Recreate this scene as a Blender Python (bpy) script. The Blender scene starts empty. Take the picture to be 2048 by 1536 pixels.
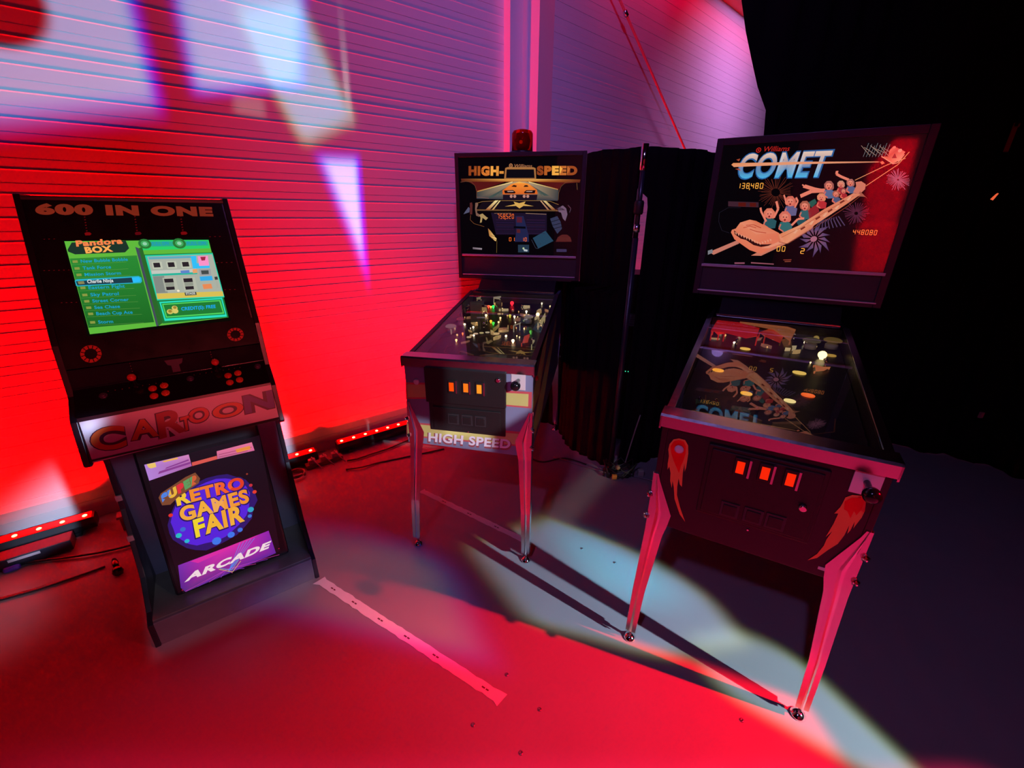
import bpy, bmesh, math, random
from mathutils import Vector, Matrix
random.seed(7)
SC = bpy.context.scene
COL = SC.collection

# ------------------------------------------------------------------ camera
cam = bpy.data.objects.new('camera', bpy.data.cameras.new('camera'))
cam.data.sensor_width = 36.0
cam.data.lens = 844.709 * 36.0 / 2048.0
cam.data.clip_start = 0.05
fw = Vector((0, 0.92896, -0.37019)); up = Vector((-0.00726, 0.37018, 0.92893)); rt = fw.cross(up).normalized()
up = rt.cross(fw).normalized()
m = Matrix((rt, up, -fw)).transposed().to_4x4(); m.translation = Vector((0, 0, 1.6099))
cam.matrix_world = m
COL.objects.link(cam); SC.camera = cam

# ------------------------------------------------------------------ view + world
SC.view_settings.view_transform = 'Standard'
SC.view_settings.look = 'None'
SC.view_settings.exposure = 0.0
SC.view_settings.gamma = 1.0
SC.view_settings.use_curve_mapping = False
SC.cycles.max_bounces = 6
SC.cycles.diffuse_bounces = 3
SC.cycles.glossy_bounces = 3
SC.cycles.sample_clamp_indirect = 4.0
SC.cycles.caustics_reflective = False
SC.cycles.caustics_refractive = False
w = bpy.data.worlds.new('world'); SC.world = w; w.use_nodes = True
w.node_tree.nodes['Background'].inputs[0].default_value = (0.5, 0.03, 0.20, 1)
w.node_tree.nodes['Background'].inputs[1].default_value = 0.006
GOBO=[{"p":[[-0.219,1.742,0.0],[0.21,1.971,-0.0],[0.598,1.739,0.0],[0.881,1.471,0.0],[0.957,1.212,0.0],[0.609,1.146,-0.0],[0.365,1.207,0.0],[0.084,1.296,0.0]],"c":[0.95,1.22,1.6],"s":0.025,"f":[0.12,0.06,-0.18],"l":"W","ss":[0.012,0.004,0.03,0.03,0.02,0.02,0.02,0.03]},{"p":[[0.247,1.908,0.0],[0.572,1.739,0.0],[0.779,1.514,0.0],[0.686,1.375,0.0],[0.41,1.439,0.0],[0.252,1.683,0.0]],"c":[0.0,1.3,1.7],"s":0.06,"f":[0,0,0],"l":"W"},{"p":[[0.56,1.177,0.0],[0.963,1.263,0.0],[1.15,1.13,0.0],[1.228,0.929,0.0],[1.304,0.75,0.0],[0.828,0.747,0.0],[0.794,0.926,0.0],[0.7,1.079,0.0]],"c":[0.75,1.05,1.2],"s":0.03,"f":[0.08,0.08,-0.15],"l":"W"},{"p":[[-1.166,1.814,0.0],[-0.671,1.781,0.0],[-0.353,1.627,-0.0],[-0.216,1.407,-0.0],[-0.126,1.121,0.0],[-0.339,1.17,0.0],[-0.667,1.25,0.0],[-1.146,1.36,0.0]],"c":[0.62,0.55,0.85],"s":0.04,"f":[-0.4,0,0.4],"l":"W"},{"p":[[-2.476,1.442,0.0],[-2.296,1.53,0.0],[-2.153,1.473,0.0],[-1.961,1.245,0.0],[-1.995,1.137,0.0],[-2.065,1.097,0.0]],"c":[1.0,1.0,1.3],"s":0.03,"f":[0,0,0],"l":"W"},{"p":[[-2.284,1.625,0.0],[-2.289,1.746,0.0],[-2.162,1.694,0.0],[-1.895,1.504,0.0]],"c":[1.0,1.0,1.0],"s":0.02,"f":[0,0,0],"l":"W"},{"p":[[0.612,2.592,0.0],[0.775,2.529,0.0],[0.331,1.909,0.0],[0.182,1.993,-0.0]],"c":[0.26,0.24,0.22],"s":0.01,"f":[0,0,0],"l":"W"},{"p":[[-2.255,2.026,2.051],[-2.127,2.124,2.487],[-1.736,2.423,2.614],[-1.741,2.419,2.34],[-1.736,2.423,2.098],[-1.979,2.237,2.019],[-2.28,2.008,1.951]],"c":[0.46,1.0,1.7],"s":0.016,"f":[-0.5,-0.1,0.6],"l":"W","ss":[0.03,0.01,0.012,0.014,0.035,0.035,0.01],"cut":[[-2.136,2.118,2.43],0.0344]},{"p":[[-1.581,2.541,2.664],[-1.136,2.881,2.809],[-1.204,2.829,2.297],[-1.599,2.528,2.193],[-1.607,2.522,2.373]],"c":[0.46,1.0,1.7],"s":0.016,"f":[-0.4,0,0.5],"l":"W"},{"p":[[-1.41,2.672,2.564],[-1.155,2.867,2.667],[-1.077,2.926,2.465],[-0.984,2.997,2.153],[-1.228,2.811,1.999],[-1.304,2.753,2.161],[-1.379,2.696,2.427]],"c":[0.28,0.95,1.2],"s":0.022,"f":[0.2,0.1,-0.15],"l":"W"},{"p":[[-1.166,2.858,1.914],[-0.991,2.992,1.924],[-1.014,2.974,1.274],[-1.085,2.92,1.577]],"c":[1.1,1.3,2.0],"s":0.016,"f":[-0.3,-0.1,0.5],"l":"W","ss":[0.02,0.003,0.02,0.02]},{"p":[[-0.985,2.996,2.638],[-0.986,2.996,2.51],[-0.994,2.99,2.151],[-1.005,2.981,2.273]],"c":[1.4,1.5,1.3],"s":0.006,"f":[0,0,0],"l":"W"},{"p":[[-1.473,2.624,2.194],[-1.363,2.708,2.187],[-1.372,2.701,2.101],[-1.487,2.613,2.109]],"c":[0.22,0.24,0.22],"s":0.006,"f":[0,0,0],"l":"W"},{"p":[[-2.639,1.734,0.008],[-2.511,1.831,0.251],[-2.414,1.905,0.31],[-2.418,1.903,-0.054],[-2.594,1.768,-0.108]],"c":[2.4,3.4,4.8],"s":0.02,"f":[0,0,0],"l":"V","ss":[0.05,0.04,0.004,0.01,0.02]},{"p":[[-1.607,2.521,0.353],[-1.534,2.577,0.326],[-1.541,2.572,0.015],[-1.626,2.507,0.054]],"c":[2.2,3.0,4.2],"s":0.008,"f":[0,0,0],"l":"V"},{"p":[[-0.364,1.548,0.0],[-0.025,1.435,0.0],[0.4,1.259,0.0],[0.72,1.178,0.0],[0.914,1.09,0.0],[1.049,1.001,0.0],[1.071,0.854,0.0],[0.965,0.626,0.0],[-1.541,0.612,0.0],[-1.835,0.85,0.0]],"c":[1,0,0.012],"s":0.01,"f":[0,0,0],"l":"R","ss":[0.03,0.012,0.01,0.01,0.01,0.015,0.05,0.05,0.75,0.12]},{"p":[[-1.6,0.75,0],[1.5,0.75,0],[1.9,-0.6,0],[1.6,-2.6,0],[-1.6,-2.6,0]],"c":[0.65,0.012,0.08],"s":0.05,"f":[0,0,0],"l":"R"},{"p":[[-0.296,1.755,1.01],[0.098,1.678,1.031],[0.097,1.678,0.827],[0.053,1.687,0.789],[-0.092,1.715,0.68],[-0.315,1.759,0.655]],"c":[2.0,2.0,2.2],"s":0.006,"f":[0,0,0],"l":"V"},{"p":[[-0.491,1.793,0.728],[-0.312,1.758,0.706],[-0.092,1.715,0.685],[-0.091,1.715,0.582],[-0.506,1.796,0.569]],"c":[2.0,2.0,2.2],"s":0.006,"f":[0,0,0],"l":"V"},{"p":[[-1.693,1.557,1.679],[-1.168,1.934,1.673],[-0.899,1.599,0.778],[-0.962,1.564,0.796],[-1.434,1.223,0.796],[-1.501,1.263,0.947]],"c":[0.78,0.06,0.07],"s":0.02,"f":[0,0,0],"l":"V"},{"p":[[-1.436,1.265,0.779],[-0.966,1.605,0.775],[-0.984,1.592,0.285],[-0.942,1.623,0.047],[-0.974,1.599,-0.092],[-1.488,1.227,-0.091]],"c":[0.34,0.36,0.55],"s":0.008,"f":[0,0,0],"l":"V"},{"p":[[-1.46,1.269,0.959],[-1.402,1.31,0.956],[-1.431,1.27,0.905],[-1.447,1.252,0.888]],"c":[2.2,2.6,4.0],"s":0.012,"f":[0,0,0],"l":"W"},{"p":[[-0.428,-3.4,2.593],[-0.117,-3.4,2.554],[-0.141,-3.4,1.95],[-0.104,-3.4,1.523],[-0.53,-3.4,1.514],[-0.584,-3.4,1.835],[-0.644,-3.4,2.229]],"c":[1,0,0.01],"s":0.02,"f":[0,0,0],"l":"M"},{"p":[[-0.565,-3.4,1.53],[-0.109,-3.4,1.539],[-0.076,-3.4,0.901],[-0.452,-3.4,0.861]],"c":[1.2,0,0.01],"s":0.02,"f":[0,0,0],"l":"M"}]
# ------------------------------------------------------------------ lights of the room
def aim(o, target):
    o.rotation_euler = (Vector(target) - o.location).to_track_quat('-Z', 'Y').to_euler()

def area(name, loc, target, size, size_y, col, power, spread=180):
    L = bpy.data.lights.new(name, 'AREA'); L.shape = 'RECTANGLE'; L.size = size; L.size_y = size_y
    L.color = col; L.energy = power; L.spread = math.radians(spread)
    o = bpy.data.objects.new(name, L); o.location = loc; COL.objects.link(o); aim(o, target); return o

def gobo_spot(name, P, target, power, ang, polys, cut=None):
    """moving-head projector or added fill beam: the colour wheel and gobo are masks over the beam direction"""
    L = bpy.data.lights.new(name, 'SPOT'); L.energy = power; L.shadow_soft_size = 0.02
    L.spot_size = math.radians(ang); L.spot_blend = 0.1; L.use_nodes = True
    nt = L.node_tree; N = nt.nodes; K = nt.links
    em = [n for n in N if n.type == 'EMISSION'][0]
    dr = N.new('ShaderNodeNewGeometry').outputs['Normal']
    P = Vector(P); total = None
    def vm(op, a, b):
        n = N.new('ShaderNodeVectorMath'); n.operation = op
        for i, x in enumerate((a, b)):
            if isinstance(x, (tuple, list, Vector)): n.inputs[i].default_value = x
            else: K.new(x, n.inputs[i])
        return n.outputs['Value'] if op == 'DOT_PRODUCT' else n.outputs['Vector']
    for pg in polys:
        pts = [Vector(p) - P for p in pg['p']]
        c = sum(pts, Vector()) / len(pts); s = pg['s']; fr = Vector(pg['f']) * s * .6
        mask = None
        for i in range(len(pts)):
            n = pts[i].cross(pts[(i + 1) % len(pts)])
            if n.length < 1e-6: continue
            n.normalize()
            if n.dot(c) < 0: n = -n
            d = vm('DOT_PRODUCT', dr, n)
            mr = N.new('ShaderNodeMapRange'); mr.data_type = 'FLOAT_VECTOR'; mr.interpolation_type = 'SMOOTHSTEP'
            K.new(d, mr.inputs['Vector'])
            fmin = [x for x in mr.inputs if x.name == 'From Min' and x.type == 'VECTOR'][0]
            fmax = [x for x in mr.inputs if x.name == 'From Max' and x.type == 'VECTOR'][0]
            e = pg['ss'][i] if 'ss' in pg else s
            fmin.default_value = Vector((-e / 2,) * 3) - fr
            fmax.default_value = Vector((e / 2,) * 3) - fr
            o = [x for x in mr.outputs if x.type == 'VECTOR'][0]
            mask = o if mask is None else vm('MULTIPLY', mask, o)
        if pg.get('cut'):
            cc, cr = pg['cut']; cd = (Vector(cc) - P).normalized()
            d = vm('DOT_PRODUCT', dr, cd)
            q = N.new('ShaderNodeMapRange'); q.interpolation_type = 'SMOOTHSTEP'
            K.new(d, q.inputs[0]); co = math.cos(cr)
            q.inputs[1].default_value = math.cos(cr + .003); q.inputs[2].default_value = math.cos(cr - .003)
            q.inputs[3].default_value = 1; q.inputs[4].default_value = 0
            mask = vm('MULTIPLY', mask, q.outputs[0])
        mask = vm('MULTIPLY', mask, tuple(pg['c']))
        total = mask if total is None else vm('ADD', total, mask)
    if total is not None: K.new(total, em.inputs['Color'])
    else: L.color = (0.5, 0.32, 1.0); L.spot_blend = 0.9; L.shadow_soft_size = 0.08
    o = bpy.data.objects.new(name, L); o.location = P; COL.objects.link(o); aim(o, target)
    return o

WP = (2.63, -0.40, 1.5); RP = (3.33, 0.03, 2.4); MP = (1.6, -1.0, 3.2); VP = (1.5, -1.9, 2.6)  # VP is an added fill; MP's beam is shaped to give the backglass reflection
for g in GOBO:
    P_ = Vector({'W': WP, 'R': RP, 'M': MP, 'V': VP}[g['l']]); dd = [(Vector(p) - P_).normalized() for p in g['p']]; c_ = sum(dd, Vector()).normalized()
    half = max(c_.angle(x) for x in dd) + .06
    gobo_spot('projector_white' if g['l'] == 'W' else 'projector_red_or_fill', P_, P_ + c_, {'W': 520, 'R': 2900, 'M': 2600, 'V': 300}[g['l']], min(170, math.degrees(half) * 2.2), [g])
# lavender wash over the two corrugated walls
area('wash_lavender', (3.5, 5.2, 4.0), (2.8, 6.5, 2.4), 0.5, 0.5, (0.80, 0.34, 0.95), 15, 110)
area('wash_violet', (0.1, -0.6, 4.6), (0.3, 4.0, 2.3), 0.4, 0.4, (0.38, 0.22, 1.0), 10, 62)
o = gobo_spot('spot_violet', (-1.0, -1.2, 3.6), (1.35, 1.8, 0), 85, 46, [])
# pink-red wash over the wall behind the camera
area('wash_rear', (2.2, -1.2, 3.6), (1.2, -3.4, 1.6), 0.5, 0.5, (1.0, 0.0, 0.06), 6)
D={"hs_glass":[["T","HIGH-",[[0.3,0.055,0.012],[0.42,0.09,0.015],[0.75,0.2,0.03],[1.0,0.42,0.07],[0.8,0.3,0.05]],[-0.3252,1.8444],[-0.0967,1.841],[-0.3233,1.9001],3,0.065],
["T","SPEED",[[0.3,0.055,0.012],[0.5,0.12,0.02],[1.0,0.45,0.07],[0.6,0.16,0.03],[0.35,0.07,0.015]],[0.1134,1.8429],[0.3607,1.8402],[0.1119,1.8952],3,0.065],
["P",[0.42,0.17,0.05],[[-0.094,1.8223],[-0.087,1.8854],[-0.0698,1.8909],[0.0895,1.888],[0.1044,1.8823],[0.1098,1.8208]],1],
["P",[0.004,0.003,0.006],[[-0.0815,1.8294],[-0.0778,1.8778],[0.094,1.8759],[0.0995,1.8279]],2],
["C",[0.5,0.2,0.08],[-0.0511,1.8986],0.0118,2],
["C",[0.01,0.004,0.008],[-0.0511,1.8986],0.007,3],
["C",[0.5,0.2,0.08],[-0.0511,1.8986],0.0038,4],
["T","Williams",[0.5,0.2,0.09],[-0.0334,1.8885],[0.0801,1.8863],[-0.0282,1.9062],3,0.0],
["P",[[0.12,0.02,0.01],[0.95,0.45,0.09],[0.95,0.5,0.12],[0.16,0.03,0.01],[0.1,0.015,0.008],[0.5,0.14,0.02],[0.5,0.16,0.03],[0.06,0.01,0.006]],[[-0.3763,1.8278],[-0.0534,1.8244],[0.0699,1.8234],[0.3826,1.8174],[0.3786,1.8002],[0.1181,1.8065],[-0.0804,1.8078],[-0.3741,1.8112]],1],
["P",[0.1,0.008,0.008],[[-0.2774,1.7526],[-0.1241,1.796],[-0.0804,1.8092],[-0.3291,1.8109],[-0.2849,1.7871]],1],
["P",[0.1,0.008,0.008],[[0.2514,1.7631],[0.1023,1.8052],[0.3733,1.8025],[0.2759,1.7937]],1],
["P",[[0.5,0.35,0.2],[0.5,0.35,0.2],[0.05,0.06,0.06],[0.04,0.045,0.06],[0.04,0.045,0.06],[0.05,0.06,0.06]],[[-0.0262,1.8089],[0.0436,1.8084],[0.2515,1.7607],[0.2492,1.6982],[-0.2756,1.7103],[-0.2718,1.7516]],2],
["P",[[1,0.75,0.3],[1,0.75,0.3],[0.5,0.2,0.05],[0.5,0.2,0.05]],[[-0.0371,1.8099],[-0.0424,1.8028],[-0.2718,1.7491],[-0.2689,1.7565]],3],
["P",[[1,0.75,0.3],[1,0.75,0.3],[0.5,0.2,0.05],[0.5,0.2,0.05]],[[0.0596,1.8093],[0.0651,1.803],[0.2489,1.7597],[0.2471,1.7655]],3],
["P",[0.06,0.09,0.08],[[-0.0154,1.805],[-0.1689,1.7178],[-0.2024,1.7178]],3],
["P",[0.1,0.12,0.1],[[-0.0047,1.8059],[-0.1133,1.7374],[-0.1466,1.7178],[-0.1243,1.7473]],3],
["P",[0.06,0.09,0.08],[[0.0437,1.8046],[0.195,1.7272],[0.1631,1.7273]],3],
["P",[0.1,0.12,0.1],[[0.0383,1.8056],[0.1252,1.7467],[0.1581,1.7176],[0.1412,1.7466]],3],
["P",[[0.75,0.13,0.02],[0.75,0.13,0.02],[1,0.25,0.03],[1,0.6,0.12],[1,0.3,0.04],[0.75,0.13,0.02],[0.75,0.13,0.02]],[[-0.1034,1.735],[-0.105,1.758],[-0.0505,1.7932],[0.0034,1.8087],[0.0626,1.7959],[0.1168,1.7611],[0.1213,1.736]],4],
["P",[0.01,0.003,0.004],[[-0.094,1.758],[-0.0367,1.7607],[-0.0186,1.747],[-0.0256,1.7412],[-0.0885,1.7413]],5],
["P",[0.01,0.003,0.004],[[0.1078,1.7592],[0.0499,1.7594],[0.0339,1.7479],[0.0395,1.7411],[0.1029,1.7409]],5],
["P",[0.5,0.3,0.25],[[-0.0749,1.755],[-0.0366,1.7558],[-0.0301,1.75],[-0.0694,1.7491]],6],
["P",[0.5,0.3,0.25],[[0.0903,1.7545],[0.0527,1.7546],[0.0458,1.7498],[0.085,1.7487]],6],
["P",[0.03,0.008,0.004],[[-0.0477,1.7801],[-0.0315,1.7897],[-0.0125,1.7858],[-0.0151,1.7771]],5],
["P",[0.03,0.008,0.004],[[0.0307,1.7778],[0.0386,1.7879],[0.0547,1.7883],[0.0629,1.7787]],5],
["P",[0.012,0.006,0.014],[[-0.1012,1.7335],[0.1203,1.7331],[0.1158,1.702],[-0.1012,1.7029]],4],
["C",[0.55,0.25,0.2],[-0.0473,1.7241],0.0093,5],
["C",[0.55,0.25,0.2],[-0.0244,1.7241],0.0093,5],
["C",[0.55,0.25,0.2],[0.036,1.724],0.0092,5],
["C",[0.55,0.25,0.2],[0.0592,1.724],0.0092,5],
["P",[0.008,0.004,0.008],[[-0.2716,1.6447],[-0.2365,1.6928],[-0.1245,1.6989],[0.1481,1.6991],[0.2395,1.6787],[0.2995,1.6437]],4],
["L",[0.4,0.2,0.06],[[-0.2706,1.6837],[-0.2365,1.6938],[-0.1245,1.6989],[0.1454,1.6991],[0.2016,1.6952],[0.2555,1.6763]],0.0022,5],
["L",[0.4,0.18,0.05],[[-0.2773,1.6442],[0.1983,1.6442],[0.2518,1.6415]],0.0025,5],
["L",[0.12,0.06,0.03],[[-0.2774,1.6391],[0.2573,1.6386]],0.003,5],
["P",[[1,0.8,0.35],[1,0.8,0.35],[0.4,0.1,0.03],[0.4,0.1,0.03]],[[-0.1523,1.6999],[-0.1301,1.7009],[-0.1894,1.6445],[-0.2176,1.6444]],6],
["P",[[1,0.8,0.35],[1,0.8,0.35],[0.6,0.3,0.1],[0.6,0.3,0.1]],[[-0.1245,1.6989],[-0.1162,1.6989],[-0.1629,1.6447],[-0.1753,1.6446]],6],
["P",[[0.8,0.6,0.25],[0.8,0.6,0.25],[0.3,0.08,0.03],[0.3,0.08,0.03]],[[0.1561,1.6991],[0.1748,1.6981],[0.2383,1.6464],[0.2143,1.6463]],6],
["P",[[0.7,0.4,0.2],[0.7,0.4,0.2],[0.4,0.15,0.1],[0.4,0.15,0.1]],[[0.1374,1.6991],[0.1454,1.6991],[0.1982,1.6462],[0.1864,1.6461]],6],
["P",[0.75,0.42,0.1],[[-0.0318,1.693],[0.005,1.6842],[0.0457,1.6941],[0.0362,1.6793],[0.0979,1.6666],[0.0326,1.6684],[0.0071,1.6534],[-0.0167,1.6682],[-0.0885,1.6645],[-0.0223,1.6782]],6],
["P",[0.012,0.006,0.022],[[-0.1811,1.6273],[0.1828,1.6268],[0.1876,1.4979],[-0.1483,1.4931]],2],
["P",[0.016,0.018,0.07],[[-0.0189,1.608],[0.0336,1.6084],[0.069,1.4962],[0.0727,1.4519],[-0.023,1.4503],[-0.0124,1.5159]],3],
["P",[0.09,0.012,0.03],[[-0.0105,1.603],[0.0243,1.6022],[0.0249,1.5687],[-0.0101,1.5694]],4],
["P",[0.1,0.014,0.02],[[-0.0097,1.5288],[0.0127,1.5281],[0.0147,1.5058],[-0.0094,1.5066]],4],
["P",[0.002,0.002,0.005],[[-0.0295,1.5467],[0.0486,1.5449],[0.0488,1.5321],[-0.0293,1.5338]],4],
["L",[0.05,0.012,0.05],[[0.0533,1.5858],[0.1736,1.5847]],0.0022,4],
["L",[0.05,0.012,0.05],[[-0.1476,1.5841],[-0.0298,1.5835]],0.0018,4],
["L",[0.03,0.012,0.07],[[0.0536,1.5705],[0.1741,1.5696]],0.0022,4],
["L",[0.03,0.012,0.07],[[-0.1478,1.5687],[-0.0296,1.5682]],0.0018,4],
["L",[0.05,0.012,0.04],[[0.0539,1.5552],[0.1747,1.5545]],0.0022,4],
["L",[0.05,0.012,0.04],[[-0.1479,1.5532],[-0.0295,1.5528]],0.0018,4],
["L",[0.03,0.014,0.06],[[0.0541,1.545],[0.175,1.5443]],0.0022,4],
["L",[0.03,0.014,0.06],[[-0.148,1.5428],[-0.0294,1.5425]],0.0018,4],
["L",[0.04,0.01,0.05],[[0.0544,1.5296],[0.1756,1.529]],0.0022,4],
["L",[0.04,0.01,0.05],[[-0.1481,1.5272],[-0.0293,1.527]],0.0018,4],
["L",[0.03,0.012,0.05],[[0.0549,1.5038],[0.1765,1.5034]],0.0022,4],
["L",[0.03,0.012,0.05],[[-0.1483,1.501],[-0.0291,1.5011]],0.0018,4],
["L",[0.35,0.17,0.08],[[-0.1586,1.6234],[-0.0467,1.625]],0.002,4],
["L",[0.35,0.2,0.12],[[0.0471,1.6245],[0.1804,1.6193]],0.003,4],
["P",[0.02,0.06,0.11],[[0.0973,1.4759],[0.1786,1.5209],[0.233,1.4599],[0.1353,1.411]],4],
["L",[0.05,0.06,0.1],[[0.0892,1.4653],[0.1184,1.4133],[0.1353,1.411]],0.002,5],
["P",[0.09,0.014,0.014],[[0.2469,1.4549],[0.2592,1.4835],[0.2856,1.4993],[0.3179,1.4998],[0.3403,1.4848],[0.35,1.4567]],4],
["L",[0.13,0.03,0.02],[[0.2649,1.4785],[0.3407,1.4771]],0.002,5],
["L",[0.13,0.03,0.02],[[0.2573,1.467],[0.3467,1.4669]],0.002,5],
["P",[0.04,0.03,0.09],[[0.2544,1.4107],[0.32,1.411],[0.321,1.3937],[0.2552,1.3923]],4],
["P",[0.22,0.11,0.08],[[-0.2848,1.6852],[-0.2705,1.6877],[-0.2652,1.6751],[-0.276,1.6523],[-0.2738,1.6243],[-0.2495,1.6126],[-0.2601,1.6012],[-0.2811,1.6088],[-0.2875,1.6472]],4],
["P",[0.45,0.3,0.12],[[-0.2598,1.6141],[-0.2379,1.6219],[-0.2127,1.6016],[-0.2014,1.5955],[-0.2159,1.581],[-0.2384,1.5962],[-0.2447,1.5678],[-0.2563,1.5651],[-0.251,1.5962]],4],
["P",[0.1,0.02,0.02],[[-0.3218,1.6851],[-0.3074,1.6887],[-0.3039,1.6725],[-0.3079,1.6164],[-0.3229,1.6152]],4],
["P",[0.09,0.09,0.16],[[-0.3312,1.6613],[-0.3228,1.6521],[-0.3265,1.6291],[-0.3673,1.617],[-0.3521,1.6367]],4],
["L",[0.25,0.09,0.03],[[-0.3184,1.6111],[-0.3221,1.5827],[-0.2968,1.5595],[-0.228,1.5419]],0.002,4],
["L",[0.22,0.14,0.03],[[-0.1598,1.4877],[-0.1429,1.4535],[-0.1446,1.3783]],0.002,4],
["P",[[0.4,0.15,0.05],[0.6,0.3,0.08],[1,0.7,0.25],[1,0.6,0.2],[0.5,0.2,0.05]],[[-0.2023,1.5317],[-0.1882,1.5188],[-0.1439,1.4668],[-0.1515,1.4507],[-0.1944,1.4845]],4],
["L",[0.02,0.01,0.004],[[-0.1828,1.4873],[-0.1513,1.4772]],0.002,5],
["L",[0.02,0.01,0.004],[[-0.183,1.4715],[-0.1457,1.4614]],0.002,5],
["L",[0.18,0.06,0.03],[[-0.3799,1.8073],[-0.3459,1.812],[-0.3067,1.8078],[-0.2849,1.7871],[-0.2744,1.7576],[-0.2744,1.7128]],0.0022,4],
["L",[0.18,0.08,0.03],[[0.2516,1.703],[0.2532,1.7463],[0.2662,1.7796],[0.2911,1.8007],[0.332,1.8075]],0.0022,4],
["L",[0.2,0.08,0.03],[[0.3608,1.7979],[0.3668,1.7603]],0.003,4],
["L",[0.3,0.13,0.09],[[-0.2754,1.7198],[-0.1941,1.7128]],0.002,4],
["P",[0.035,0.04,0.09],[[0.2056,1.5945],[0.2506,1.6098],[0.2737,1.5751],[0.2838,1.5349],[0.2555,1.504],[0.2237,1.5494]],4],
["L",[0.01,0.01,0.02],[[0.2119,1.5745],[0.2649,1.59]],0.004,5],
["L",[0.01,0.01,0.02],[[0.2208,1.5544],[0.2757,1.5676]],0.004,5],
["L",[0.01,0.01,0.02],[[0.2325,1.5343],[0.2804,1.5475]],0.004,5],
["P",[0.17,0.1,0.17],[[0.2486,1.6543],[0.2822,1.6715],[0.3042,1.6545],[0.314,1.6201],[0.3028,1.5803],[0.2861,1.5952],[0.2737,1.6298],[0.2575,1.6346]],4],
["P",[0.16,0.02,0.02],[[0.2355,1.6493],[0.2459,1.6543],[0.2495,1.6346]],4],
["L",[0.12,0.06,0.1],[[0.3136,1.674],[0.3331,1.6546],[0.3266,1.6301]],0.003,4],
["P",[[0.25,0.18,0.22],[0.4,0.35,0.4],[0.25,0.18,0.22],[0.1,0.08,0.1]],[[-0.3098,1.4102],[-0.2451,1.406],[-0.2471,1.3951],[-0.3101,1.3982]],4],
["P",[0.02,0.04,0.07],[[-0.0001,1.4322],[0.0731,1.4335],[0.0742,1.3858],[0.0005,1.3842]],3],
["C",[0.5,0.6,0.35],[0.037,1.41],0.0068,5],
["P",[0.5,0.55,0.6],[[0.037,1.4063],[0.0654,1.4016],[0.0628,1.3909],[0.0401,1.3931]],5]],"hs_disp1":[["7","758520",[1,0.16,0.02],[-0.1408,1.5908],[-0.0254,1.5917],[-0.1406,1.6199],1,0.02],
["P",[1,0.16,0.02],[[-0.0857,1.5933],[-0.0818,1.5933],[-0.0857,1.5851],[-0.0879,1.5851]],1]],"hs_disp2":[["7","01",[1,0.16,0.02],[-0.0628,1.4533],[-0.0185,1.454],[-0.0629,1.4776],1,0.02]],"hs_disp3":[["7","10",[1,0.16,0.02],[0.0233,1.4537],[0.0615,1.4544],[0.0229,1.4778],1,0.02]],"co_glass":[["C",[0.75,0.03,0.02],[-0.2164,1.8976],0.0103,3],
["C",[0.004,0.002,0.003],[-0.2164,1.8976],0.0072,4],
["C",[0.6,0.03,0.02],[-0.2164,1.8976],0.0036,5],
["T","Williams",[0.65,0.03,0.02],[-0.1987,1.8905],[-0.0956,1.8873],[-0.1946,1.9106],3,0.0],
["T","COMET",[0.03,0.12,0.35],[-0.2929,1.7757],[0.0645,1.7724],[-0.2816,1.8898],2,0.06],
["T","COMET","grad",[-0.2884,1.7811],[0.0589,1.7766],[-0.2776,1.8854],3,0.025],
["P",[[1,0.5,0.15],[1,0.55,0.2],[1,0.6,0.3],[1,0.6,0.3],[0.9,0.5,0.25],[0.8,0.45,0.25],[0.8,0.45,0.25],[1,0.6,0.3],[1,0.6,0.3]],[[-0.3196,1.8418],[-0.3127,1.849],[-0.1549,1.844],[-0.0463,1.8421],[0.234,1.8301],[0.243,1.8278],[0.2349,1.8268],[-0.0441,1.8319],[-0.3068,1.8316]],5],
["P",[0.5,0.12,0.05],[[-0.3016,1.8624],[-0.2863,1.8664],[-0.2895,1.8549]],4],
["P",[0.5,0.12,0.05],[[-0.2999,1.8232],[-0.274,1.8142],[-0.2841,1.8253]],4],
["P",[0.7,0.36,0.25],[[-0.351,1.4435],[-0.2333,1.5039],[-0.2206,1.49],[-0.3279,1.4308]],3],
["P",[0.25,0.22,0.25],[[-0.358,1.4494],[-0.3383,1.4577],[-0.3326,1.4411],[-0.3547,1.4295]],4],
["P",[0.75,0.36,0.22],[[-0.1588,1.435],[-0.115,1.4359],[-0.0122,1.5012],[0.0638,1.5644],[0.0763,1.5944],[-0.0266,1.5206]],3],
["L",[0.85,0.5,0.2],[[0.1744,1.7612],[0.2706,1.8172],[0.3217,1.838]],0.0028,4],
["L",[0.85,0.5,0.2],[[0.2174,1.7375],[0.3036,1.8158],[0.3275,1.8604]],0.0028,4],
["L",[0.2,0.055,0.03],[[-0.0937,1.7187],[-0.0528,1.7192]],0.0011,2],
["L",[0.2,0.055,0.03],[[-0.0933,1.7161],[-0.0501,1.7104]],0.0011,2],
["L",[0.2,0.055,0.03],[[-0.0933,1.7145],[-0.0443,1.7037]],0.0011,2],
["L",[0.2,0.055,0.03],[[-0.0939,1.7107],[-0.0376,1.6857]],0.0011,2],
["L",[0.2,0.055,0.03],[[-0.0946,1.709],[-0.0528,1.6854]],0.0011,2],
["L",[0.2,0.055,0.03],[[-0.0954,1.7075],[-0.0545,1.6795]],0.0011,2],
["L",[0.2,0.055,0.03],[[-0.0963,1.7063],[-0.0608,1.6779]],0.0011,2],
["L",[0.2,0.055,0.03],[[-0.0978,1.7048],[-0.0517,1.6583]],0.0011,2],
["L",[0.2,0.055,0.03],[[-0.1007,1.703],[-0.0656,1.6526]],0.0011,2],
["L",[0.2,0.055,0.03],[[-0.1027,1.7022],[-0.0812,1.662]],0.0011,2],
["L",[0.2,0.055,0.03],[[-0.104,1.7019],[-0.0813,1.6514]],0.0011,2],
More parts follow.
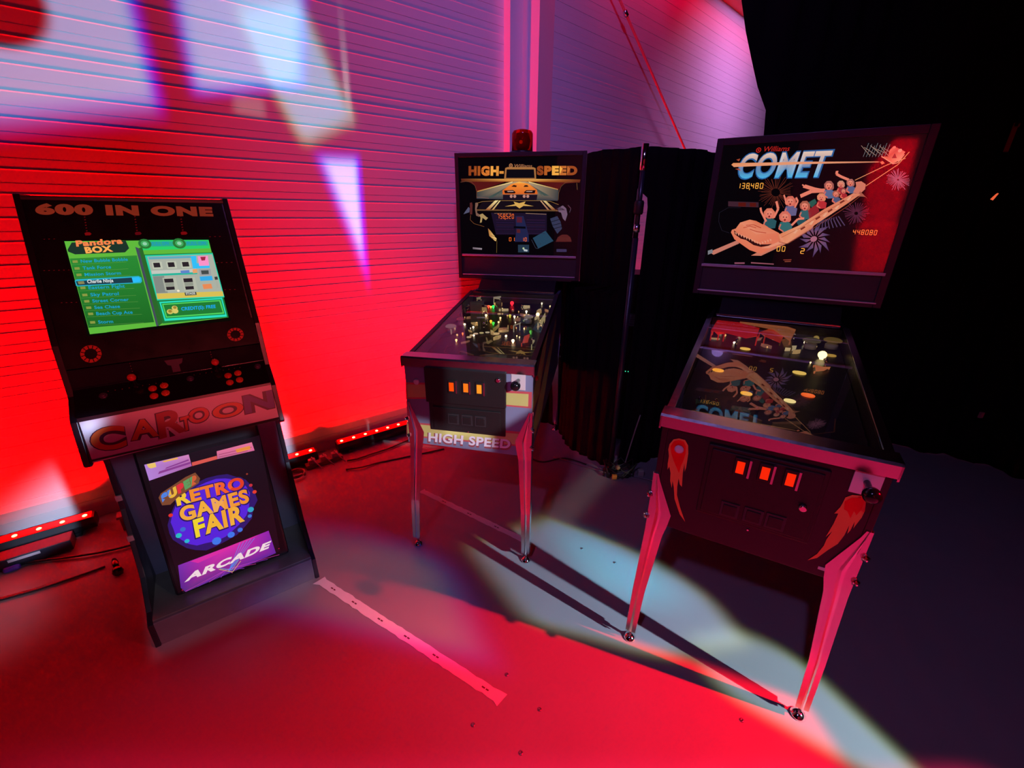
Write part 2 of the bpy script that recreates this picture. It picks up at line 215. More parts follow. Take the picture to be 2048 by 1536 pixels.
["L",[0.2,0.055,0.03],[[-0.1072,1.7015],[-0.0931,1.6447]],0.0011,2],
["L",[0.2,0.055,0.03],[[-0.11,1.7016],[-0.1066,1.662]],0.0011,2],
["L",[0.2,0.055,0.03],[[-0.1119,1.7019],[-0.1133,1.6504]],0.0011,2],
["L",[0.2,0.055,0.03],[[-0.1142,1.7025],[-0.1209,1.6632]],0.0011,2],
["L",[0.2,0.055,0.03],[[-0.1165,1.7035],[-0.1286,1.6681]],0.0011,2],
["L",[0.2,0.055,0.03],[[-0.1198,1.7053],[-0.1481,1.6605]],0.0011,2],
["L",[0.2,0.055,0.03],[[-0.1212,1.7063],[-0.1471,1.6741]],0.0011,2],
["L",[0.2,0.055,0.03],[[-0.1238,1.7086],[-0.1611,1.679]],0.0011,2],
["L",[0.2,0.055,0.03],[[-0.1255,1.7106],[-0.173,1.6839]],0.0011,2],
["L",[0.2,0.055,0.03],[[-0.1265,1.712],[-0.1687,1.6938]],0.0011,2],
["L",[0.2,0.055,0.03],[[-0.1279,1.7144],[-0.1742,1.7028]],0.0011,2],
["L",[0.2,0.055,0.03],[[-0.1285,1.7158],[-0.1737,1.7086]],0.0011,2],
["L",[0.2,0.055,0.03],[[-0.1295,1.7194],[-0.1711,1.7216]],0.0011,2],
["L",[0.2,0.055,0.03],[[-0.1296,1.7202],[-0.1854,1.7254]],0.0011,2],
["L",[0.2,0.055,0.03],[[-0.1297,1.7229],[-0.1834,1.736]],0.0011,2],
["L",[0.2,0.055,0.03],[[-0.1293,1.7255],[-0.1772,1.7442]],0.0011,2],
["L",[0.2,0.055,0.03],[[-0.1282,1.7284],[-0.1697,1.753]],0.0011,2],
["L",[0.2,0.055,0.03],[[-0.1276,1.7293],[-0.168,1.7562]],0.0011,2],
["L",[0.2,0.055,0.03],[[-0.126,1.7312],[-0.1637,1.7642]],0.0011,2],
["L",[0.2,0.055,0.03],[[-0.1248,1.7323],[-0.1674,1.7764]],0.0011,2],
["L",[0.2,0.055,0.03],[[-0.1231,1.7335],[-0.1572,1.7775]],0.0011,2],
["L",[0.2,0.055,0.03],[[-0.1199,1.7348],[-0.1398,1.7728]],0.0011,2],
["L",[0.2,0.055,0.03],[[-0.1194,1.7349],[-0.1391,1.776]],0.0011,2],
["L",[0.2,0.055,0.03],[[-0.1156,1.7354],[-0.1279,1.7857]],0.0011,2],
["L",[0.2,0.055,0.03],[[-0.1143,1.7353],[-0.1217,1.7795]],0.0011,2],
["L",[0.2,0.055,0.03],[[-0.1119,1.7351],[-0.1133,1.7811]],0.0011,2],
["L",[0.2,0.055,0.03],[[-0.1097,1.7346],[-0.1045,1.784]],0.0011,2],
["L",[0.2,0.055,0.03],[[-0.1055,1.7329],[-0.0855,1.7817]],0.0011,2],
["L",[0.2,0.055,0.03],[[-0.1035,1.7318],[-0.0768,1.7769]],0.0011,2],
["L",[0.2,0.055,0.03],[[-0.1027,1.7312],[-0.0806,1.7638]],0.0011,2],
["L",[0.2,0.055,0.03],[[-0.0991,1.7281],[-0.0601,1.7585]],0.0011,2],
["L",[0.2,0.055,0.03],[[-0.0982,1.7271],[-0.0536,1.7562]],0.0011,2],
["L",[0.2,0.055,0.03],[[-0.0963,1.7247],[-0.048,1.7446]],0.0011,2],
["L",[0.2,0.055,0.03],[[-0.0954,1.7231],[-0.0567,1.7344]],0.0011,2],
["L",[0.2,0.055,0.03],[[-0.0943,1.7206],[-0.054,1.7255]],0.0011,2],
["L",[0.1,0.03,0.07],[[0.2182,1.6297],[0.2594,1.6305]],0.003,2],
["L",[0.1,0.03,0.07],[[0.2184,1.6283],[0.2475,1.6229]],0.003,2],
["L",[0.1,0.03,0.07],[[0.2184,1.6272],[0.2497,1.616]],0.003,2],
["L",[0.1,0.03,0.07],[[0.2178,1.6254],[0.2494,1.6042]],0.003,2],
["L",[0.1,0.03,0.07],[[0.2173,1.6246],[0.2433,1.6023]],0.003,2],
["L",[0.1,0.03,0.07],[[0.216,1.6234],[0.2394,1.5917]],0.003,2],
["L",[0.1,0.03,0.07],[[0.2154,1.6231],[0.2325,1.5946]],0.003,2],
["L",[0.1,0.03,0.07],[[0.2143,1.6228],[0.227,1.5912]],0.003,2],
["L",[0.1,0.03,0.07],[[0.2124,1.6227],[0.2164,1.5911]],0.003,2],
["L",[0.1,0.03,0.07],[[0.2115,1.6229],[0.2112,1.5872]],0.003,2],
["L",[0.1,0.03,0.07],[[0.2098,1.6235],[0.1992,1.5842]],0.003,2],
["L",[0.1,0.03,0.07],[[0.2086,1.6242],[0.1927,1.5951]],0.003,2],
["L",[0.1,0.03,0.07],[[0.2069,1.6257],[0.1832,1.6055]],0.003,2],
["L",[0.1,0.03,0.07],[[0.2058,1.6272],[0.1757,1.614]],0.003,2],
["L",[0.1,0.03,0.07],[[0.2054,1.6279],[0.1739,1.6193]],0.003,2],
["L",[0.1,0.03,0.07],[[0.2049,1.6292],[0.1707,1.6271]],0.003,2],
["L",[0.1,0.03,0.07],[[0.2046,1.6308],[0.162,1.6383]],0.003,2],
["L",[0.1,0.03,0.07],[[0.2047,1.6327],[0.1687,1.6489]],0.003,2],
["L",[0.1,0.03,0.07],[[0.2049,1.6334],[0.1734,1.6513]],0.003,2],
["L",[0.1,0.03,0.07],[[0.2056,1.6346],[0.178,1.658]],0.003,2],
["L",[0.1,0.03,0.07],[[0.2065,1.6355],[0.1762,1.6712]],0.003,2],
["L",[0.1,0.03,0.07],[[0.2075,1.6361],[0.1904,1.6643]],0.003,2],
["L",[0.1,0.03,0.07],[[0.2094,1.6365],[0.1982,1.6739]],0.003,2],
["L",[0.1,0.03,0.07],[[0.2109,1.6365],[0.2078,1.671]],0.003,2],
["L",[0.1,0.03,0.07],[[0.2123,1.6361],[0.2165,1.6722]],0.003,2],
["L",[0.1,0.03,0.07],[[0.2136,1.6355],[0.2255,1.6693]],0.003,2],
["L",[0.1,0.03,0.07],[[0.2147,1.6348],[0.2287,1.6575]],0.003,2],
["L",[0.1,0.03,0.07],[[0.2157,1.6339],[0.2409,1.6596]],0.003,2],
["L",[0.1,0.03,0.07],[[0.2171,1.6322],[0.2513,1.6476]],0.003,2],
["L",[0.1,0.03,0.07],[[0.2176,1.6312],[0.2516,1.6401]],0.003,2],
["L",[0.3,0.15,0.24],[[0.3222,1.7587],[0.3577,1.7564]],0.0022,3],
["L",[0.3,0.15,0.24],[[0.3223,1.7581],[0.3573,1.7494]],0.0022,3],
["L",[0.3,0.15,0.24],[[0.3223,1.7576],[0.3592,1.7425]],0.0022,3],
["L",[0.3,0.15,0.24],[[0.3222,1.7571],[0.3611,1.7359]],0.0022,3],
["L",[0.3,0.15,0.24],[[0.3218,1.7564],[0.3474,1.7347]],0.0022,3],
["L",[0.3,0.15,0.24],[[0.3215,1.756],[0.3526,1.7212]],0.0022,3],
["L",[0.3,0.15,0.24],[[0.3211,1.7558],[0.3403,1.7289]],0.0022,3],
["L",[0.3,0.15,0.24],[[0.3205,1.7556],[0.3352,1.7257]],0.0022,3],
["L",[0.3,0.15,0.24],[[0.3199,1.7555],[0.3313,1.7179]],0.0022,3],
["L",[0.3,0.15,0.24],[[0.3197,1.7555],[0.3268,1.7245]],0.0022,3],
["L",[0.3,0.15,0.24],[[0.3188,1.7557],[0.3181,1.7211]],0.0022,3],
["L",[0.3,0.15,0.24],[[0.3181,1.756],[0.3093,1.7202]],0.0022,3],
["L",[0.3,0.15,0.24],[[0.3177,1.7562],[0.3081,1.7329]],0.0022,3],
["L",[0.3,0.15,0.24],[[0.3169,1.7568],[0.3003,1.7389]],0.0022,3],
["L",[0.3,0.15,0.24],[[0.3165,1.7574],[0.2949,1.7432]],0.0022,3],
["L",[0.3,0.15,0.24],[[0.3161,1.7579],[0.2839,1.7461]],0.0022,3],
["L",[0.3,0.15,0.24],[[0.3158,1.7586],[0.2827,1.7545]],0.0022,3],
["L",[0.3,0.15,0.24],[[0.3156,1.7592],[0.2849,1.7615]],0.0022,3],
["L",[0.3,0.15,0.24],[[0.3155,1.7598],[0.2824,1.7675]],0.0022,3],
["L",[0.3,0.15,0.24],[[0.3155,1.7604],[0.2771,1.7772]],0.0022,3],
["L",[0.3,0.15,0.24],[[0.3156,1.7608],[0.2814,1.7804]],0.0022,3],
["L",[0.3,0.15,0.24],[[0.3157,1.7612],[0.289,1.7803]],0.0022,3],
["L",[0.3,0.15,0.24],[[0.3162,1.7618],[0.2886,1.7906]],0.0022,3],
["L",[0.3,0.15,0.24],[[0.3167,1.7621],[0.2935,1.796]],0.0022,3],
["L",[0.3,0.15,0.24],[[0.317,1.7622],[0.2984,1.7942]],0.0022,3],
["L",[0.3,0.15,0.24],[[0.3178,1.7624],[0.3063,1.7977]],0.0022,3],
["L",[0.3,0.15,0.24],[[0.3181,1.7624],[0.3088,1.8016]],0.0022,3],
["L",[0.3,0.15,0.24],[[0.319,1.7622],[0.3203,1.7901]],0.0022,3],
["L",[0.3,0.15,0.24],[[0.3195,1.762],[0.3259,1.7914]],0.0022,3],
["L",[0.3,0.15,0.24],[[0.3202,1.7616],[0.333,1.7862]],0.0022,3],
["L",[0.3,0.15,0.24],[[0.3206,1.7613],[0.3379,1.7847]],0.0022,3],
["L",[0.3,0.15,0.24],[[0.3213,1.7605],[0.3425,1.774]],0.0022,3],
["L",[0.3,0.15,0.24],[[0.3215,1.7603],[0.3494,1.774]],0.0022,3],
["L",[0.3,0.15,0.24],[[0.322,1.7593],[0.3539,1.7632]],0.0022,3],
["P",[[0.32,0.15,0.24],[0.16,0.07,0.17],[0.06,0.02,0.08],[0.16,0.07,0.17]],[[0.0979,1.5214],[0.1198,1.5286],[0.1476,1.506],[0.123,1.514]],2],
["P",[[0.32,0.15,0.24],[0.16,0.07,0.17],[0.06,0.02,0.08],[0.16,0.07,0.17]],[[0.0979,1.515],[0.1303,1.5067],[0.1519,1.4679],[0.1265,1.491]],2],
["P",[[0.32,0.15,0.24],[0.16,0.07,0.17],[0.06,0.02,0.08],[0.16,0.07,0.17]],[[0.0952,1.51],[0.1176,1.4922],[0.1216,1.4571],[0.1087,1.4836]],2],
["P",[[0.32,0.15,0.24],[0.16,0.07,0.17],[0.06,0.02,0.08],[0.16,0.07,0.17]],[[0.0904,1.5075],[0.1088,1.4738],[0.0951,1.4381],[0.0936,1.4714]],2],
["P",[[0.32,0.15,0.24],[0.16,0.07,0.17],[0.06,0.02,0.08],[0.16,0.07,0.17]],[[0.0844,1.5081],[0.0877,1.4803],[0.0634,1.463],[0.0743,1.4854]],2],
["P",[[0.32,0.15,0.24],[0.16,0.07,0.17],[0.06,0.02,0.08],[0.16,0.07,0.17]],[[0.0788,1.5117],[0.0667,1.4816],[0.0286,1.4807],[0.0533,1.4949]],2],
["P",[[0.32,0.15,0.24],[0.16,0.07,0.17],[0.06,0.02,0.08],[0.16,0.07,0.17]],[[0.0748,1.5174],[0.0558,1.5038],[0.0243,1.5198],[0.0496,1.5182]],2],
["P",[[0.32,0.15,0.24],[0.16,0.07,0.17],[0.06,0.02,0.08],[0.16,0.07,0.17]],[[0.0733,1.524],[0.041,1.5238],[0.0122,1.5584],[0.0413,1.5411]],2],
["P",[[0.32,0.15,0.24],[0.16,0.07,0.17],[0.06,0.02,0.08],[0.16,0.07,0.17]],[[0.0747,1.5299],[0.05,1.5423],[0.0389,1.5768],[0.0565,1.5533]],2],
["P",[[0.32,0.15,0.24],[0.16,0.07,0.17],[0.06,0.02,0.08],[0.16,0.07,0.17]],[[0.0786,1.5337],[0.0544,1.5632],[0.0593,1.6018],[0.0678,1.5693]],2],
["P",[[0.32,0.15,0.24],[0.16,0.07,0.17],[0.06,0.02,0.08],[0.16,0.07,0.17]],[[0.0842,1.5347],[0.0751,1.5619],[0.0931,1.5847],[0.0883,1.5601]],2],
["P",[[0.32,0.15,0.24],[0.16,0.07,0.17],[0.06,0.02,0.08],[0.16,0.07,0.17]],[[0.0901,1.5325],[0.0943,1.5657],[0.1274,1.5756],[0.1091,1.5558]],2],
["P",[[0.32,0.15,0.24],[0.16,0.07,0.17],[0.06,0.02,0.08],[0.16,0.07,0.17]],[[0.095,1.5277],[0.109,1.5463],[0.1402,1.5384],[0.1177,1.5335]],2],
["L",[0.1,0.05,0.12],[[0.0766,1.551],[0.08,1.5783],[0.0942,1.6]],0.0035,2],
["L",[0.1,0.05,0.12],[[0.0903,1.5546],[0.0896,1.5828],[0.1013,1.6022]],0.0035,2],
["L",[0.1,0.05,0.12],[[0.1039,1.5582],[0.099,1.5872],[0.1083,1.6044]],0.0035,2],
["L",[0.1,0.05,0.12],[[0.1173,1.5617],[0.1085,1.5916],[0.1154,1.6066]],0.0035,2],
["L",[0.1,0.05,0.12],[[0.1307,1.5652],[0.1178,1.596],[0.1224,1.6088]],0.0035,2],
["L",[0.1,0.05,0.12],[[0.144,1.5686],[0.1272,1.6003],[0.1293,1.6109]],0.0035,2],
["L",[0.1,0.05,0.12],[[0.1572,1.5721],[0.1364,1.6047],[0.1363,1.6131]],0.0035,2],
["L",[0.1,0.05,0.12],[[0.1703,1.5755],[0.1456,1.609],[0.1432,1.6152]],0.0035,2],
["L",[0.1,0.05,0.12],[[0.1833,1.5789],[0.1547,1.6132],[0.1501,1.6174]],0.0035,2],
["C",[0.5,0.25,0.36],[0.0813,1.5193],0.0126,3],
["L",[0.4,0.38,0.28],[[0.1632,1.8929],[0.2029,1.8533]],0.0016,3],
["L",[0.25,0.24,0.25],[[0.1866,1.9008],[0.1804,1.8497]],0.0012,3],
["L",[0.4,0.38,0.28],[[0.1752,1.8857],[0.2107,1.8622]],0.0016,3],
["L",[0.25,0.24,0.25],[[0.198,1.8954],[0.1908,1.8492]],0.0012,3],
["L",[0.4,0.38,0.28],[[0.1872,1.8785],[0.2233,1.8522]],0.0016,3],
["L",[0.25,0.24,0.25],[[0.2094,1.8901],[0.2011,1.8486]],0.0012,3],
["L",[0.4,0.38,0.28],[[0.1941,1.8911],[0.231,1.8611]],0.0016,3],
["L",[0.25,0.24,0.25],[[0.2171,1.8989],[0.2114,1.8481]],0.0012,3],
["L",[0.4,0.38,0.28],[[0.206,1.8839],[0.2435,1.8512]],0.0016,3],
["L",[0.25,0.24,0.25],[[0.2283,1.8936],[0.2216,1.8476]],0.0012,3],
["L",[0.4,0.38,0.28],[[0.2178,1.8767],[0.2511,1.86]],0.0016,3],
["L",[0.25,0.24,0.25],[[0.2396,1.8883],[0.2317,1.8471]],0.0012,3],
["L",[0.4,0.38,0.28],[[0.2245,1.8892],[0.2636,1.8501]],0.0016,3],
["L",[0.25,0.24,0.25],[[0.2471,1.897],[0.2418,1.8466]],0.0012,3],
["L",[0.4,0.38,0.28],[[0.2363,1.8821],[0.271,1.859]],0.0016,3],
["L",[0.25,0.24,0.25],[[0.2583,1.8917],[0.2519,1.8461]],0.0012,3],
["P",[[0.9,0.25,0.12],[1,0.35,0.2],[1,0.5,0.3],[0.9,0.3,0.2],[0.7,0.12,0.1],[0.8,0.2,0.12],[0.9,0.3,0.2],[0.7,0.15,0.1]],[[0.2402,1.8467],[0.2862,1.8203],[0.3037,1.8306],[0.3146,1.8611],[0.2921,1.8738],[0.2712,1.8841],[0.2626,1.8709],[0.2625,1.8479]],6],
["P",[0.9,0.3,0.15],[[0.2421,1.8279],[0.2504,1.8312],[0.2589,1.8224],[0.2505,1.8181]],6],
["L",[1,0.5,0.3],[[0.2418,1.8485],[0.2866,1.8189],[0.3017,1.8228],[0.3139,1.8521]],0.003,7],
["C",[1,0.5,0.35],[0.296,1.8667],0.0065,7],
["C",[0.9,0.35,0.25],[0.2745,1.8793],0.0049,7],
["P",[0.3,0.05,0.05],[[0.2768,1.8402],[0.2821,1.8584],[0.2933,1.8394]],7],
["P",[[0.9,0.38,0.16],[1,0.6,0.3],[0.9,0.4,0.2],[0.9,0.45,0.25],[0.85,0.4,0.2],[0.9,0.4,0.2],[1,0.55,0.3],[0.9,0.4,0.2],[1,0.55,0.28],[0.85,0.3,0.15]],[[-0.0655,1.5337],[0.0117,1.5772],[0.0926,1.6476],[0.1824,1.7109],[0.208,1.7055],[0.1667,1.6656],[0.1175,1.6214],[0.0541,1.5642],[-0.0212,1.4952],[-0.0539,1.5026]],7],
["L",[0.35,0.1,0.05],[[-0.0539,1.5026],[-0.0161,1.4953],[0.0602,1.5589],[0.124,1.6135],[0.1731,1.6578],[0.2077,1.6981]],0.002,8],
["L",[0.45,0.1,0.05],[[-0.0477,1.5228],[0.0191,1.5663],[0.0957,1.6345],[0.1856,1.6983]],0.0015,8],
["P",[0.25,0.05,0.03],[[0.0188,1.563],[0.0332,1.5743],[0.0383,1.5689],[0.0242,1.5565]],9],
["P",[0.25,0.05,0.03],[[0.0667,1.6072],[0.0805,1.618],[0.0855,1.6127],[0.072,1.6008]],9],
["P",[0.25,0.05,0.03],[[0.1056,1.6382],[0.119,1.6487],[0.124,1.6434],[0.1108,1.6319]],9],
["P",[0.25,0.05,0.03],[[0.141,1.6744],[0.154,1.6845],[0.1588,1.6794],[0.1461,1.6682]],9],
["P",[1,0.72,0.42],[[-0.005,1.5436],[0.0039,1.5583],[0.0126,1.5596],[0.0055,1.5417]],9],
["P",[1,0.72,0.42],[[0.0486,1.5822],[0.0571,1.5964],[0.0655,1.5975],[0.0588,1.5801]],9],
["P",[1,0.72,0.42],[[0.0912,1.617],[0.0993,1.6308],[0.1075,1.6319],[0.1011,1.615]],9],
["P",[1,0.72,0.42],[[0.1285,1.6476],[0.1364,1.6611],[0.1444,1.6621],[0.1383,1.6455]],9],
["P",[1,0.72,0.42],[[0.1633,1.6834],[0.1709,1.6965],[0.1787,1.6974],[0.1728,1.6813]],9],
["P",[0.8,0.35,0.22],[[0.1783,1.7542],[0.1974,1.7566],[0.2155,1.7449],[0.2183,1.7252],[0.2036,1.7056],[0.1796,1.7135],[0.1845,1.7383]],6],
["P",[0.45,0.2,0.12],[[0.2027,1.7181],[0.2365,1.6877],[0.2259,1.6953],[0.1989,1.6982]],6],
["P",[[0.95,0.4,0.2],[0.95,0.4,0.2],[0.95,0.4,0.2],[1,0.5,0.25],[1,0.5,0.25],[1,0.5,0.25],[0.95,0.35,0.18],[0.95,0.35,0.18],[0.95,0.35,0.18],[0.95,0.35,0.18],[0.95,0.35,0.18],[0.95,0.35,0.18]],[[-0.2671,1.5405],[-0.2647,1.5523],[-0.2489,1.5585],[-0.2344,1.5861],[-0.1958,1.5998],[-0.1677,1.5944],[-0.0621,1.5423],[-0.0388,1.5174],[-0.0352,1.5004],[-0.1167,1.4447],[-0.1692,1.4603],[-0.2454,1.5083]],6],
["P",[[1,0.5,0.28],[1,0.45,0.22],[0.9,0.33,0.15],[0.95,0.4,0.2],[1,0.5,0.28]],[[-0.2342,1.585],[-0.1945,1.5987],[-0.1677,1.5944],[-0.0621,1.5423],[-0.156,1.5343]],7],
["P",[1,0.55,0.32],[[-0.0618,1.5406],[-0.0388,1.5174],[-0.0327,1.5005],[-0.0899,1.4724],[-0.1219,1.4711],[-0.073,1.4934],[-0.0473,1.5086],[-0.056,1.5254]],7],
["P",[0.04,0.008,0.01],[[-0.2559,1.5507],[-0.2486,1.532],[-0.2357,1.5235],[-0.2179,1.5121],[-0.1946,1.5069],[-0.1759,1.4957],[-0.1573,1.4845],[-0.1231,1.477],[-0.0923,1.484],[-0.0792,1.4931],[-0.0987,1.4896],[-0.1254,1.4886],[-0.1541,1.4964],[-0.1732,1.5105],[-0.1969,1.5186],[-0.2212,1.5297],[-0.2384,1.5382]],8],
["P",[1,0.6,0.35],[[-0.2505,1.5426],[-0.2412,1.5286],[-0.2403,1.5393]],9],
["P",[1,0.6,0.35],[[-0.2378,1.5376],[-0.2285,1.5237],[-0.2276,1.5343]],9],
["P",[1,0.6,0.35],[[-0.2251,1.5326],[-0.2158,1.5187],[-0.215,1.5293]],9],
["P",[1,0.6,0.35],[[-0.2124,1.5276],[-0.2031,1.5137],[-0.2024,1.5244]],9],
["P",[1,0.6,0.35],[[-0.1998,1.5227],[-0.1906,1.5088],[-0.1898,1.5194]],9],
["P",[1,0.6,0.35],[[-0.1873,1.5177],[-0.178,1.5039],[-0.1773,1.5145]],9],
["P",[1,0.6,0.35],[[-0.1748,1.5128],[-0.1655,1.499],[-0.1648,1.5096]],9],
["P",[1,0.6,0.35],[[-0.1623,1.5079],[-0.1531,1.4941],[-0.1524,1.5047]],9],
["P",[1,0.6,0.35],[[-0.1499,1.503],[-0.1407,1.4892],[-0.14,1.4998]],9],
["P",[1,0.6,0.35],[[-0.1376,1.4981],[-0.1283,1.4844],[-0.1277,1.495]],9],
["P",[1,0.6,0.35],[[-0.1271,1.5026],[-0.1179,1.4889],[-0.1173,1.4994]],9],
["P",[1,0.6,0.35],[[-0.1167,1.507],[-0.1075,1.4933],[-0.1069,1.5038]],9],
["P",[1,0.6,0.35],[[-0.1063,1.5114],[-0.0972,1.4977],[-0.0966,1.5082]],9],
["P",[1,0.6,0.35],[[-0.096,1.5157],[-0.0869,1.5021],[-0.0864,1.5125]],9],
["L",[0.6,0.1,0.05],[[-0.2161,1.562],[-0.1903,1.5712],[-0.1616,1.563]],0.0028,9],
["L",[0.6,0.1,0.05],[[-0.1876,1.5568],[-0.1529,1.5459],[-0.1144,1.5411]],0.0028,9],
["L",[0.6,0.1,0.05],[[-0.2073,1.5738],[-0.1752,1.5772],[-0.1402,1.5634]],0.0028,9],
["P",[0.12,0.12,0.25],[[0.1538,1.7383],[0.1703,1.7393],[0.1843,1.7309],[0.1858,1.7107],[0.1668,1.7097],[0.1519,1.7262]],1],
["L",[0.9,0.28,0.18],[[0.1563,1.7329],[0.1545,1.7208],[0.1674,1.7124]],0.005,2],
["P",[0.5,0.25,0.2],[[0.1494,1.7465],[0.1461,1.7573],[0.1517,1.7665],[0.1636,1.7668],[0.1738,1.7566],[0.1777,1.7431],[0.1755,1.7378],[0.1543,1.741]],2],
["P",[[1,0.38,0.24],[1,0.38,0.24],[1,0.5,0.32],[1,0.5,0.32],[1,0.38,0.24],[0.85,0.28,0.2],[0.85,0.28,0.2]],[[0.1524,1.7491],[0.1525,1.7585],[0.1592,1.7603],[0.1672,1.7567],[0.1714,1.7473],[0.1678,1.7373],[0.1598,1.7382]],3],
["C",[0.06,0.02,0.03],[0.1578,1.7514],0.0014,4],
["C",[0.06,0.02,0.03],[0.1651,1.7508],0.0015,4],
["C",[0.25,0.02,0.02],[0.163,1.7438],0.0024,4],
["P",[0.5,0.05,0.06],[[0.1218,1.7344],[0.1374,1.7354],[0.1505,1.7276],[0.1517,1.7087],[0.1339,1.7077],[0.1199,1.7231]],1],
["L",[0.9,0.28,0.18],[[0.1241,1.7294],[0.1223,1.718],[0.1344,1.7102]],0.005,2],
["P",[0.7,0.45,0.3],[[0.1177,1.7421],[0.1147,1.7522],[0.12,1.7608],[0.1312,1.7611],[0.1408,1.7515],[0.1444,1.7389],[0.1422,1.734],[0.1223,1.7369]],2],
["P",[[1,0.38,0.24],[1,0.38,0.24],[1,0.5,0.32],[1,0.5,0.32],[1,0.38,0.24],[0.85,0.28,0.2],[0.85,0.28,0.2]],[[0.1205,1.7445],[0.1207,1.7533],[0.127,1.755],[0.1346,1.7517],[0.1384,1.7428],[0.135,1.7335],[0.1275,1.7343]],3],
["C",[0.06,0.02,0.03],[0.1256,1.7466],0.0014,4],
["C",[0.06,0.02,0.03],[0.1325,1.7461],0.0014,4],
["C",[0.25,0.02,0.02],[0.1305,1.7395],0.0023,4],
["L",[1,0.4,0.25],[[0.1517,1.7638],[0.1217,1.7771],[0.1034,1.7876],[0.1027,1.8]],0.009,3],
["P",[0.5,0.04,0.05],[[0.1387,1.7101],[0.1512,1.7109],[0.1617,1.7047],[0.1627,1.6895],[0.1484,1.6887],[0.1373,1.701]],1],
["L",[0.9,0.28,0.18],[[0.1406,1.7061],[0.1392,1.6969],[0.1489,1.6907]],0.005,2],
["P",[0.3,0.1,0.1],[[0.1354,1.7163],[0.133,1.7244],[0.1372,1.7313],[0.1462,1.7317],[0.1538,1.724],[0.1568,1.7139],[0.155,1.7099],[0.1392,1.7122]],2],
["P",[[1,0.38,0.24],[1,0.38,0.24],[1,0.5,0.32],[1,0.5,0.32],[1,0.38,0.24],[0.85,0.28,0.2],[0.85,0.28,0.2]],[[0.1377,1.7182],[0.1378,1.7253],[0.1429,1.7267],[0.1489,1.7241],[0.152,1.717],[0.1493,1.7095],[0.1433,1.7101]],3],
["C",[0.06,0.02,0.03],[0.1418,1.72],0.0011,4],
["C",[0.06,0.02,0.03],[0.1473,1.7196],0.0011,4],
["C",[0.25,0.02,0.02],[0.1457,1.7143],0.0018,4],
["P",[0.12,0.14,0.28],[[0.0769,1.7256],[0.098,1.7269],[0.1156,1.7165],[0.1171,1.6912],[0.093,1.6898],[0.0743,1.7105]],1],
["L",[0.9,0.28,0.18],[[0.08,1.7188],[0.0774,1.7036],[0.0937,1.6932]],0.005,2],
["P",[0.45,0.2,0.16],[[0.0715,1.7358],[0.0676,1.7494],[0.0748,1.7609],[0.0899,1.7613],[0.1027,1.7485],[0.1074,1.7317],[0.1045,1.7251],[0.0777,1.729]],2],
["P",[[1,0.38,0.24],[1,0.38,0.24],[1,0.5,0.32],[1,0.5,0.32],[1,0.38,0.24],[0.85,0.28,0.2],[0.85,0.28,0.2]],[[0.0753,1.7391],[0.0756,1.7508],[0.0842,1.7531],[0.0944,1.7487],[0.0994,1.7369],[0.0948,1.7244],[0.0846,1.7255]],3],
["C",[0.06,0.02,0.03],[0.0823,1.742],0.0018,4],
["C",[0.06,0.02,0.03],[0.0916,1.7413],0.0018,4],
["C",[0.25,0.02,0.02],[0.0888,1.7325],0.003,4],
["L",[1,0.4,0.25],[[0.0757,1.7204],[0.0361,1.7289],[-0.0052,1.7427]],0.014,3],
["L",[1,0.4,0.25],[[-0.0105,1.701],[0.0284,1.7213],[0.0751,1.723]],0.016,2],
["L",[1,0.4,0.25],[[-0.0022,1.74],[-0.0138,1.7491]],0.005,4],
["L",[1,0.4,0.25],[[-0.0022,1.74],[-0.0089,1.7376]],0.005,4],
["P",[0.1,0.1,0.2],[[0.1131,1.6959],[0.1283,1.697],[0.141,1.6895],[0.1421,1.671],[0.1248,1.6699],[0.1113,1.6849]],1],
["L",[0.9,0.28,0.18],[[0.1154,1.691],[0.1136,1.6799],[0.1253,1.6724]],0.005,2],
["P",[0.5,0.2,0.12],[[0.1091,1.7034],[0.1062,1.7132],[0.1114,1.7217],[0.1223,1.7221],[0.1316,1.7128],[0.1351,1.7006],[0.1329,1.6957],[0.1136,1.6984]],2],
["P",[[1,0.38,0.24],[1,0.38,0.24],[1,0.5,0.32],[1,0.5,0.32],[1,0.38,0.24],[0.85,0.28,0.2],[0.85,0.28,0.2]],[[0.1119,1.7058],[0.112,1.7143],[0.1182,1.7161],[0.1255,1.7129],[0.1292,1.7043],[0.1259,1.6952],[0.1186,1.6959]],3],
["C",[0.06,0.02,0.03],[0.1169,1.7079],0.0013,4],
["C",[0.06,0.02,0.03],[0.1236,1.7074],0.0013,4],
["C",[0.25,0.02,0.02],[0.1216,1.701],0.0022,4],
["P",[0.6,0.05,0.06],[[0.0609,1.6802],[0.0798,1.6815],[0.0955,1.6724],[0.0967,1.6497],[0.0752,1.6482],[0.0586,1.6665]],1],
["L",[0.9,0.28,0.18],[[0.0637,1.6741],[0.0613,1.6604],[0.0758,1.6512]],0.005,2],
["P",[0.9,0.45,0.22],[[0.0561,1.6893],[0.0527,1.7014],[0.0592,1.7118],[0.0726,1.7124],[0.0841,1.701],[0.0883,1.686],[0.0856,1.68],[0.0616,1.6832]],2],
["P",[[1,0.38,0.24],[1,0.38,0.24],[1,0.5,0.32],[1,0.5,0.32],[1,0.38,0.24],[0.85,0.28,0.2],[0.85,0.28,0.2]],[[0.0595,1.6923],[0.0599,1.7028],[0.0676,1.705],[0.0766,1.7011],[0.0811,1.6906],[0.0769,1.6793],[0.0678,1.6801]],3],
["C",[0.06,0.02,0.03],[0.0658,1.6949],0.0016,4],
["C",[0.06,0.02,0.03],[0.0741,1.6944],0.0016,4],
["C",[0.25,0.02,0.02],[0.0716,1.6864],0.0027,4],
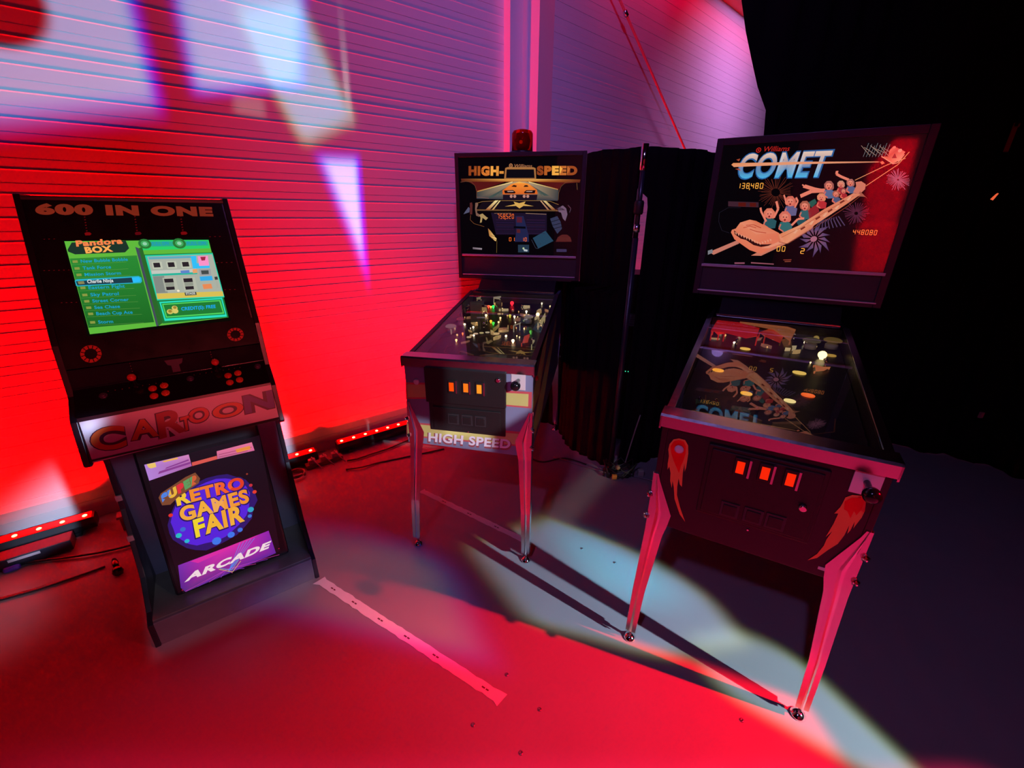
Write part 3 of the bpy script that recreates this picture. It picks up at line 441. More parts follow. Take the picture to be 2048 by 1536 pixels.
["P",[0.16,0.12,0.26],[[-0.0577,1.6596],[-0.0322,1.6615],[-0.0113,1.6495],[-0.0102,1.6195],[-0.0394,1.6173],[-0.0614,1.6415]],1],
["L",[0.9,0.28,0.18],[[-0.0542,1.6515],[-0.0578,1.6334],[-0.0384,1.6213]],0.005,2],
["P",[0.85,0.28,0.18],[[-0.064,1.6716],[-0.0683,1.6876],[-0.0592,1.7013],[-0.041,1.702],[-0.0258,1.6871],[-0.0206,1.6674],[-0.0244,1.6594],[-0.0567,1.6636]],2],
["P",[[1,0.38,0.24],[1,0.38,0.24],[1,0.5,0.32],[1,0.5,0.32],[1,0.38,0.24],[0.85,0.28,0.2],[0.85,0.28,0.2]],[[-0.0593,1.6755],[-0.0585,1.6894],[-0.048,1.6923],[-0.0359,1.6872],[-0.0302,1.6733],[-0.0362,1.6585],[-0.0484,1.6595]],3],
["C",[0.06,0.02,0.03],[-0.0507,1.6791],0.0022,4],
["C",[0.06,0.02,0.03],[-0.0395,1.6784],0.0022,4],
["C",[0.25,0.02,0.02],[-0.0432,1.6679],0.0037,4],
["L",[1,0.4,0.25],[[-0.0576,1.6667],[-0.0678,1.691],[-0.0762,1.7072]],0.006,3],
["L",[1,0.4,0.25],[[-0.0222,1.6531],[-0.0157,1.6799],[-0.0265,1.6959]],0.007,3],
["P",[0.04,0.12,0.14],[[0.0043,1.6416],[0.0278,1.6434],[0.0473,1.6323],[0.0485,1.6041],[0.0216,1.6019],[0.0011,1.6246]],1],
["L",[0.9,0.28,0.18],[[0.0076,1.634],[0.0045,1.617],[0.0225,1.6057]],0.005,2],
["P",[0.5,0.2,0.12],[[-0.0016,1.6528],[-0.0058,1.6678],[0.0025,1.6808],[0.0193,1.6815],[0.0334,1.6676],[0.0384,1.649],[0.035,1.6416],[0.0052,1.6453]],2],
["P",[[1,0.38,0.24],[1,0.38,0.24],[1,0.5,0.32],[1,0.5,0.32],[1,0.38,0.24],[0.85,0.28,0.2],[0.85,0.28,0.2]],[[0.0027,1.6566],[0.0032,1.6696],[0.0129,1.6723],[0.0241,1.6676],[0.0295,1.6546],[0.0242,1.6406],[0.0129,1.6416]],3],
["C",[0.06,0.02,0.03],[0.0105,1.6599],0.0021,4],
["C",[0.06,0.02,0.03],[0.0209,1.6593],0.002,4],
["C",[0.25,0.02,0.02],[0.0176,1.6494],0.0034,4],
["P",[0.03,0.1,0.12],[[-0.1321,1.6054],[-0.1047,1.6077],[-0.0824,1.5952],[-0.0817,1.5633],[-0.1131,1.5605],[-0.1363,1.586]],1],
["L",[0.9,0.28,0.18],[[-0.1284,1.5969],[-0.1326,1.5775],[-0.112,1.5649]],0.005,2],
["P",[0.9,0.35,0.2],[[-0.1387,1.6181],[-0.1431,1.6351],[-0.1331,1.6498],[-0.1135,1.6509],[-0.0975,1.6352],[-0.0922,1.6142],[-0.0964,1.6057],[-0.131,1.6096]],2],
["P",[[1,0.38,0.24],[1,0.38,0.24],[1,0.5,0.32],[1,0.5,0.32],[1,0.38,0.24],[0.85,0.28,0.2],[0.85,0.28,0.2]],[[-0.1335,1.6224],[-0.1325,1.6372],[-0.1212,1.6404],[-0.1083,1.6351],[-0.1024,1.6204],[-0.109,1.6045],[-0.1222,1.6055]],3],
["C",[0.06,0.02,0.03],[-0.1243,1.6262],0.0023,4],
["C",[0.06,0.02,0.03],[-0.1123,1.6257],0.0023,4],
["C",[0.25,0.02,0.02],[-0.1164,1.6144],0.004,4],
["L",[1,0.4,0.25],[[-0.1246,1.592],[-0.1547,1.6367],[-0.1606,1.6534]],0.008,4],
["L",[1,0.4,0.25],[[-0.0967,1.6091],[-0.0866,1.6478],[-0.1011,1.6806]],0.009,5],
["P",[0.04,0.15,0.16],[[-0.066,1.5905],[-0.0379,1.5931],[-0.0149,1.5801],[-0.0138,1.5468],[-0.0459,1.5438],[-0.07,1.5703]],1],
["L",[0.9,0.28,0.18],[[-0.0621,1.5817],[-0.0661,1.5614],[-0.0448,1.5483]],0.005,2],
["P",[0.85,0.3,0.2],[[-0.0728,1.6038],[-0.0775,1.6214],[-0.0675,1.6369],[-0.0475,1.638],[-0.0309,1.6217],[-0.0252,1.5998],[-0.0294,1.591],[-0.0648,1.595]],2],
["P",[[1,0.38,0.24],[1,0.38,0.24],[1,0.5,0.32],[1,0.5,0.32],[1,0.38,0.24],[0.85,0.28,0.2],[0.85,0.28,0.2]],[[-0.0676,1.6083],[-0.0668,1.6237],[-0.0553,1.627],[-0.042,1.6216],[-0.0357,1.6063],[-0.0423,1.5897],[-0.0557,1.5906]],3],
["C",[0.06,0.02,0.03],[-0.0583,1.6123],0.0025,4],
["C",[0.06,0.02,0.03],[-0.0459,1.6117],0.0024,4],
["C",[0.25,0.02,0.02],[-0.05,1.6],0.0041,4],
["L",[1,0.4,0.25],[[-0.0182,1.5768],[0.0008,1.6045],[0.0248,1.6074]],0.009,4],
["P",[0.02,0.1,0.08],[[0.0245,1.6742],[0.0474,1.6898],[0.0581,1.674],[0.0438,1.653]],1],
["P",[0.35,0.03,0.04],[[0.0317,1.6424],[0.0593,1.6687],[0.0761,1.6371],[0.0449,1.6049]],1],
["P",[0.02,0.08,0.1],[[-0.008,1.5989],[0.0242,1.6101],[0.0376,1.594],[0.0129,1.5717]],1],
["P",[0.35,0.08,0.05],[[-0.0189,1.4229],[0.0142,1.4258],[0.0149,1.4224],[-0.0182,1.4195]],2],
["P",[0.3,0.1,0.05],[[-0.0123,1.4163],[0.0131,1.4188],[0.0141,1.4142],[-0.0113,1.4116]],2],
["P",[0.3,0.13,0.2],[[-0.2255,1.3987],[-0.1803,1.4012],[-0.179,1.3939],[-0.2242,1.3914]],2],
["P",[0.35,0.15,0.2],[[-0.1528,1.4039],[-0.0543,1.4021],[-0.0533,1.3974],[-0.1517,1.3979]],2],
["P",[0.06,0.03,0.05],[[-0.3049,1.6823],[-0.1731,1.6768],[-0.1688,1.6546],[-0.3008,1.6595]],1],
["P",[0.12,0.015,0.01],[[-0.2594,1.6763],[-0.2265,1.676],[-0.2232,1.6581],[-0.2562,1.6593]],2],
["P",[0.12,0.015,0.01],[[-0.2101,1.6748],[-0.1833,1.6746],[-0.1799,1.6568],[-0.2069,1.658]],2],
["L",[0.03,0.02,0.04],[[-0.3314,1.5896],[-0.3355,1.6306],[-0.2998,1.6537],[-0.2442,1.6536]],0.001,1],
["L",[0.03,0.02,0.04],[[-0.3314,1.5896],[-0.3098,1.5484],[-0.2734,1.5373]],0.001,1]],"co_disp1":[["7","138480",[1,0.42,0.06],[-0.2782,1.7374],[-0.1637,1.735],[-0.2795,1.7622],1,0.02],
["P",[1,0.42,0.06],[[-0.2232,1.7379],[-0.22,1.7378],[-0.2218,1.7302],[-0.2239,1.7303]],1]],"co_disp2":[["7","448080",[0.9,0.22,0.05],[0.2173,1.5425],[0.3066,1.5416],[0.2166,1.5636],1,0.02]],"co_disp3":[["7","00",[1,0.42,0.06],[-0.0575,1.4591],[-0.0163,1.4597],[-0.0593,1.4834],1,0.02]],"co_disp4":[["7","2",[1,0.42,0.06],[0.0399,1.453],[0.0632,1.4524],[0.0375,1.478],1,0.02]],"hs_front":[["P",[0.22,0.25,0.4],[[-0.2853,1.0193],[0.2949,1.0213],[0.295,0.5792],[-0.3051,0.591]],0],
["P",[0.62,0.1,0.12],[[-0.2916,0.9005],[-0.1781,0.908],[-0.1827,0.8283],[-0.2969,0.8178]],1],
["P",[0.62,0.6,0.2],[[-0.2853,0.8919],[-0.1824,0.8991],[-0.1854,0.8363],[-0.2889,0.8254]],2],
["P",[0.62,0.1,0.12],[[0.1731,0.9015],[0.2915,0.9041],[0.2913,0.8261],[0.1731,0.8261]],1],
["P",[0.62,0.6,0.2],[[0.1775,0.8904],[0.2768,0.8937],[0.2759,0.8341],[0.1775,0.8336]],2],
["P",[0.62,0.1,0.12],[[-0.3053,0.6991],[0.2964,0.706],[0.296,0.6307],[-0.3126,0.6196]],1],
["P",[0.62,0.6,0.2],[[-0.3011,0.6908],[0.29,0.6944],[0.2895,0.6391],[-0.3068,0.6282]],2],
["T","HIGH SPEED",[0.35,0.08,0.1],[-0.2082,0.5959],[0.201,0.6028],[-0.2031,0.6535],3,0.05],
["T","HIGH SPEED",[0.85,0.82,0.95],[-0.2016,0.6052],[0.1954,0.6124],[-0.1967,0.6542],4,0.035]],"hs_pts":{"door":[[-0.1792,0.9895],[0.1764,0.9858],[0.1755,0.6764],[-0.187,0.6755]],"upper":[[-0.1815,0.9893],[0.1773,0.9858],[0.1776,0.8303],[-0.1892,0.8164]],"rej":[[-0.0629,0.9092],[0.0028,0.9101],[0.0631,0.9092]],"slot":[[-0.0401,0.9097],[0.0216,0.9093],[0.0853,0.9092]],"ret":[[-0.0649,0.7459],[-0.0004,0.746],[0.0628,0.7461]],"plate":[[0.2008,0.9854],[0.2643,0.9873],[0.2602,0.9105],[0.1991,0.9084]],"knob":[[0.2245,0.9583]],"start":[[-0.2365,0.9089]],"lock":[[0.1493,0.9576]],"lock2":[[0.1643,0.8243]],"bolt":[[0.003,0.9823],[0.0013,0.6833]]},"co_front":[["P",[1,0.26,0.07],[[-0.2619,0.9242],[-0.2521,0.944],[-0.2366,0.9521],[-0.2181,0.9514],[-0.2066,0.9349],[-0.2017,0.9068],[-0.2002,0.8567],[-0.2024,0.8383],[-0.2074,0.8674],[-0.2072,0.8328],[-0.2025,0.7794],[-0.2099,0.7864],[-0.2168,0.8077],[-0.2164,0.7745],[-0.2126,0.7435],[-0.1966,0.7003],[-0.1727,0.6486],[-0.1938,0.6721],[-0.2178,0.7252],[-0.2269,0.7708],[-0.2338,0.7924],[-0.2325,0.7647],[-0.2412,0.7898],[-0.244,0.8191],[-0.251,0.8419],[-0.255,0.8288],[-0.2575,0.8515],[-0.2576,0.88],[-0.2628,0.9036]],2],
["P",[1,0.0,0.0],[[-0.2578,0.9178],[-0.2495,0.9389],[-0.2357,0.9464],[-0.2215,0.9453],[-0.2118,0.9297],[-0.2093,0.9045],[-0.2126,0.8733],[-0.2164,0.8569],[-0.2184,0.8276],[-0.2286,0.8452],[-0.2413,0.8682],[-0.2516,0.8917]],3],
["P",[1,0.26,0.07],[[0.2095,0.8731],[0.211,0.8914],[0.2233,0.9039],[0.2463,0.9098],[0.2555,0.896],[0.2608,0.8645],[0.2593,0.8421],[0.2539,0.817],[0.251,0.801],[0.2485,0.8238],[0.2462,0.7926],[0.2426,0.7789],[0.2401,0.8077],[0.2375,0.7709],[0.2305,0.7371],[0.2144,0.7073],[0.1962,0.6682],[0.1765,0.65],[0.1931,0.6821],[0.2015,0.7165],[0.2027,0.7409],[0.2087,0.7729],[0.199,0.7481],[0.2059,0.8005],[0.208,0.8353],[0.1994,0.8318],[0.2074,0.8572]],2],
["P",[1,0.0,0.0],[[0.2121,0.8796],[0.2251,0.8966],[0.2458,0.903],[0.2526,0.8935],[0.2528,0.8681],[0.2468,0.8453],[0.2388,0.8558],[0.2368,0.8308],[0.2251,0.8504],[0.2165,0.8539]],3]],"co_pts":{"door":[[-0.1446,0.9578],[0.1579,0.9683],[0.1693,0.7093],[-0.1515,0.7096]],"rej":[[-0.0534,0.9126],[0.0112,0.9137],[0.0748,0.9133]],"slot":[[-0.0288,0.9148],[0.0326,0.9137],[0.0947,0.9111]],"ret":[[-0.055,0.7537],[0.0103,0.7562],[0.0689,0.7571]],"plate":[[0.2088,0.9912],[0.27,0.9936],[0.2794,0.9142],[0.2135,0.911]],"knob":[[0.2528,0.9524]],"start":[[-0.2305,0.9146]],"lock":[[0.1232,0.8331]],"bolt":[[0.0087,0.9857],[0.0081,0.6919]],"tag":[[0.2162,0.6358]]},"arc_screen":[["P",[0.1,0.42,0.04],[[-0.211,-0.1626],[0.2067,-0.1686],[0.2065,-0.4907],[-0.2079,-0.498]],0],
["P",[[0.02,0.22,0.03],[0.02,0.22,0.03],[0.01,0.12,0.015],[0.01,0.12,0.015]],[[-0.2087,-0.2252],[-0.0273,-0.2223],[-0.0272,-0.479],[-0.2072,-0.4753]],1],
["P",[0.03,0.22,0.03],[[-0.2053,-0.2253],[-0.0273,-0.2223],[-0.0261,-0.2266],[-0.2062,-0.2302]],2],
["P",[0.01,0.03,0.02],[[-0.208,-0.1932],[-0.193,-0.1681],[-0.0474,-0.1656],[-0.0433,-0.1944],[-0.0579,-0.2095],[-0.1922,-0.2111],[-0.2077,-0.2006]],2],
["T","BOX",[0.9,0.35,0.08],[-0.1637,-0.2099],[-0.0895,-0.2055],[-0.1646,-0.1859],4,0.05],
["T","Pandora",[0.8,0.2,0.06],[-0.1837,-0.1842],[-0.0574,-0.1773],[-0.1824,-0.1619],4,0.05],
["P",[0.05,0.06,0.09],[[-0.0249,-0.1899],[-0.0161,-0.1954],[-0.0175,-0.4951],[-0.0236,-0.4953]],3],
["P",[0.02,0.12,0.02],[[-0.0161,-0.1954],[-0.0052,-0.1906],[-0.0032,-0.4849],[-0.0175,-0.4951]],2],
["P",[0.02,0.55,0.12],[[-0.004,-0.1641],[0.2067,-0.1686],[0.2039,-0.2036],[-0.0097,-0.2036]],1],
["P",[0.02,0.35,0.22],[[0.023,-0.1702],[0.2033,-0.1742],[0.2008,-0.1922],[0.0222,-0.1905]],2],
["P",[0.01,0.16,0.03],[[-0.0089,-0.2195],[0.2095,-0.2209],[0.2065,-0.4907],[-0.0038,-0.4875]],1],
["C",[0.02,0.16,0.03],[0.0051,-0.1792],0.0192,3],
["C",[0.05,0.35,0.1],[0.0051,-0.1792],0.012,4],
["C",[0.25,0.55,0.35],[0.0051,-0.1792],0.0064,5],
["C",[0.02,0.16,0.03],[0.1095,-0.1809],0.0207,3],
["C",[0.05,0.35,0.1],[0.1095,-0.1809],0.0129,4],
["C",[0.25,0.55,0.35],[0.1095,-0.1809],0.0069,5],
["T","FULL ON",[0.01,0.25,0.45],[0.0245,-0.1873],[0.0757,-0.1858],[0.0256,-0.1735],4,0.02],
["T","FULL ON",[0.01,0.25,0.45],[0.1331,-0.1888],[0.1934,-0.1886],[0.1343,-0.1744],4,0.02],
["L",[0.12,0.3,0.06],[[-0.2077,-0.2474],[-0.0611,-0.2457]],0.0008,2],
["P",[0.22,0.28,0.05],[[-0.2032,-0.2328],[-0.1902,-0.2325],[-0.1905,-0.2415],[-0.2035,-0.2417]],3],
["T","New Bubble Bobble",[0.01,0.3,0.5],[-0.183,-0.2429],[-0.0559,-0.2419],[-0.1822,-0.231],4,0.02],
["L",[0.12,0.3,0.06],[[-0.2073,-0.272],[-0.0606,-0.2717]],0.0008,2],
["P",[0.22,0.28,0.05],[[-0.2029,-0.2575],[-0.1899,-0.2574],[-0.1901,-0.2663],[-0.2031,-0.2664]],3],
["T","Tank Force",[0.01,0.3,0.5],[-0.1827,-0.2678],[-0.1074,-0.2678],[-0.1818,-0.2559],4,0.02],
["L",[0.12,0.3,0.06],[[-0.2067,-0.2953],[-0.0599,-0.2961]],0.0008,2],
["P",[0.22,0.28,0.05],[[-0.2022,-0.2808],[-0.1892,-0.2807],[-0.1895,-0.2896],[-0.2025,-0.2896]],3],
["T","Mission Storm",[0.01,0.3,0.5],[-0.182,-0.2912],[-0.0847,-0.2921],[-0.1812,-0.2793],4,0.02],
["L",[0.12,0.3,0.06],[[-0.206,-0.3185],[-0.0592,-0.3206]],0.0008,2],
["P",[0.22,0.28,0.05],[[-0.2016,-0.304],[-0.1886,-0.3041],[-0.1889,-0.313],[-0.2019,-0.3129]],3],
["L",[0.12,0.3,0.06],[[-0.2055,-0.3422],[-0.0586,-0.3456]],0.0008,2],
["P",[0.22,0.28,0.05],[[-0.2011,-0.3278],[-0.188,-0.328],[-0.1883,-0.3369],[-0.2013,-0.3367]],3],
["T","Eastern Fight",[0.01,0.3,0.5],[-0.1808,-0.3386],[-0.0834,-0.3412],[-0.18,-0.3267],4,0.02],
["L",[0.12,0.3,0.06],[[-0.2053,-0.3679],[-0.0584,-0.3727]],0.0008,2],
["P",[0.22,0.28,0.05],[[-0.2009,-0.3535],[-0.1879,-0.3538],[-0.1881,-0.3627],[-0.2011,-0.3624]],3],
["T","Sky Patrol",[0.01,0.3,0.5],[-0.1806,-0.3645],[-0.1052,-0.3672],[-0.1798,-0.3526],4,0.02],
["L",[0.12,0.3,0.06],[[-0.2046,-0.3907],[-0.0575,-0.3967]],0.0008,2],
["P",[0.22,0.28,0.05],[[-0.2002,-0.3764],[-0.1871,-0.3767],[-0.1874,-0.3857],[-0.2004,-0.3852]],3],
["T","Street Corner",[0.01,0.3,0.5],[-0.1799,-0.3875],[-0.0823,-0.3919],[-0.1791,-0.3756],4,0.02],
["L",[0.12,0.3,0.06],[[-0.204,-0.414],[-0.0568,-0.4213]],0.0008,2],
["P",[0.22,0.28,0.05],[[-0.1995,-0.3997],[-0.1865,-0.4002],[-0.1867,-0.4091],[-0.1998,-0.4086]],3],
["T","Sea Chase",[0.01,0.3,0.5],[-0.1792,-0.411],[-0.111,-0.4146],[-0.1784,-0.3991],4,0.02],
["L",[0.12,0.3,0.06],[[-0.2031,-0.4363],[-0.0559,-0.4449]],0.0008,2],
["P",[0.22,0.28,0.05],[[-0.1987,-0.4221],[-0.1857,-0.4227],[-0.1859,-0.4316],[-0.199,-0.4309]],3],
["T","Beach Cup Ace",[0.01,0.3,0.5],[-0.1784,-0.4335],[-0.0807,-0.4396],[-0.1776,-0.4217],4,0.02],
["L",[0.12,0.3,0.06],[[-0.2039,-0.4669],[-0.0567,-0.4771]],0.0008,2],
["P",[0.22,0.28,0.05],[[-0.1994,-0.4527],[-0.1864,-0.4534],[-0.1866,-0.4624],[-0.1997,-0.4616]],3],
["T","Storm",[0.01,0.3,0.5],[-0.1791,-0.4644],[-0.1397,-0.4672],[-0.1783,-0.4525],4,0.02],
["P",[0.02,0.38,0.5],[[-0.2104,-0.3053],[-0.2054,-0.3008],[-0.0368,-0.301],[-0.0303,-0.3077],[-0.0311,-0.3219],[-0.0363,-0.3282],[-0.2067,-0.3263],[-0.2103,-0.3235]],4],
["P",[0.01,0.04,0.06],[[-0.208,-0.3075],[-0.0573,-0.3057],[-0.0572,-0.3249],[-0.2067,-0.3229]],5],
["P",[0.02,0.45,0.9],[[-0.0574,-0.3062],[-0.0377,-0.3056],[-0.034,-0.3127],[-0.0372,-0.3229],[-0.0572,-0.3249]],6],
["T","Charlie Ninja",[0.6,0.65,0.65],[-0.1796,-0.3173],[-0.1105,-0.3185],[-0.1787,-0.3049],7,0.03],
["P",[0.22,0.2,0.08],[[-0.2035,-0.3093],[-0.1876,-0.3091],[-0.187,-0.3191],[-0.2026,-0.3193]],7],
["P",[0.02,0.55,0.35],[[-0.0037,-0.2234],[0.2089,-0.2237],[0.2103,-0.4075],[-0.0022,-0.3985]],2],
["P",[0.35,0.38,0.32],[[0.0024,-0.229],[0.2064,-0.2293],[0.2067,-0.4026],[0.0008,-0.3935]],3],
["P",[0.1,0.35,0.45],[[0.0048,-0.2313],[0.1351,-0.2321],[0.1355,-0.241],[0.0051,-0.2398]],4],
["P",[0.02,0.4,0.28],[[0.0027,-0.297],[0.1412,-0.2986],[0.1417,-0.307],[0.0027,-0.3049]],5],
["P",[0.48,0.5,0.45],[[0.0037,-0.2838],[0.1419,-0.2847],[0.1412,-0.2986],[0.0027,-0.297]],4],
["P",[0.6,0.45,0.08],[[0.001,-0.3723],[0.209,-0.3829],[0.2085,-0.4028],[-0.0004,-0.3934]],4],
["P",[0.2,0.22,0.2],[[0.0034,-0.3055],[0.0368,-0.3064],[0.0351,-0.3724],[0.0012,-0.3712]],4],
["P",[0.45,0.48,0.38],[[0.0113,-0.2497],[0.0406,-0.2502],[0.0392,-0.2781],[0.0098,-0.2773]],4],
["P",[0.02,0.015,0.02],[[0.0144,-0.2541],[0.0341,-0.2542],[0.0337,-0.2724],[0.0141,-0.2722]],5],
["P",[0.45,0.48,0.38],[[0.0543,-0.2504],[0.0845,-0.251],[0.083,-0.2793],[0.0528,-0.2784]],4],
["P",[0.02,0.015,0.02],[[0.0576,-0.2549],[0.0778,-0.255],[0.0774,-0.2735],[0.0572,-0.2733]],5],
["P",[0.45,0.48,0.38],[[0.0986,-0.2512],[0.1297,-0.2518],[0.1282,-0.2805],[0.0971,-0.2796]],4],
["P",[0.02,0.015,0.02],[[0.102,-0.2558],[0.1228,-0.2559],[0.1224,-0.2746],[0.1016,-0.2744]],5],
["P",[0.4,0.42,0.34],[[0.0304,-0.3134],[0.0708,-0.3144],[0.0695,-0.3686],[0.0287,-0.3669]],4],
["P",[0.02,0.015,0.02],[[0.0344,-0.3181],[0.0619,-0.3186],[0.0613,-0.3337],[0.0339,-0.333]],5],
["P",[0.02,0.015,0.02],[[0.034,-0.3492],[0.0598,-0.3498],[0.0589,-0.3622],[0.0339,-0.362]],5],
["P",[0.25,0.27,0.22],[[0.0345,-0.3342],[0.0611,-0.3348],[0.0597,-0.3482],[0.0343,-0.3476]],5],
["P",[0.4,0.42,0.34],[[0.0887,-0.3163],[0.1307,-0.3173],[0.1294,-0.3726],[0.087,-0.3708]],4],
["P",[0.02,0.015,0.02],[[0.0929,-0.321],[0.1215,-0.3215],[0.1209,-0.337],[0.0924,-0.3363]],5],
["P",[0.02,0.015,0.02],[[0.0924,-0.3527],[0.1193,-0.3534],[0.1184,-0.366],[0.0923,-0.3658]],5],
["P",[0.25,0.27,0.22],[[0.093,-0.3374],[0.1207,-0.3381],[0.1192,-0.3517],[0.0928,-0.3511]],5],
["P",[0.03,0.45,0.8],[[0.1349,-0.2332],[0.1526,-0.233],[0.1487,-0.2629],[0.1893,-0.2624],[0.1869,-0.2848],[0.1319,-0.2841]],5],
["P",[0.85,0.25,0.5],[[0.1566,-0.2354],[0.1905,-0.2348],[0.1866,-0.2752],[0.1543,-0.2744]],6],
["P",[0.3,0.02,0.05],[[0.1649,-0.2386],[0.183,-0.2384],[0.1776,-0.2533],[0.1662,-0.2538]],7],
["P",[0.03,0.35,0.7],[[0.1462,-0.3173],[0.1869,-0.317],[0.1867,-0.3356],[0.1452,-0.3351]],5],
["P",[0.3,0.3,0.32],[[0.1501,-0.2881],[0.1883,-0.2889],[0.1852,-0.3146],[0.1478,-0.3141]],5],
["P",[0.05,0.06,0.06],[[0.1557,-0.2934],[0.1804,-0.294],[0.1785,-0.3096],[0.1551,-0.309]],6],
["P",[0.7,0.22,0.08],[[0.1485,-0.3493],[0.1779,-0.349],[0.1783,-0.3687],[0.1489,-0.3688]],6],
["P",[0.7,0.3,0.12],[[0.1296,-0.2867],[0.1439,-0.286],[0.1429,-0.3015],[0.128,-0.3027]],6],
["P",[0.1,0.2,0.5],[[0.0907,-0.2896],[0.1191,-0.2888],[0.1179,-0.3008],[0.0905,-0.3011]],6],
["P",[0.35,0.36,0.3],[[0.1988,-0.2827],[0.2042,-0.2831],[0.1992,-0.3678],[0.1922,-0.3683]],5],
["P",[0.04,0.04,0.04],[[0.1941,-0.3221],[0.2044,-0.3217],[0.204,-0.3342],[0.1938,-0.3345]],6],
["C",[0.8,0.7,0.5],[0.0683,-0.368],0.0042,6],
["P",[0.05,0.06,0.05],[[0.0858,-0.3767],[0.1226,-0.3775],[0.1223,-0.3896],[0.0854,-0.3892]],6],
["T","STAGE",[0.6,0.6,0.55],[0.089,-0.3863],[0.1185,-0.387],[0.0891,-0.3776],7,0.03],
["P",[0.02,0.65,0.45],[[0.0027,-0.4043],[0.2021,-0.4089],[0.2017,-0.4873],[0.0041,-0.479]],3],
["P",[0.01,0.22,0.06],[[0.0069,-0.4101],[0.1976,-0.4147],[0.198,-0.4783],[0.0087,-0.4705]],4],
["P",[0.08,0.6,0.1],[[0.0095,-0.4136],[0.194,-0.4183],[0.1952,-0.474],[0.011,-0.4671]],5],
["P",[0.012,0.17,0.03],[[0.0127,-0.4177],[0.1895,-0.4223],[0.1916,-0.469],[0.0143,-0.4632]],6],
["T","CREDIT(S): FREE",[0.01,0.35,0.75],[0.0621,-0.4504],[0.172,-0.4525],[0.0636,-0.4326],7,0.03],
["C",[0.6,0.5,0.12],[0.0436,-0.4336],0.009,7],
["C",[0.6,0.5,0.12],[0.0429,-0.4453],0.0098,7],
["C",[0.55,0.45,0.1],[0.0272,-0.4461],0.0098,8],
["C",[0.3,0.2,0.03],[0.0276,-0.4446],0.0057,9],
["C",[0.3,0.2,0.03],[0.0447,-0.4321],0.0054,9],
["P",[0.1,0.42,0.04],[[-0.2082,-0.4752],[-0.0272,-0.479],[-0.0236,-0.4953],[-0.0864,-0.4942],[-0.0951,-0.4893],[-0.1554,-0.4908],[-0.1641,-0.4981],[-0.2079,-0.498]],2]],"arc_bezel":[["T","600 IN ONE",[0.62,0.85,0.25],[-0.2637,-0.0682],[0.2442,-0.072],[-0.2601,-0.0262],1,0.07],
["P",[0.35,0.08,0.1],[[-0.1445,-0.0749],[-0.1406,-0.0733],[-0.1397,-0.0764],[-0.144,-0.0779]],1],
["P",[0.35,0.08,0.1],[[-0.1453,-0.0849],[-0.1414,-0.0834],[-0.1405,-0.0864],[-0.1448,-0.0879]],1],
["P",[0.35,0.08,0.1],[[-0.1461,-0.095],[-0.1422,-0.0935],[-0.1414,-0.0965],[-0.1456,-0.098]],1],
["P",[0.35,0.08,0.1],[[-0.1469,-0.105],[-0.143,-0.1036],[-0.1422,-0.1066],[-0.1464,-0.1081]],1],
["P",[0.35,0.08,0.1],[[-0.1477,-0.1151],[-0.1438,-0.1136],[-0.143,-0.1166],[-0.1472,-0.1181]],1],
["P",[0.35,0.08,0.1],[[-0.1485,-0.1251],[-0.1447,-0.1237],[-0.1438,-0.1267],[-0.148,-0.1282]],1],
["P",[0.55,0.1,0.1],[[-0.154,-0.1351],[-0.1479,-0.1312],[-0.139,-0.1318],[-0.1358,-0.1379],[-0.1411,-0.1429],[-0.153,-0.1431]],1],
["P",[0.35,0.08,0.1],[[-0.0058,-0.0727],[-0.0016,-0.0711],[-0.0006,-0.0742],[-0.0053,-0.0758]],1],
["P",[0.35,0.08,0.1],[[-0.0067,-0.0832],[-0.0025,-0.0816],[-0.0015,-0.0848],[-0.0062,-0.0864]],1],
["P",[0.35,0.08,0.1],[[-0.0076,-0.0938],[-0.0033,-0.0922],[-0.0024,-0.0954],[-0.007,-0.097]],1],
["P",[0.35,0.08,0.1],[[-0.0085,-0.1044],[-0.0042,-0.1028],[-0.0033,-0.106],[-0.0079,-0.1075]],1],
["P",[0.35,0.08,0.1],[[-0.0094,-0.1149],[-0.0051,-0.1134],[-0.0041,-0.1165],[-0.0088,-0.1181]],1],
["P",[0.35,0.08,0.1],[[-0.0103,-0.1254],[-0.006,-0.1239],[-0.005,-0.1271],[-0.0097,-0.1286]],1],
["P",[0.3,0.05,0.12],[[-0.0163,-0.1359],[-0.0095,-0.1318],[0.0003,-0.1325],[0.0038,-0.1389],[-0.002,-0.1441],[-0.0151,-0.1443]],1],
["P",[0.35,0.08,0.1],[[0.1333,-0.0709],[0.138,-0.0692],[0.1391,-0.0725],[0.1339,-0.0742]],1],
["P",[0.35,0.08,0.1],[[0.1323,-0.0819],[0.137,-0.0803],[0.1381,-0.0836],[0.133,-0.0853]],1],
["P",[0.35,0.08,0.1],[[0.1314,-0.093],[0.1361,-0.0914],[0.1371,-0.0947],[0.132,-0.0963]],1],
["P",[0.35,0.08,0.1],[[0.1304,-0.1041],[0.1351,-0.1024],[0.1362,-0.1058],[0.131,-0.1074]],1],
["P",[0.35,0.08,0.1],[[0.1295,-0.1151],[0.1341,-0.1135],[0.1352,-0.1168],[0.1301,-0.1184]],1],
["P",[0.35,0.08,0.1],[[0.1285,-0.1262],[0.1332,-0.1246],[0.1342,-0.1279],[0.1291,-0.1295]],1],
["P",[0.55,0.1,0.1],[[0.1219,-0.1371],[0.1293,-0.1328],[0.1401,-0.1335],[0.144,-0.1403],[0.1376,-0.1457],[0.1231,-0.146]],1],
["P",[0.35,0.08,0.1],[[-0.2606,-0.1535],[-0.2566,-0.1531],[-0.2569,-0.155],[-0.261,-0.1554]],1],
["P",[0.35,0.08,0.1],[[-0.2486,-0.1533],[-0.2445,-0.1529],[-0.2449,-0.1549],[-0.249,-0.1552]],1],
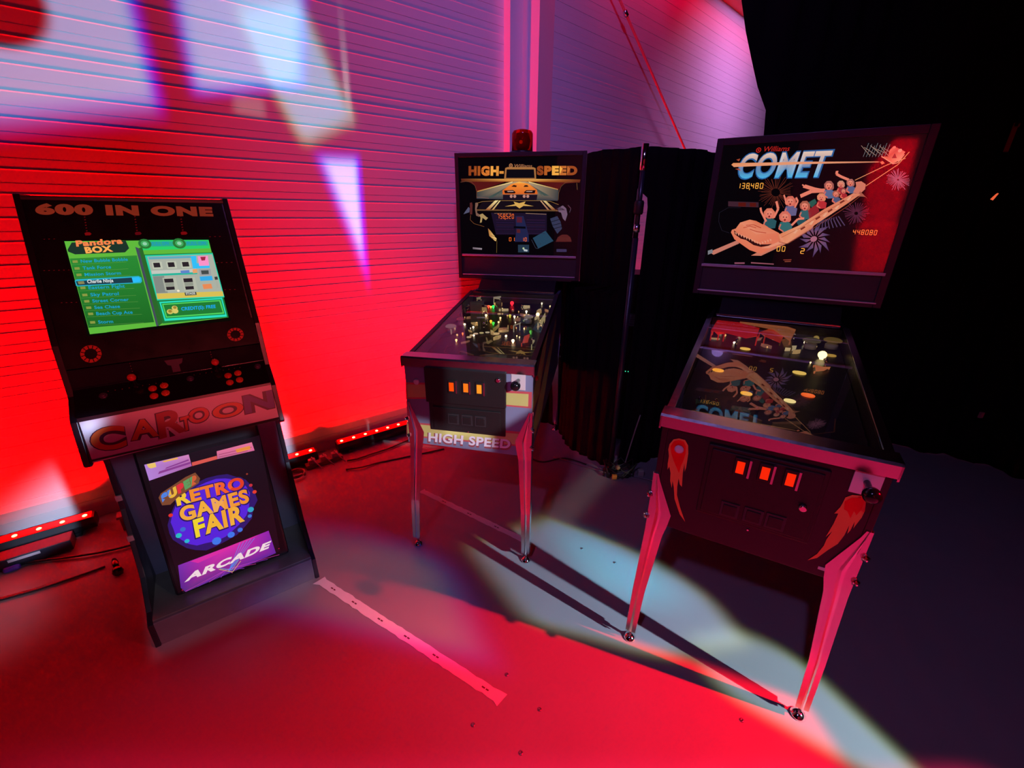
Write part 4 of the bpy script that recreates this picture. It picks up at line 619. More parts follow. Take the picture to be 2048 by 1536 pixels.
["P",[0.35,0.08,0.1],[[-0.2365,-0.1531],[-0.2324,-0.1527],[-0.2327,-0.1547],[-0.2369,-0.1551]],1],
["P",[0.35,0.08,0.1],[[-0.2805,-0.2632],[-0.2765,-0.263],[-0.2768,-0.2649],[-0.2808,-0.2651]],1],
["P",[0.35,0.08,0.1],[[-0.2687,-0.2635],[-0.2646,-0.2633],[-0.265,-0.2652],[-0.269,-0.2654]],1],
["P",[0.35,0.08,0.1],[[-0.2567,-0.2638],[-0.2526,-0.2636],[-0.253,-0.2655],[-0.2571,-0.2657]],1],
["P",[0.35,0.08,0.1],[[-0.2447,-0.2641],[-0.2406,-0.2639],[-0.2409,-0.2659],[-0.245,-0.2661]],1],
["P",[0.35,0.08,0.1],[[-0.2325,-0.2645],[-0.2283,-0.2642],[-0.2287,-0.2662],[-0.2328,-0.2664]],1],
["P",[0.35,0.08,0.1],[[-0.2202,-0.2648],[-0.216,-0.2646],[-0.2164,-0.2665],[-0.2206,-0.2667]],1],
["P",[0.35,0.08,0.1],[[-0.2592,-0.3783],[-0.2551,-0.3783],[-0.2555,-0.3802],[-0.2595,-0.3802]],1],
["P",[0.35,0.08,0.1],[[-0.2471,-0.3791],[-0.243,-0.3791],[-0.2434,-0.381],[-0.2475,-0.381]],1],
["P",[0.35,0.08,0.1],[[-0.235,-0.38],[-0.2308,-0.3799],[-0.2312,-0.3819],[-0.2353,-0.3819]],1],
["P",[0.35,0.08,0.1],[[-0.2227,-0.3808],[-0.2185,-0.3808],[-0.2189,-0.3827],[-0.2231,-0.3827]],1],
["P",[0.35,0.08,0.1],[[0.2119,-0.1551],[0.2175,-0.1546],[0.217,-0.1569],[0.2114,-0.1573]],1],
["P",[0.35,0.08,0.1],[[0.2285,-0.1549],[0.2342,-0.1544],[0.2337,-0.1567],[0.2281,-0.1571]],1],
["P",[0.35,0.08,0.1],[[0.2454,-0.1546],[0.2511,-0.1542],[0.2506,-0.1565],[0.2449,-0.1569]],1],
["P",[0.35,0.08,0.1],[[0.2121,-0.2631],[0.2178,-0.2628],[0.2173,-0.2651],[0.2117,-0.2653]],1],
["P",[0.35,0.08,0.1],[[0.2288,-0.2635],[0.2345,-0.2632],[0.234,-0.2655],[0.2283,-0.2657]],1],
["P",[0.35,0.08,0.1],[[0.2457,-0.2638],[0.2514,-0.2636],[0.2509,-0.2659],[0.2452,-0.2661]],1],
["P",[0.35,0.08,0.1],[[0.2627,-0.2642],[0.2685,-0.264],[0.268,-0.2662],[0.2622,-0.2665]],1],
["P",[0.35,0.08,0.1],[[0.216,-0.3762],[0.2217,-0.3761],[0.2212,-0.3783],[0.2156,-0.3784]],1],
["P",[0.35,0.08,0.1],[[0.2328,-0.3771],[0.2385,-0.3771],[0.238,-0.3793],[0.2323,-0.3794]],1],
["P",[0.35,0.08,0.1],[[0.2497,-0.3781],[0.2555,-0.3781],[0.255,-0.3803],[0.2492,-0.3804]],1],
["P",[0.75,0.1,0.05],[[-0.194,-0.5798],[-0.197,-0.5852],[-0.2009,-0.5899],[-0.2076,-0.5812],[-0.2034,-0.575]],1],
["P",[0.75,0.1,0.05],[[-0.2036,-0.5923],[-0.2085,-0.5954],[-0.2138,-0.5973],[-0.2155,-0.5859],[-0.2093,-0.5827]],1],
["P",[0.75,0.1,0.05],[[-0.2171,-0.5979],[-0.2225,-0.5979],[-0.2278,-0.5967],[-0.2242,-0.5855],[-0.2176,-0.5863]],1],
["P",[0.75,0.1,0.05],[[-0.2308,-0.5953],[-0.2353,-0.5923],[-0.2392,-0.5882],[-0.2313,-0.5803],[-0.2261,-0.5847]],1],
["P",[0.75,0.1,0.05],[[-0.2411,-0.5853],[-0.2436,-0.58],[-0.245,-0.5743],[-0.235,-0.5716],[-0.2326,-0.5785]],1],
["P",[0.75,0.1,0.05],[[-0.2454,-0.5705],[-0.2451,-0.5644],[-0.2438,-0.5584],[-0.2342,-0.5618],[-0.2352,-0.5693]],1],
["P",[0.75,0.1,0.05],[[-0.2425,-0.5549],[-0.2395,-0.5496],[-0.2358,-0.5449],[-0.2292,-0.5534],[-0.2334,-0.5596]],1],
["P",[0.75,0.1,0.05],[[-0.2331,-0.5425],[-0.2283,-0.5393],[-0.2231,-0.5373],[-0.2214,-0.5487],[-0.2276,-0.5519]],1],
["P",[0.75,0.1,0.05],[[-0.2198,-0.5366],[-0.2144,-0.5365],[-0.2091,-0.5376],[-0.2126,-0.5489],[-0.2193,-0.5482]],1],
["P",[0.75,0.1,0.05],[[-0.206,-0.5389],[-0.2014,-0.5419],[-0.1974,-0.5459],[-0.2054,-0.5541],[-0.2107,-0.5497]],1],
["P",[0.75,0.1,0.05],[[-0.1954,-0.5489],[-0.1929,-0.5542],[-0.1914,-0.5601],[-0.2017,-0.5628],[-0.2042,-0.5559]],1],
["P",[0.75,0.1,0.05],[[-0.191,-0.5639],[-0.1913,-0.5701],[-0.1926,-0.5762],[-0.2025,-0.5728],[-0.2015,-0.5652]],1],
["L",[0.75,0.1,0.05],[[-0.1916,-0.572],[-0.1981,-0.5866]],0.0012,1],
["L",[0.75,0.1,0.05],[[-0.1981,-0.5867],[-0.21,-0.5961]],0.0012,1],
["L",[0.75,0.1,0.05],[[-0.2101,-0.5961],[-0.2241,-0.5977]],0.0012,1],
["L",[0.75,0.1,0.05],[[-0.2242,-0.5977],[-0.2365,-0.5912]],0.0012,1],
["L",[0.75,0.1,0.05],[[-0.2366,-0.5911],[-0.2441,-0.5784]],0.0012,1],
["L",[0.75,0.1,0.05],[[-0.2441,-0.5783],[-0.2448,-0.5627]],0.0012,1],
["L",[0.75,0.1,0.05],[[-0.2448,-0.5626],[-0.2385,-0.5481]],0.0012,1],
["L",[0.75,0.1,0.05],[[-0.2385,-0.5481],[-0.2269,-0.5386]],0.0012,1],
["L",[0.75,0.1,0.05],[[-0.2268,-0.5386],[-0.2128,-0.5367]],0.0012,1],
["L",[0.75,0.1,0.05],[[-0.2127,-0.5367],[-0.2001,-0.543]],0.0012,1],
["L",[0.75,0.1,0.05],[[-0.2001,-0.5431],[-0.1923,-0.5559]],0.0012,1],
["L",[0.75,0.1,0.05],[[-0.1923,-0.556],[-0.1916,-0.5719]],0.0012,1],
["P",[0.75,0.1,0.05],[[0.2398,-0.5743],[0.2368,-0.5791],[0.2328,-0.5833],[0.2258,-0.5756],[0.2302,-0.57]],1],
["P",[0.75,0.1,0.05],[[0.23,-0.5854],[0.2249,-0.5882],[0.2195,-0.59],[0.2176,-0.5798],[0.2241,-0.5769]],1],
["P",[0.75,0.1,0.05],[[0.216,-0.5905],[0.2104,-0.5905],[0.205,-0.5894],[0.2086,-0.5794],[0.2155,-0.5801]],1],
["P",[0.75,0.1,0.05],[[0.2018,-0.5882],[0.1971,-0.5855],[0.1931,-0.5819],[0.2012,-0.5748],[0.2066,-0.5787]],1],
["P",[0.75,0.1,0.05],[[0.1911,-0.5793],[0.1886,-0.5746],[0.1871,-0.5694],[0.1974,-0.567],[0.2,-0.5732]],1],
["P",[0.75,0.1,0.05],[[0.1867,-0.5661],[0.1869,-0.5607],[0.1883,-0.5553],[0.1982,-0.5583],[0.1972,-0.565]],1],
["P",[0.75,0.1,0.05],[[0.1897,-0.5521],[0.1927,-0.5474],[0.1965,-0.5432],[0.2033,-0.5508],[0.1991,-0.5563]],1],
["P",[0.75,0.1,0.05],[[0.1993,-0.541],[0.2043,-0.5382],[0.2096,-0.5364],[0.2115,-0.5465],[0.2051,-0.5494]],1],
["P",[0.75,0.1,0.05],[[0.2131,-0.5358],[0.2187,-0.5357],[0.2242,-0.5367],[0.2205,-0.5468],[0.2136,-0.5462]],1],
["P",[0.75,0.1,0.05],[[0.2274,-0.5378],[0.2322,-0.5405],[0.2363,-0.5441],[0.228,-0.5514],[0.2225,-0.5475]],1],
["P",[0.75,0.1,0.05],[[0.2384,-0.5467],[0.241,-0.5515],[0.2425,-0.5567],[0.2318,-0.5592],[0.2293,-0.553]],1],
["P",[0.75,0.1,0.05],[[0.2429,-0.5601],[0.2427,-0.5656],[0.2413,-0.5711],[0.231,-0.568],[0.2321,-0.5613]],1],
["L",[0.75,0.1,0.05],[[0.2423,-0.5674],[0.2357,-0.5804]],0.0012,1],
["L",[0.75,0.1,0.05],[[0.2356,-0.5805],[0.2234,-0.5888]],0.0012,1],
["L",[0.75,0.1,0.05],[[0.2233,-0.5889],[0.2088,-0.5903]],0.0012,1],
["L",[0.75,0.1,0.05],[[0.2087,-0.5903],[0.1959,-0.5845]],0.0012,1],
["L",[0.75,0.1,0.05],[[0.1958,-0.5845],[0.188,-0.5731]],0.0012,1],
["L",[0.75,0.1,0.05],[[0.188,-0.573],[0.1872,-0.5591]],0.0012,1],
["L",[0.75,0.1,0.05],[[0.1872,-0.559],[0.1937,-0.5461]],0.0012,1],
["L",[0.75,0.1,0.05],[[0.1938,-0.546],[0.2058,-0.5376]],0.0012,1],
["L",[0.75,0.1,0.05],[[0.2059,-0.5376],[0.2203,-0.5359]],0.0012,1],
["L",[0.75,0.1,0.05],[[0.2204,-0.5359],[0.2334,-0.5415]],0.0012,1],
["L",[0.75,0.1,0.05],[[0.2335,-0.5415],[0.2415,-0.553]],0.0012,1],
["L",[0.75,0.1,0.05],[[0.2416,-0.5531],[0.2424,-0.5673]],0.0012,1]],"arc_strip":[["P",[0.8,0.78,0.82],[[-0.2866,-0.013],[0.3079,-0.0089],[0.3014,-0.145],[-0.2835,-0.1575]],0],
["T","C",[0.06,0.01,0.06],[-0.2801,-0.126],[-0.1855,-0.1346],[-0.2718,-0.0397],1,0.1],
["T","C",[0.75,0.16,0.03],[-0.277,-0.1233],[-0.1873,-0.1303],[-0.2687,-0.0424],2,0.03],
["T","A",[0.06,0.01,0.06],[-0.1762,-0.114],[-0.0935,-0.1193],[-0.1694,-0.0405],1,0.1],
["T","A",[0.7,0.18,0.03],[-0.1729,-0.1113],[-0.0955,-0.1149],[-0.1663,-0.0432],2,0.03],
["T","R",[0.06,0.01,0.06],[-0.1003,-0.1318],[-0.0097,-0.1239],[-0.0918,-0.0327],1,0.1],
["T","R",[0.45,0.05,0.05],[-0.0967,-0.129],[-0.0118,-0.1193],[-0.088,-0.0356],2,0.03],
["T","T",[0.06,0.01,0.06],[-0.0328,-0.1222],[0.0047,-0.1205],[-0.0277,-0.0639],1,0.1],
["T","T",[0.75,0.12,0.04],[-0.0291,-0.1193],[0.0026,-0.1159],[-0.0244,-0.0667],2,0.03],
["T","O",[0.06,0.01,0.06],[-0.0055,-0.1027],[0.0647,-0.1018],[-0.0002,-0.0416],1,0.1],
["T","O",[0.75,0.12,0.06],[-0.0017,-0.0998],[0.0625,-0.0972],[0.0032,-0.0444],2,0.03],
["T","O",[0.06,0.01,0.06],[0.0696,-0.1056],[0.178,-0.1059],[0.0746,-0.0453],1,0.1],
["T","O",[0.8,0.22,0.03],[0.0735,-0.1026],[0.1755,-0.1011],[0.0781,-0.0482],2,0.03],
["T","N",[0.06,0.01,0.06],[0.175,-0.1077],[0.2868,-0.1069],[0.1808,-0.0299],1,0.1],
["T","N",[0.12,0.08,0.35],[0.1791,-0.1046],[0.2841,-0.1019],[0.1848,-0.033],2,0.03]],"arc_poster":[["P",[0.01,0.003,0.008],[[-0.1906,-0.0154],[0.2131,-0.0117],[0.1799,-0.5663],[-0.1903,-0.5856]],0],
["P",[[0.5,0.25,0.75],[0.7,0.25,0.55],[0.45,0.12,0.4],[0.5,0.25,0.75]],[[-0.1888,-0.0171],[-0.0462,-0.0196],[-0.0466,-0.0703],[-0.1886,-0.0848]],1],
["P",[0.75,0.1,0.08],[[-0.0434,-0.0556],[0.0436,-0.0542],[0.0429,-0.0689],[-0.0453,-0.0708]],1],
["P",[[0.8,0.18,0.35],[0.85,0.2,0.35],[0.75,0.15,0.35],[0.6,0.15,0.3]],[[0.0477,-0.035],[0.1788,-0.0339],[0.1811,-0.0733],[0.0429,-0.0689]],1],
["P",[0.9,0.6,0.15],[[-0.1812,-0.0173],[-0.1549,-0.019],[-0.1555,-0.0375],[-0.1721,-0.0378],[-0.1793,-0.0319]],2],
["P",[0.9,0.45,0.1],[[-0.1333,-0.0202],[-0.0839,-0.0196],[-0.0832,-0.0269],[-0.1281,-0.0266]],2],
["P",[0.28,0.05,0.3],[[-0.1505,-0.0581],[-0.047,-0.0508],[-0.0474,-0.0591],[-0.157,-0.0676]],2],
["P",[0.28,0.05,0.3],[[-0.1265,-0.0496],[-0.0513,-0.0385],[-0.0503,-0.0448],[-0.1321,-0.0548]],2],
["P",[0.9,0.3,0.05],[[0.1132,-0.0471],[0.168,-0.0473],[0.1684,-0.0629],[0.1159,-0.0632]],2],
["L",[0.3,0.03,0.1],[[0.0515,-0.0517],[0.1742,-0.0556]],0.002,2],
["L",[0.3,0.03,0.1],[[0.0493,-0.0622],[0.1559,-0.0667]],0.002,2],
["P",[0.03,0.01,0.16],[[0.1451,-0.2977],[0.121,-0.3294],[0.1076,-0.3704],[0.0763,-0.3961],[0.0397,-0.4211],[0.002,-0.4304],[-0.0381,-0.4386],[-0.0774,-0.4425],[-0.1113,-0.4249],[-0.1368,-0.4041],[-0.1543,-0.3789],[-0.1717,-0.3501],[-0.1764,-0.3195],[-0.1742,-0.2833],[-0.1598,-0.2518],[-0.1415,-0.22],[-0.1158,-0.1854],[-0.0866,-0.1689],[-0.0501,-0.1462],[-0.0107,-0.1365],[0.0276,-0.1378],[0.0627,-0.1439],[0.0961,-0.1711],[0.1212,-0.1903],[0.1347,-0.2219],[0.1424,-0.2564]],1],
["P",[0.1,0.02,0.75],[[0.1164,-0.2865],[0.1064,-0.3206],[0.09,-0.3499],[0.0575,-0.3788],[0.0299,-0.3953],[-0.0013,-0.412],[-0.0374,-0.4168],[-0.0706,-0.4105],[-0.1026,-0.4076],[-0.1271,-0.3893],[-0.1461,-0.3613],[-0.1599,-0.3375],[-0.1601,-0.308],[-0.1625,-0.2761],[-0.1504,-0.2452],[-0.1325,-0.2156],[-0.1065,-0.1912],[-0.0782,-0.1689],[-0.0496,-0.1614],[-0.0139,-0.1534],[0.0204,-0.151],[0.0517,-0.16],[0.0791,-0.174],[0.1002,-0.1939],[0.1171,-0.2208],[0.1243,-0.2537]],2],
["C",[0.02,0.55,0.6],[-0.1501,-0.3403],0.0101,3],
["C",[0.02,0.5,0.7],[-0.1298,-0.3744],0.0085,3],
["C",[0.05,0.2,0.9],[-0.0351,-0.417],0.0164,3],
["C",[0.05,0.2,0.9],[0.0193,-0.4116],0.0132,3],
["C",[0.05,0.18,0.8],[0.0547,-0.4038],0.0097,3],
["C",[0.03,0.4,0.6],[0.1115,-0.3296],0.0119,3],
["C",[0.05,0.2,0.7],[0.1019,-0.357],0.0079,3],
["C",[0.8,0.03,0.03],[-0.1559,-0.247],0.0074,3],
["C",[0.85,0.05,0.03],[0.1421,-0.2564],0.0081,3],
["C",[0.6,0.03,0.05],[0.1345,-0.2219],0.0069,3],
["C",[0.05,0.15,0.7],[-0.1318,-0.3202],0.0093,3],
["C",[0.3,0.04,0.02],[0.1317,-0.1674],0.004,3],
["T","RETRO",[0.02,0.01,0.12],[-0.1326,-0.2234],[0.115,-0.2332],[-0.1273,-0.1584],5,0.065],
["T","RETRO",[[0.95,0.6,0.04],[0.95,0.28,0.03],[0.95,0.2,0.03],[0.95,0.12,0.03],[0.8,0.05,0.02]],[-0.1277,-0.218],[0.1112,-0.2265],[-0.1247,-0.163],6,0.045],
["T","GAMES",[0.02,0.01,0.12],[-0.1336,-0.2945],[0.1189,-0.3026],[-0.1295,-0.2197],5,0.065],
["T","GAMES",[[0.95,0.42,0.05],[0.95,0.45,0.05],[0.95,0.42,0.1],[0.95,0.35,0.05],[0.95,0.3,0.03]],[-0.1287,-0.2891],[0.115,-0.2957],[-0.1269,-0.2244],6,0.045],
["T","FAIR",[0.02,0.01,0.12],[-0.1039,-0.3791],[0.084,-0.3783],[-0.096,-0.289],5,0.065],
["T","FAIR",[[0.95,0.7,0.03],[0.95,0.5,0.04],[0.95,0.4,0.04],[0.95,0.45,0.05]],[-0.0989,-0.3737],[0.0802,-0.3714],[-0.0933,-0.2939],6,0.045],
["P",[0.22,0.07,0.03],[[-0.1758,-0.1618],[-0.1657,-0.1465],[-0.0758,-0.1078],[-0.0414,-0.1002],[-0.0312,-0.1296],[-0.04,-0.1481],[-0.12,-0.1831],[-0.1471,-0.203],[-0.1724,-0.1961]],7],
["T","SUPER",[[0.08,0.25,0.85],[0.9,0.5,0.05],[0.8,0.03,0.05],[0.12,0.35,0.12],[0.7,0.12,0.04]],[-0.1687,-0.1897],[-0.0339,-0.1422],[-0.1678,-0.1517],8,0.09],
["P",[[0.2,0.03,0.45],[0.75,0.03,0.45],[0.3,0.02,0.45],[0.12,0.02,0.35],[0.1,0.03,0.25],[0.1,0.02,0.3]],[[-0.1795,-0.4631],[-0.0065,-0.4595],[0.1566,-0.4526],[0.1622,-0.5685],[-0.181,-0.586],[-0.1919,-0.5609]],1],
["P",[0.75,0.03,0.4],[[-0.1378,-0.4642],[0.1164,-0.4543],[0.0932,-0.461],[-0.1157,-0.4832]],2],
["L",[0.75,0.05,0.45],[[-0.0273,-0.5562],[-0.1804,-0.5831]],0.0012,2],
["L",[0.35,0.05,0.75],[[-0.0273,-0.5562],[-0.14,-0.583]],0.0012,2],
["L",[0.75,0.05,0.45],[[-0.0273,-0.5562],[-0.0985,-0.5828]],0.0012,2],
["L",[0.35,0.05,0.75],[[-0.0273,-0.5562],[-0.056,-0.5826]],0.0012,2],
["L",[0.75,0.05,0.45],[[-0.0273,-0.5562],[-0.0124,-0.5825]],0.0012,2],
["L",[0.35,0.05,0.75],[[-0.0273,-0.5562],[0.0324,-0.5823]],0.0012,2],
["L",[0.75,0.05,0.45],[[-0.0273,-0.5562],[0.0783,-0.5821]],0.0012,2],
["L",[0.35,0.05,0.75],[[-0.0273,-0.5562],[0.1254,-0.5819]],0.0012,2],
["L",[0.75,0.05,0.45],[[-0.0273,-0.5562],[0.1738,-0.5817]],0.0012,2],
["L",[0.08,0.25,0.9],[[-0.0253,-0.5706],[0.0981,-0.4632]],0.0018,2],
["L",[0.08,0.25,0.9],[[-0.0253,-0.5706],[0.0842,-0.4624]],0.0018,2],
["L",[0.08,0.25,0.9],[[-0.0253,-0.5706],[0.0704,-0.4617]],0.0018,2],
["L",[0.08,0.25,0.9],[[-0.0253,-0.5706],[0.0567,-0.4609]],0.0018,2],
["L",[0.08,0.25,0.9],[[-0.0253,-0.5706],[0.0432,-0.4602]],0.0018,2],
["L",[0.75,0.5,0.1],[[-0.0549,-0.5426],[-0.0113,-0.5776],[0.0276,-0.5426]],0.0022,3],
["L",[0.1,0.45,0.6],[[-0.0497,-0.5418],[-0.0117,-0.5673],[0.0218,-0.533]],0.0022,3],
["T","ARCADE",[0.95,0.75,0.8],[-0.1763,-0.5433],[0.1385,-0.5331],[-0.1562,-0.5117],4,0.05]]}
D.update({"co_pf":[["ins",[[-0.099,0.848]],0.022,[1,0.55,0.1]],
["ins",[[0.107,0.666]],0.024,[0.9,0.55,0.12]],
["ins",[[-0.183,0.567]],0.022,[1,0.38,0.03]],
["ins",[[-0.068,0.4]],0.02,[1,0.45,0.04]],
["ins",[[0.071,0.402]],0.019,[1,0.75,0.3]],
["ins",[[0.129,0.473]],0.022,[1,0.12,0.02]],
["ins",[[0.227,0.904]],0.022,[0.5,0.28,0.05]],
["plas",[[-0.259,0.9],[-0.248,1.11],[-0.148,1.138],[-0.056,1.02],[-0.062,0.906],[-0.105,0.862],[-0.202,0.905]],[0.75,0.01,0.01],0.05],
["plas",[[-0.054,0.983],[0.0,1.122],[0.059,1.105],[0.032,0.876],[-0.03,0.937]],[0.6,0.02,0.01],0.04],
["ramp",[[-0.145,1.107],[-0.051,1.209],[0.059,1.125],[0.092,1.042],[0.069,0.891],[0.002,1.024],[-0.081,1.05]],[0.55,0.16,0.06],0.07],
["plas",[[-0.259,0.979],[-0.217,1.058],[-0.142,1.066],[-0.148,0.983],[-0.227,0.913]],[1,0.02,0.02],0.03],
["plas",[[0.037,0.947],[0.075,0.98],[0.079,0.862],[0.048,0.857]],[0.35,0.2,0.04],0.03],
["bulb",[[0.191,0.846]],0.02,[1,0.72,0.3],4.0],
["bulb",[[0.137,0.996]],0.008,[1,0.8,0.5],4.0],
["bulb",[[-0.133,1.005]],0.008,[1,0.6,0.4],4.0],
["bulb",[[0.181,1.154]],0.014,[0.4,0.25,0.05],1.0],
["post",[[0.135,0.952]]],
["post",[[0.18,0.971]]],
["post",[[0.198,0.761]]],
["post",[[0.092,1.042]]],
["post",[[-0.14,0.875]]],
["bump",[[0.154,0.96]],0.035,[0.16,0.12,0.07]],
["bump",[[0.235,0.993]],0.035,[0.3,0.18,0.04]],
["plas",[[0.162,0.745],[0.187,0.735],[0.215,0.747],[0.19,0.702],[0.161,0.683]],[0.9,0.25,0.1],0.012],
["flip",[[-0.072,0.236],[-0.028,0.241]]],
["flip",[[0.08,0.305],[0.044,0.265]]],
["post",[[-0.211,0.234]]],
["post",[[-0.159,0.241]]],
["post",[[-0.03,0.236]]],
["plas",[[-0.109,0.249],[-0.05,0.256],[-0.051,0.226],[-0.105,0.221]],[0.1,0.12,0.09],0.02],
["plas",[[-0.226,0.248],[-0.146,0.258],[-0.145,0.232],[-0.223,0.223]],[0.05,0.06,0.04],0.02]],"hs_pf":[["ramp",[[-0.242,0.887],[-0.172,0.91],[-0.094,0.571],[-0.141,0.553]],[0.22,0.16,0.09],0.05],
["plas",[[-0.245,0.913],[-0.166,0.953],[-0.149,0.873],[-0.219,0.837]],[0.16,0.17,0.18],0.055],
["bulb",[[0.0,1.02]],0.014,[1,0.01,0.02],5.0],
["bulb",[[-0.106,0.941]],0.01,[0.02,0.9,0.1],4.0],
["bulb",[[-0.138,0.943]],0.009,[1,0.06,0.02],4.0],
["bulb",[[-0.121,0.939]],0.007,[1,0.6,0.05],3.0],
["bulb",[[-0.035,0.646]],0.01,[0.05,0.6,0.05],2.2],
["bulb",[[-0.057,0.677]],0.009,[1,0.45,0.02],2.5],
["bulb",[[0.199,0.544]],0.011,[0.1,0.5,0.06],1.4],
["bulb",[[0.034,0.786]],0.01,[0.7,0.6,0.05],1.5],
["bulb",[[0.196,0.828]],0.013,[1,0.68,0.32],5.0],
["bulb",[[0.146,0.79]],0.012,[1,0.66,0.3],4.0],
["bulb",[[0.118,0.88]],0.008,[1,0.75,0.5],5.0],
["bulb",[[-0.111,0.776]],0.008,[1,0.6,0.3],5.0],
["bulb",[[0.127,0.407]],0.01,[1,0.7,0.4],4.0],
["bulb",[[-0.169,0.375]],0.007,[1,0.4,0.15],4.0],
["bulb",[[-0.164,0.472]],0.006,[1,0.15,0.03],3.0],
["bulb",[[0.063,0.778]],0.008,[0.9,0.7,0.5],3.0],
["bulb",[[0.231,0.721]],0.01,[1,0.6,0.25],4.0],
["bulb",[[0.189,1.062]],0.006,[1,0.8,0.5],4.0],
["plas",[[-0.126,1.031],[-0.081,1.059],[-0.076,0.994],[-0.114,1.003]],[0.75,0.62,0.4],0.05],
["plas",[[-0.233,1.0],[-0.21,1.033],[-0.199,0.976],[-0.221,0.973]],[0.7,0.5,0.25],0.05],
["plas",[[-0.152,0.834],[-0.123,0.838],[-0.094,0.742],[-0.138,0.797]],[0.85,0.55,0.2],0.04],
["plas",[[0.231,0.621],[0.244,0.793],[0.256,0.725],[0.253,0.603]],[0.85,0.65,0.3],0.04],
["plas",[[0.168,0.559],[0.192,0.573],[0.21,0.535],[0.182,0.521]],[0.15,0.3,0.06],0.03],
["plas",[[-0.09,0.936],[-0.06,0.983],[-0.029,0.826],[-0.057,0.835]],[0.22,0.08,0.03],0.05],
["plas",[[0.182,0.371],[0.177,0.462],[0.201,0.495],[0.208,0.384]],[0.8,0.08,0.04],0.02],
["ins",[[0.008,0.519]],0.022,[0.7,0.42,0.2]],
["ins",[[-0.038,0.844]],0.018,[0.6,0.4,0.15]],
["ins",[[-0.122,0.449]],0.013,[0.7,0.45,0.25]],
["ins",[[-0.113,0.477]],0.013,[0.7,0.45,0.25]],
["ins",[[-0.099,0.503]],0.013,[0.7,0.45,0.3]],
["ins",[[-0.071,0.519]],0.012,[0.6,0.45,0.2]],
["ins",[[-0.041,0.532]],0.012,[0.6,0.45,0.3]],
["bump",[[-0.238,0.496]],0.03,[0.4,0.25,0.25]],
["bump",[[-0.221,0.618]],0.025,[0.25,0.05,0.08]],
["bump",[[0.159,0.71]],0.026,[0.5,0.4,0.3]],
["post",[[-0.26,0.87]]],
["post",[[-0.255,0.885]]],
["post",[[-0.07,0.63]]],
["post",[[-0.074,0.585]]],
["post",[[0.246,0.571]]],
["post",[[0.231,0.397]]],
["post",[[0.083,0.935]]],
["flip",[[-0.006,0.311],[0.034,0.304]]],
["flip",[[0.119,0.335],[0.094,0.305]]],
["plas",[[0.232,0.415],[0.244,0.381],[0.24,0.337],[0.224,0.423]],[0.6,0.5,0.25],0.03],
["plas",[[-0.26,0.503],[-0.263,0.535],[-0.235,0.476]],[0.6,0.4,0.3],0.03],
["plas",[[-0.337,0.832],[-0.298,0.865],[-0.296,0.761],[-0.318,0.708]],[0.35,0.22,0.12],0.03],
["plas",[[0.103,0.56],[0.133,0.606],[0.132,0.59]],[0.7,0.6,0.4],0.04]]})
# ------------------------------------------------------------------ materials
MAT = {}
def mat(name, base=(.5, .5, .5), rough=.5, metal=0., spec=.5, emi=None, es=1., noise=0., nscale=20., bump=0., coat=0., alpha=None):
    if name in MAT: return MAT[name]
    M = bpy.data.materials.new(name); M.use_nodes = True; MAT[name] = M
    nt = M.node_tree; b = nt.nodes['Principled BSDF']
    b.inputs['Base Color'].default_value = (*base, 1); b.inputs['Roughness'].default_value = rough
    b.inputs['Metallic'].default_value = metal; b.inputs['Specular IOR Level'].default_value = spec
    if coat: b.inputs['Coat Weight'].default_value = coat; b.inputs['Coat Roughness'].default_value = .04
    if emi: b.inputs['Emission Color'].default_value = (*emi, 1); b.inputs['Emission Strength'].default_value = es
    nz = nt.nodes.new('ShaderNodeTexNoise'); nz.inputs['Scale'].default_value = nscale; nz.inputs['Detail'].default_value = 4
    tc = nt.nodes.new('ShaderNodeTexCoord'); nt.links.new(tc.outputs['Object'], nz.inputs['Vector'])
    mr = nt.nodes.new('ShaderNodeMapRange'); nt.links.new(nz.outputs['Fac'], mr.inputs[0])
    mr.inputs[3].default_value = max(0.02, rough - .06); mr.inputs[4].default_value = min(1, rough + .08)
    nt.links.new(mr.outputs[0], b.inputs['Roughness'])
    if noise:
        mx = nt.nodes.new('ShaderNodeMix'); mx.data_type = 'RGBA'; nt.links.new(nz.outputs['Fac'], mx.inputs[0])
        mx.inputs[6].default_value = (*[c * (1 - noise) for c in base], 1); mx.inputs[7].default_value = (*[min(1, c * (1 + noise)) for c in base], 1)
        nt.links.new(mx.outputs[2], b.inputs['Base Color'])
    if bump:
        bp = nt.nodes.new('ShaderNodeBump'); bp.inputs['Strength'].default_value = bump; bp.inputs['Distance'].default_value = .002
        nt.links.new(nz.outputs['Fac'], bp.inputs['Height']); nt.links.new(bp.outputs[0], b.inputs['Normal'])
    return M

def mat_attr(name, lit, rough=.12, coat=0.0, gain=1.0):
    if name in MAT: return MAT[name]
    M = bpy.data.materials.new(name); M.use_nodes = True; MAT[name] = M
    nt = M.node_tree; b = nt.nodes['Principled BSDF']; a = nt.nodes.new('ShaderNodeAttribute'); a.attribute_name = 'Col'
    b.inputs['Roughness'].default_value = rough
    if lit:
        b.inputs['Base Color'].default_value = (.004, .003, .004, 1)
        nt.links.new(a.outputs['Color'], b.inputs['Emission Color']); b.inputs['Emission Strength'].default_value = gain
    else:
        nt.links.new(a.outputs['Color'], b.inputs['Base Color'])
    return M

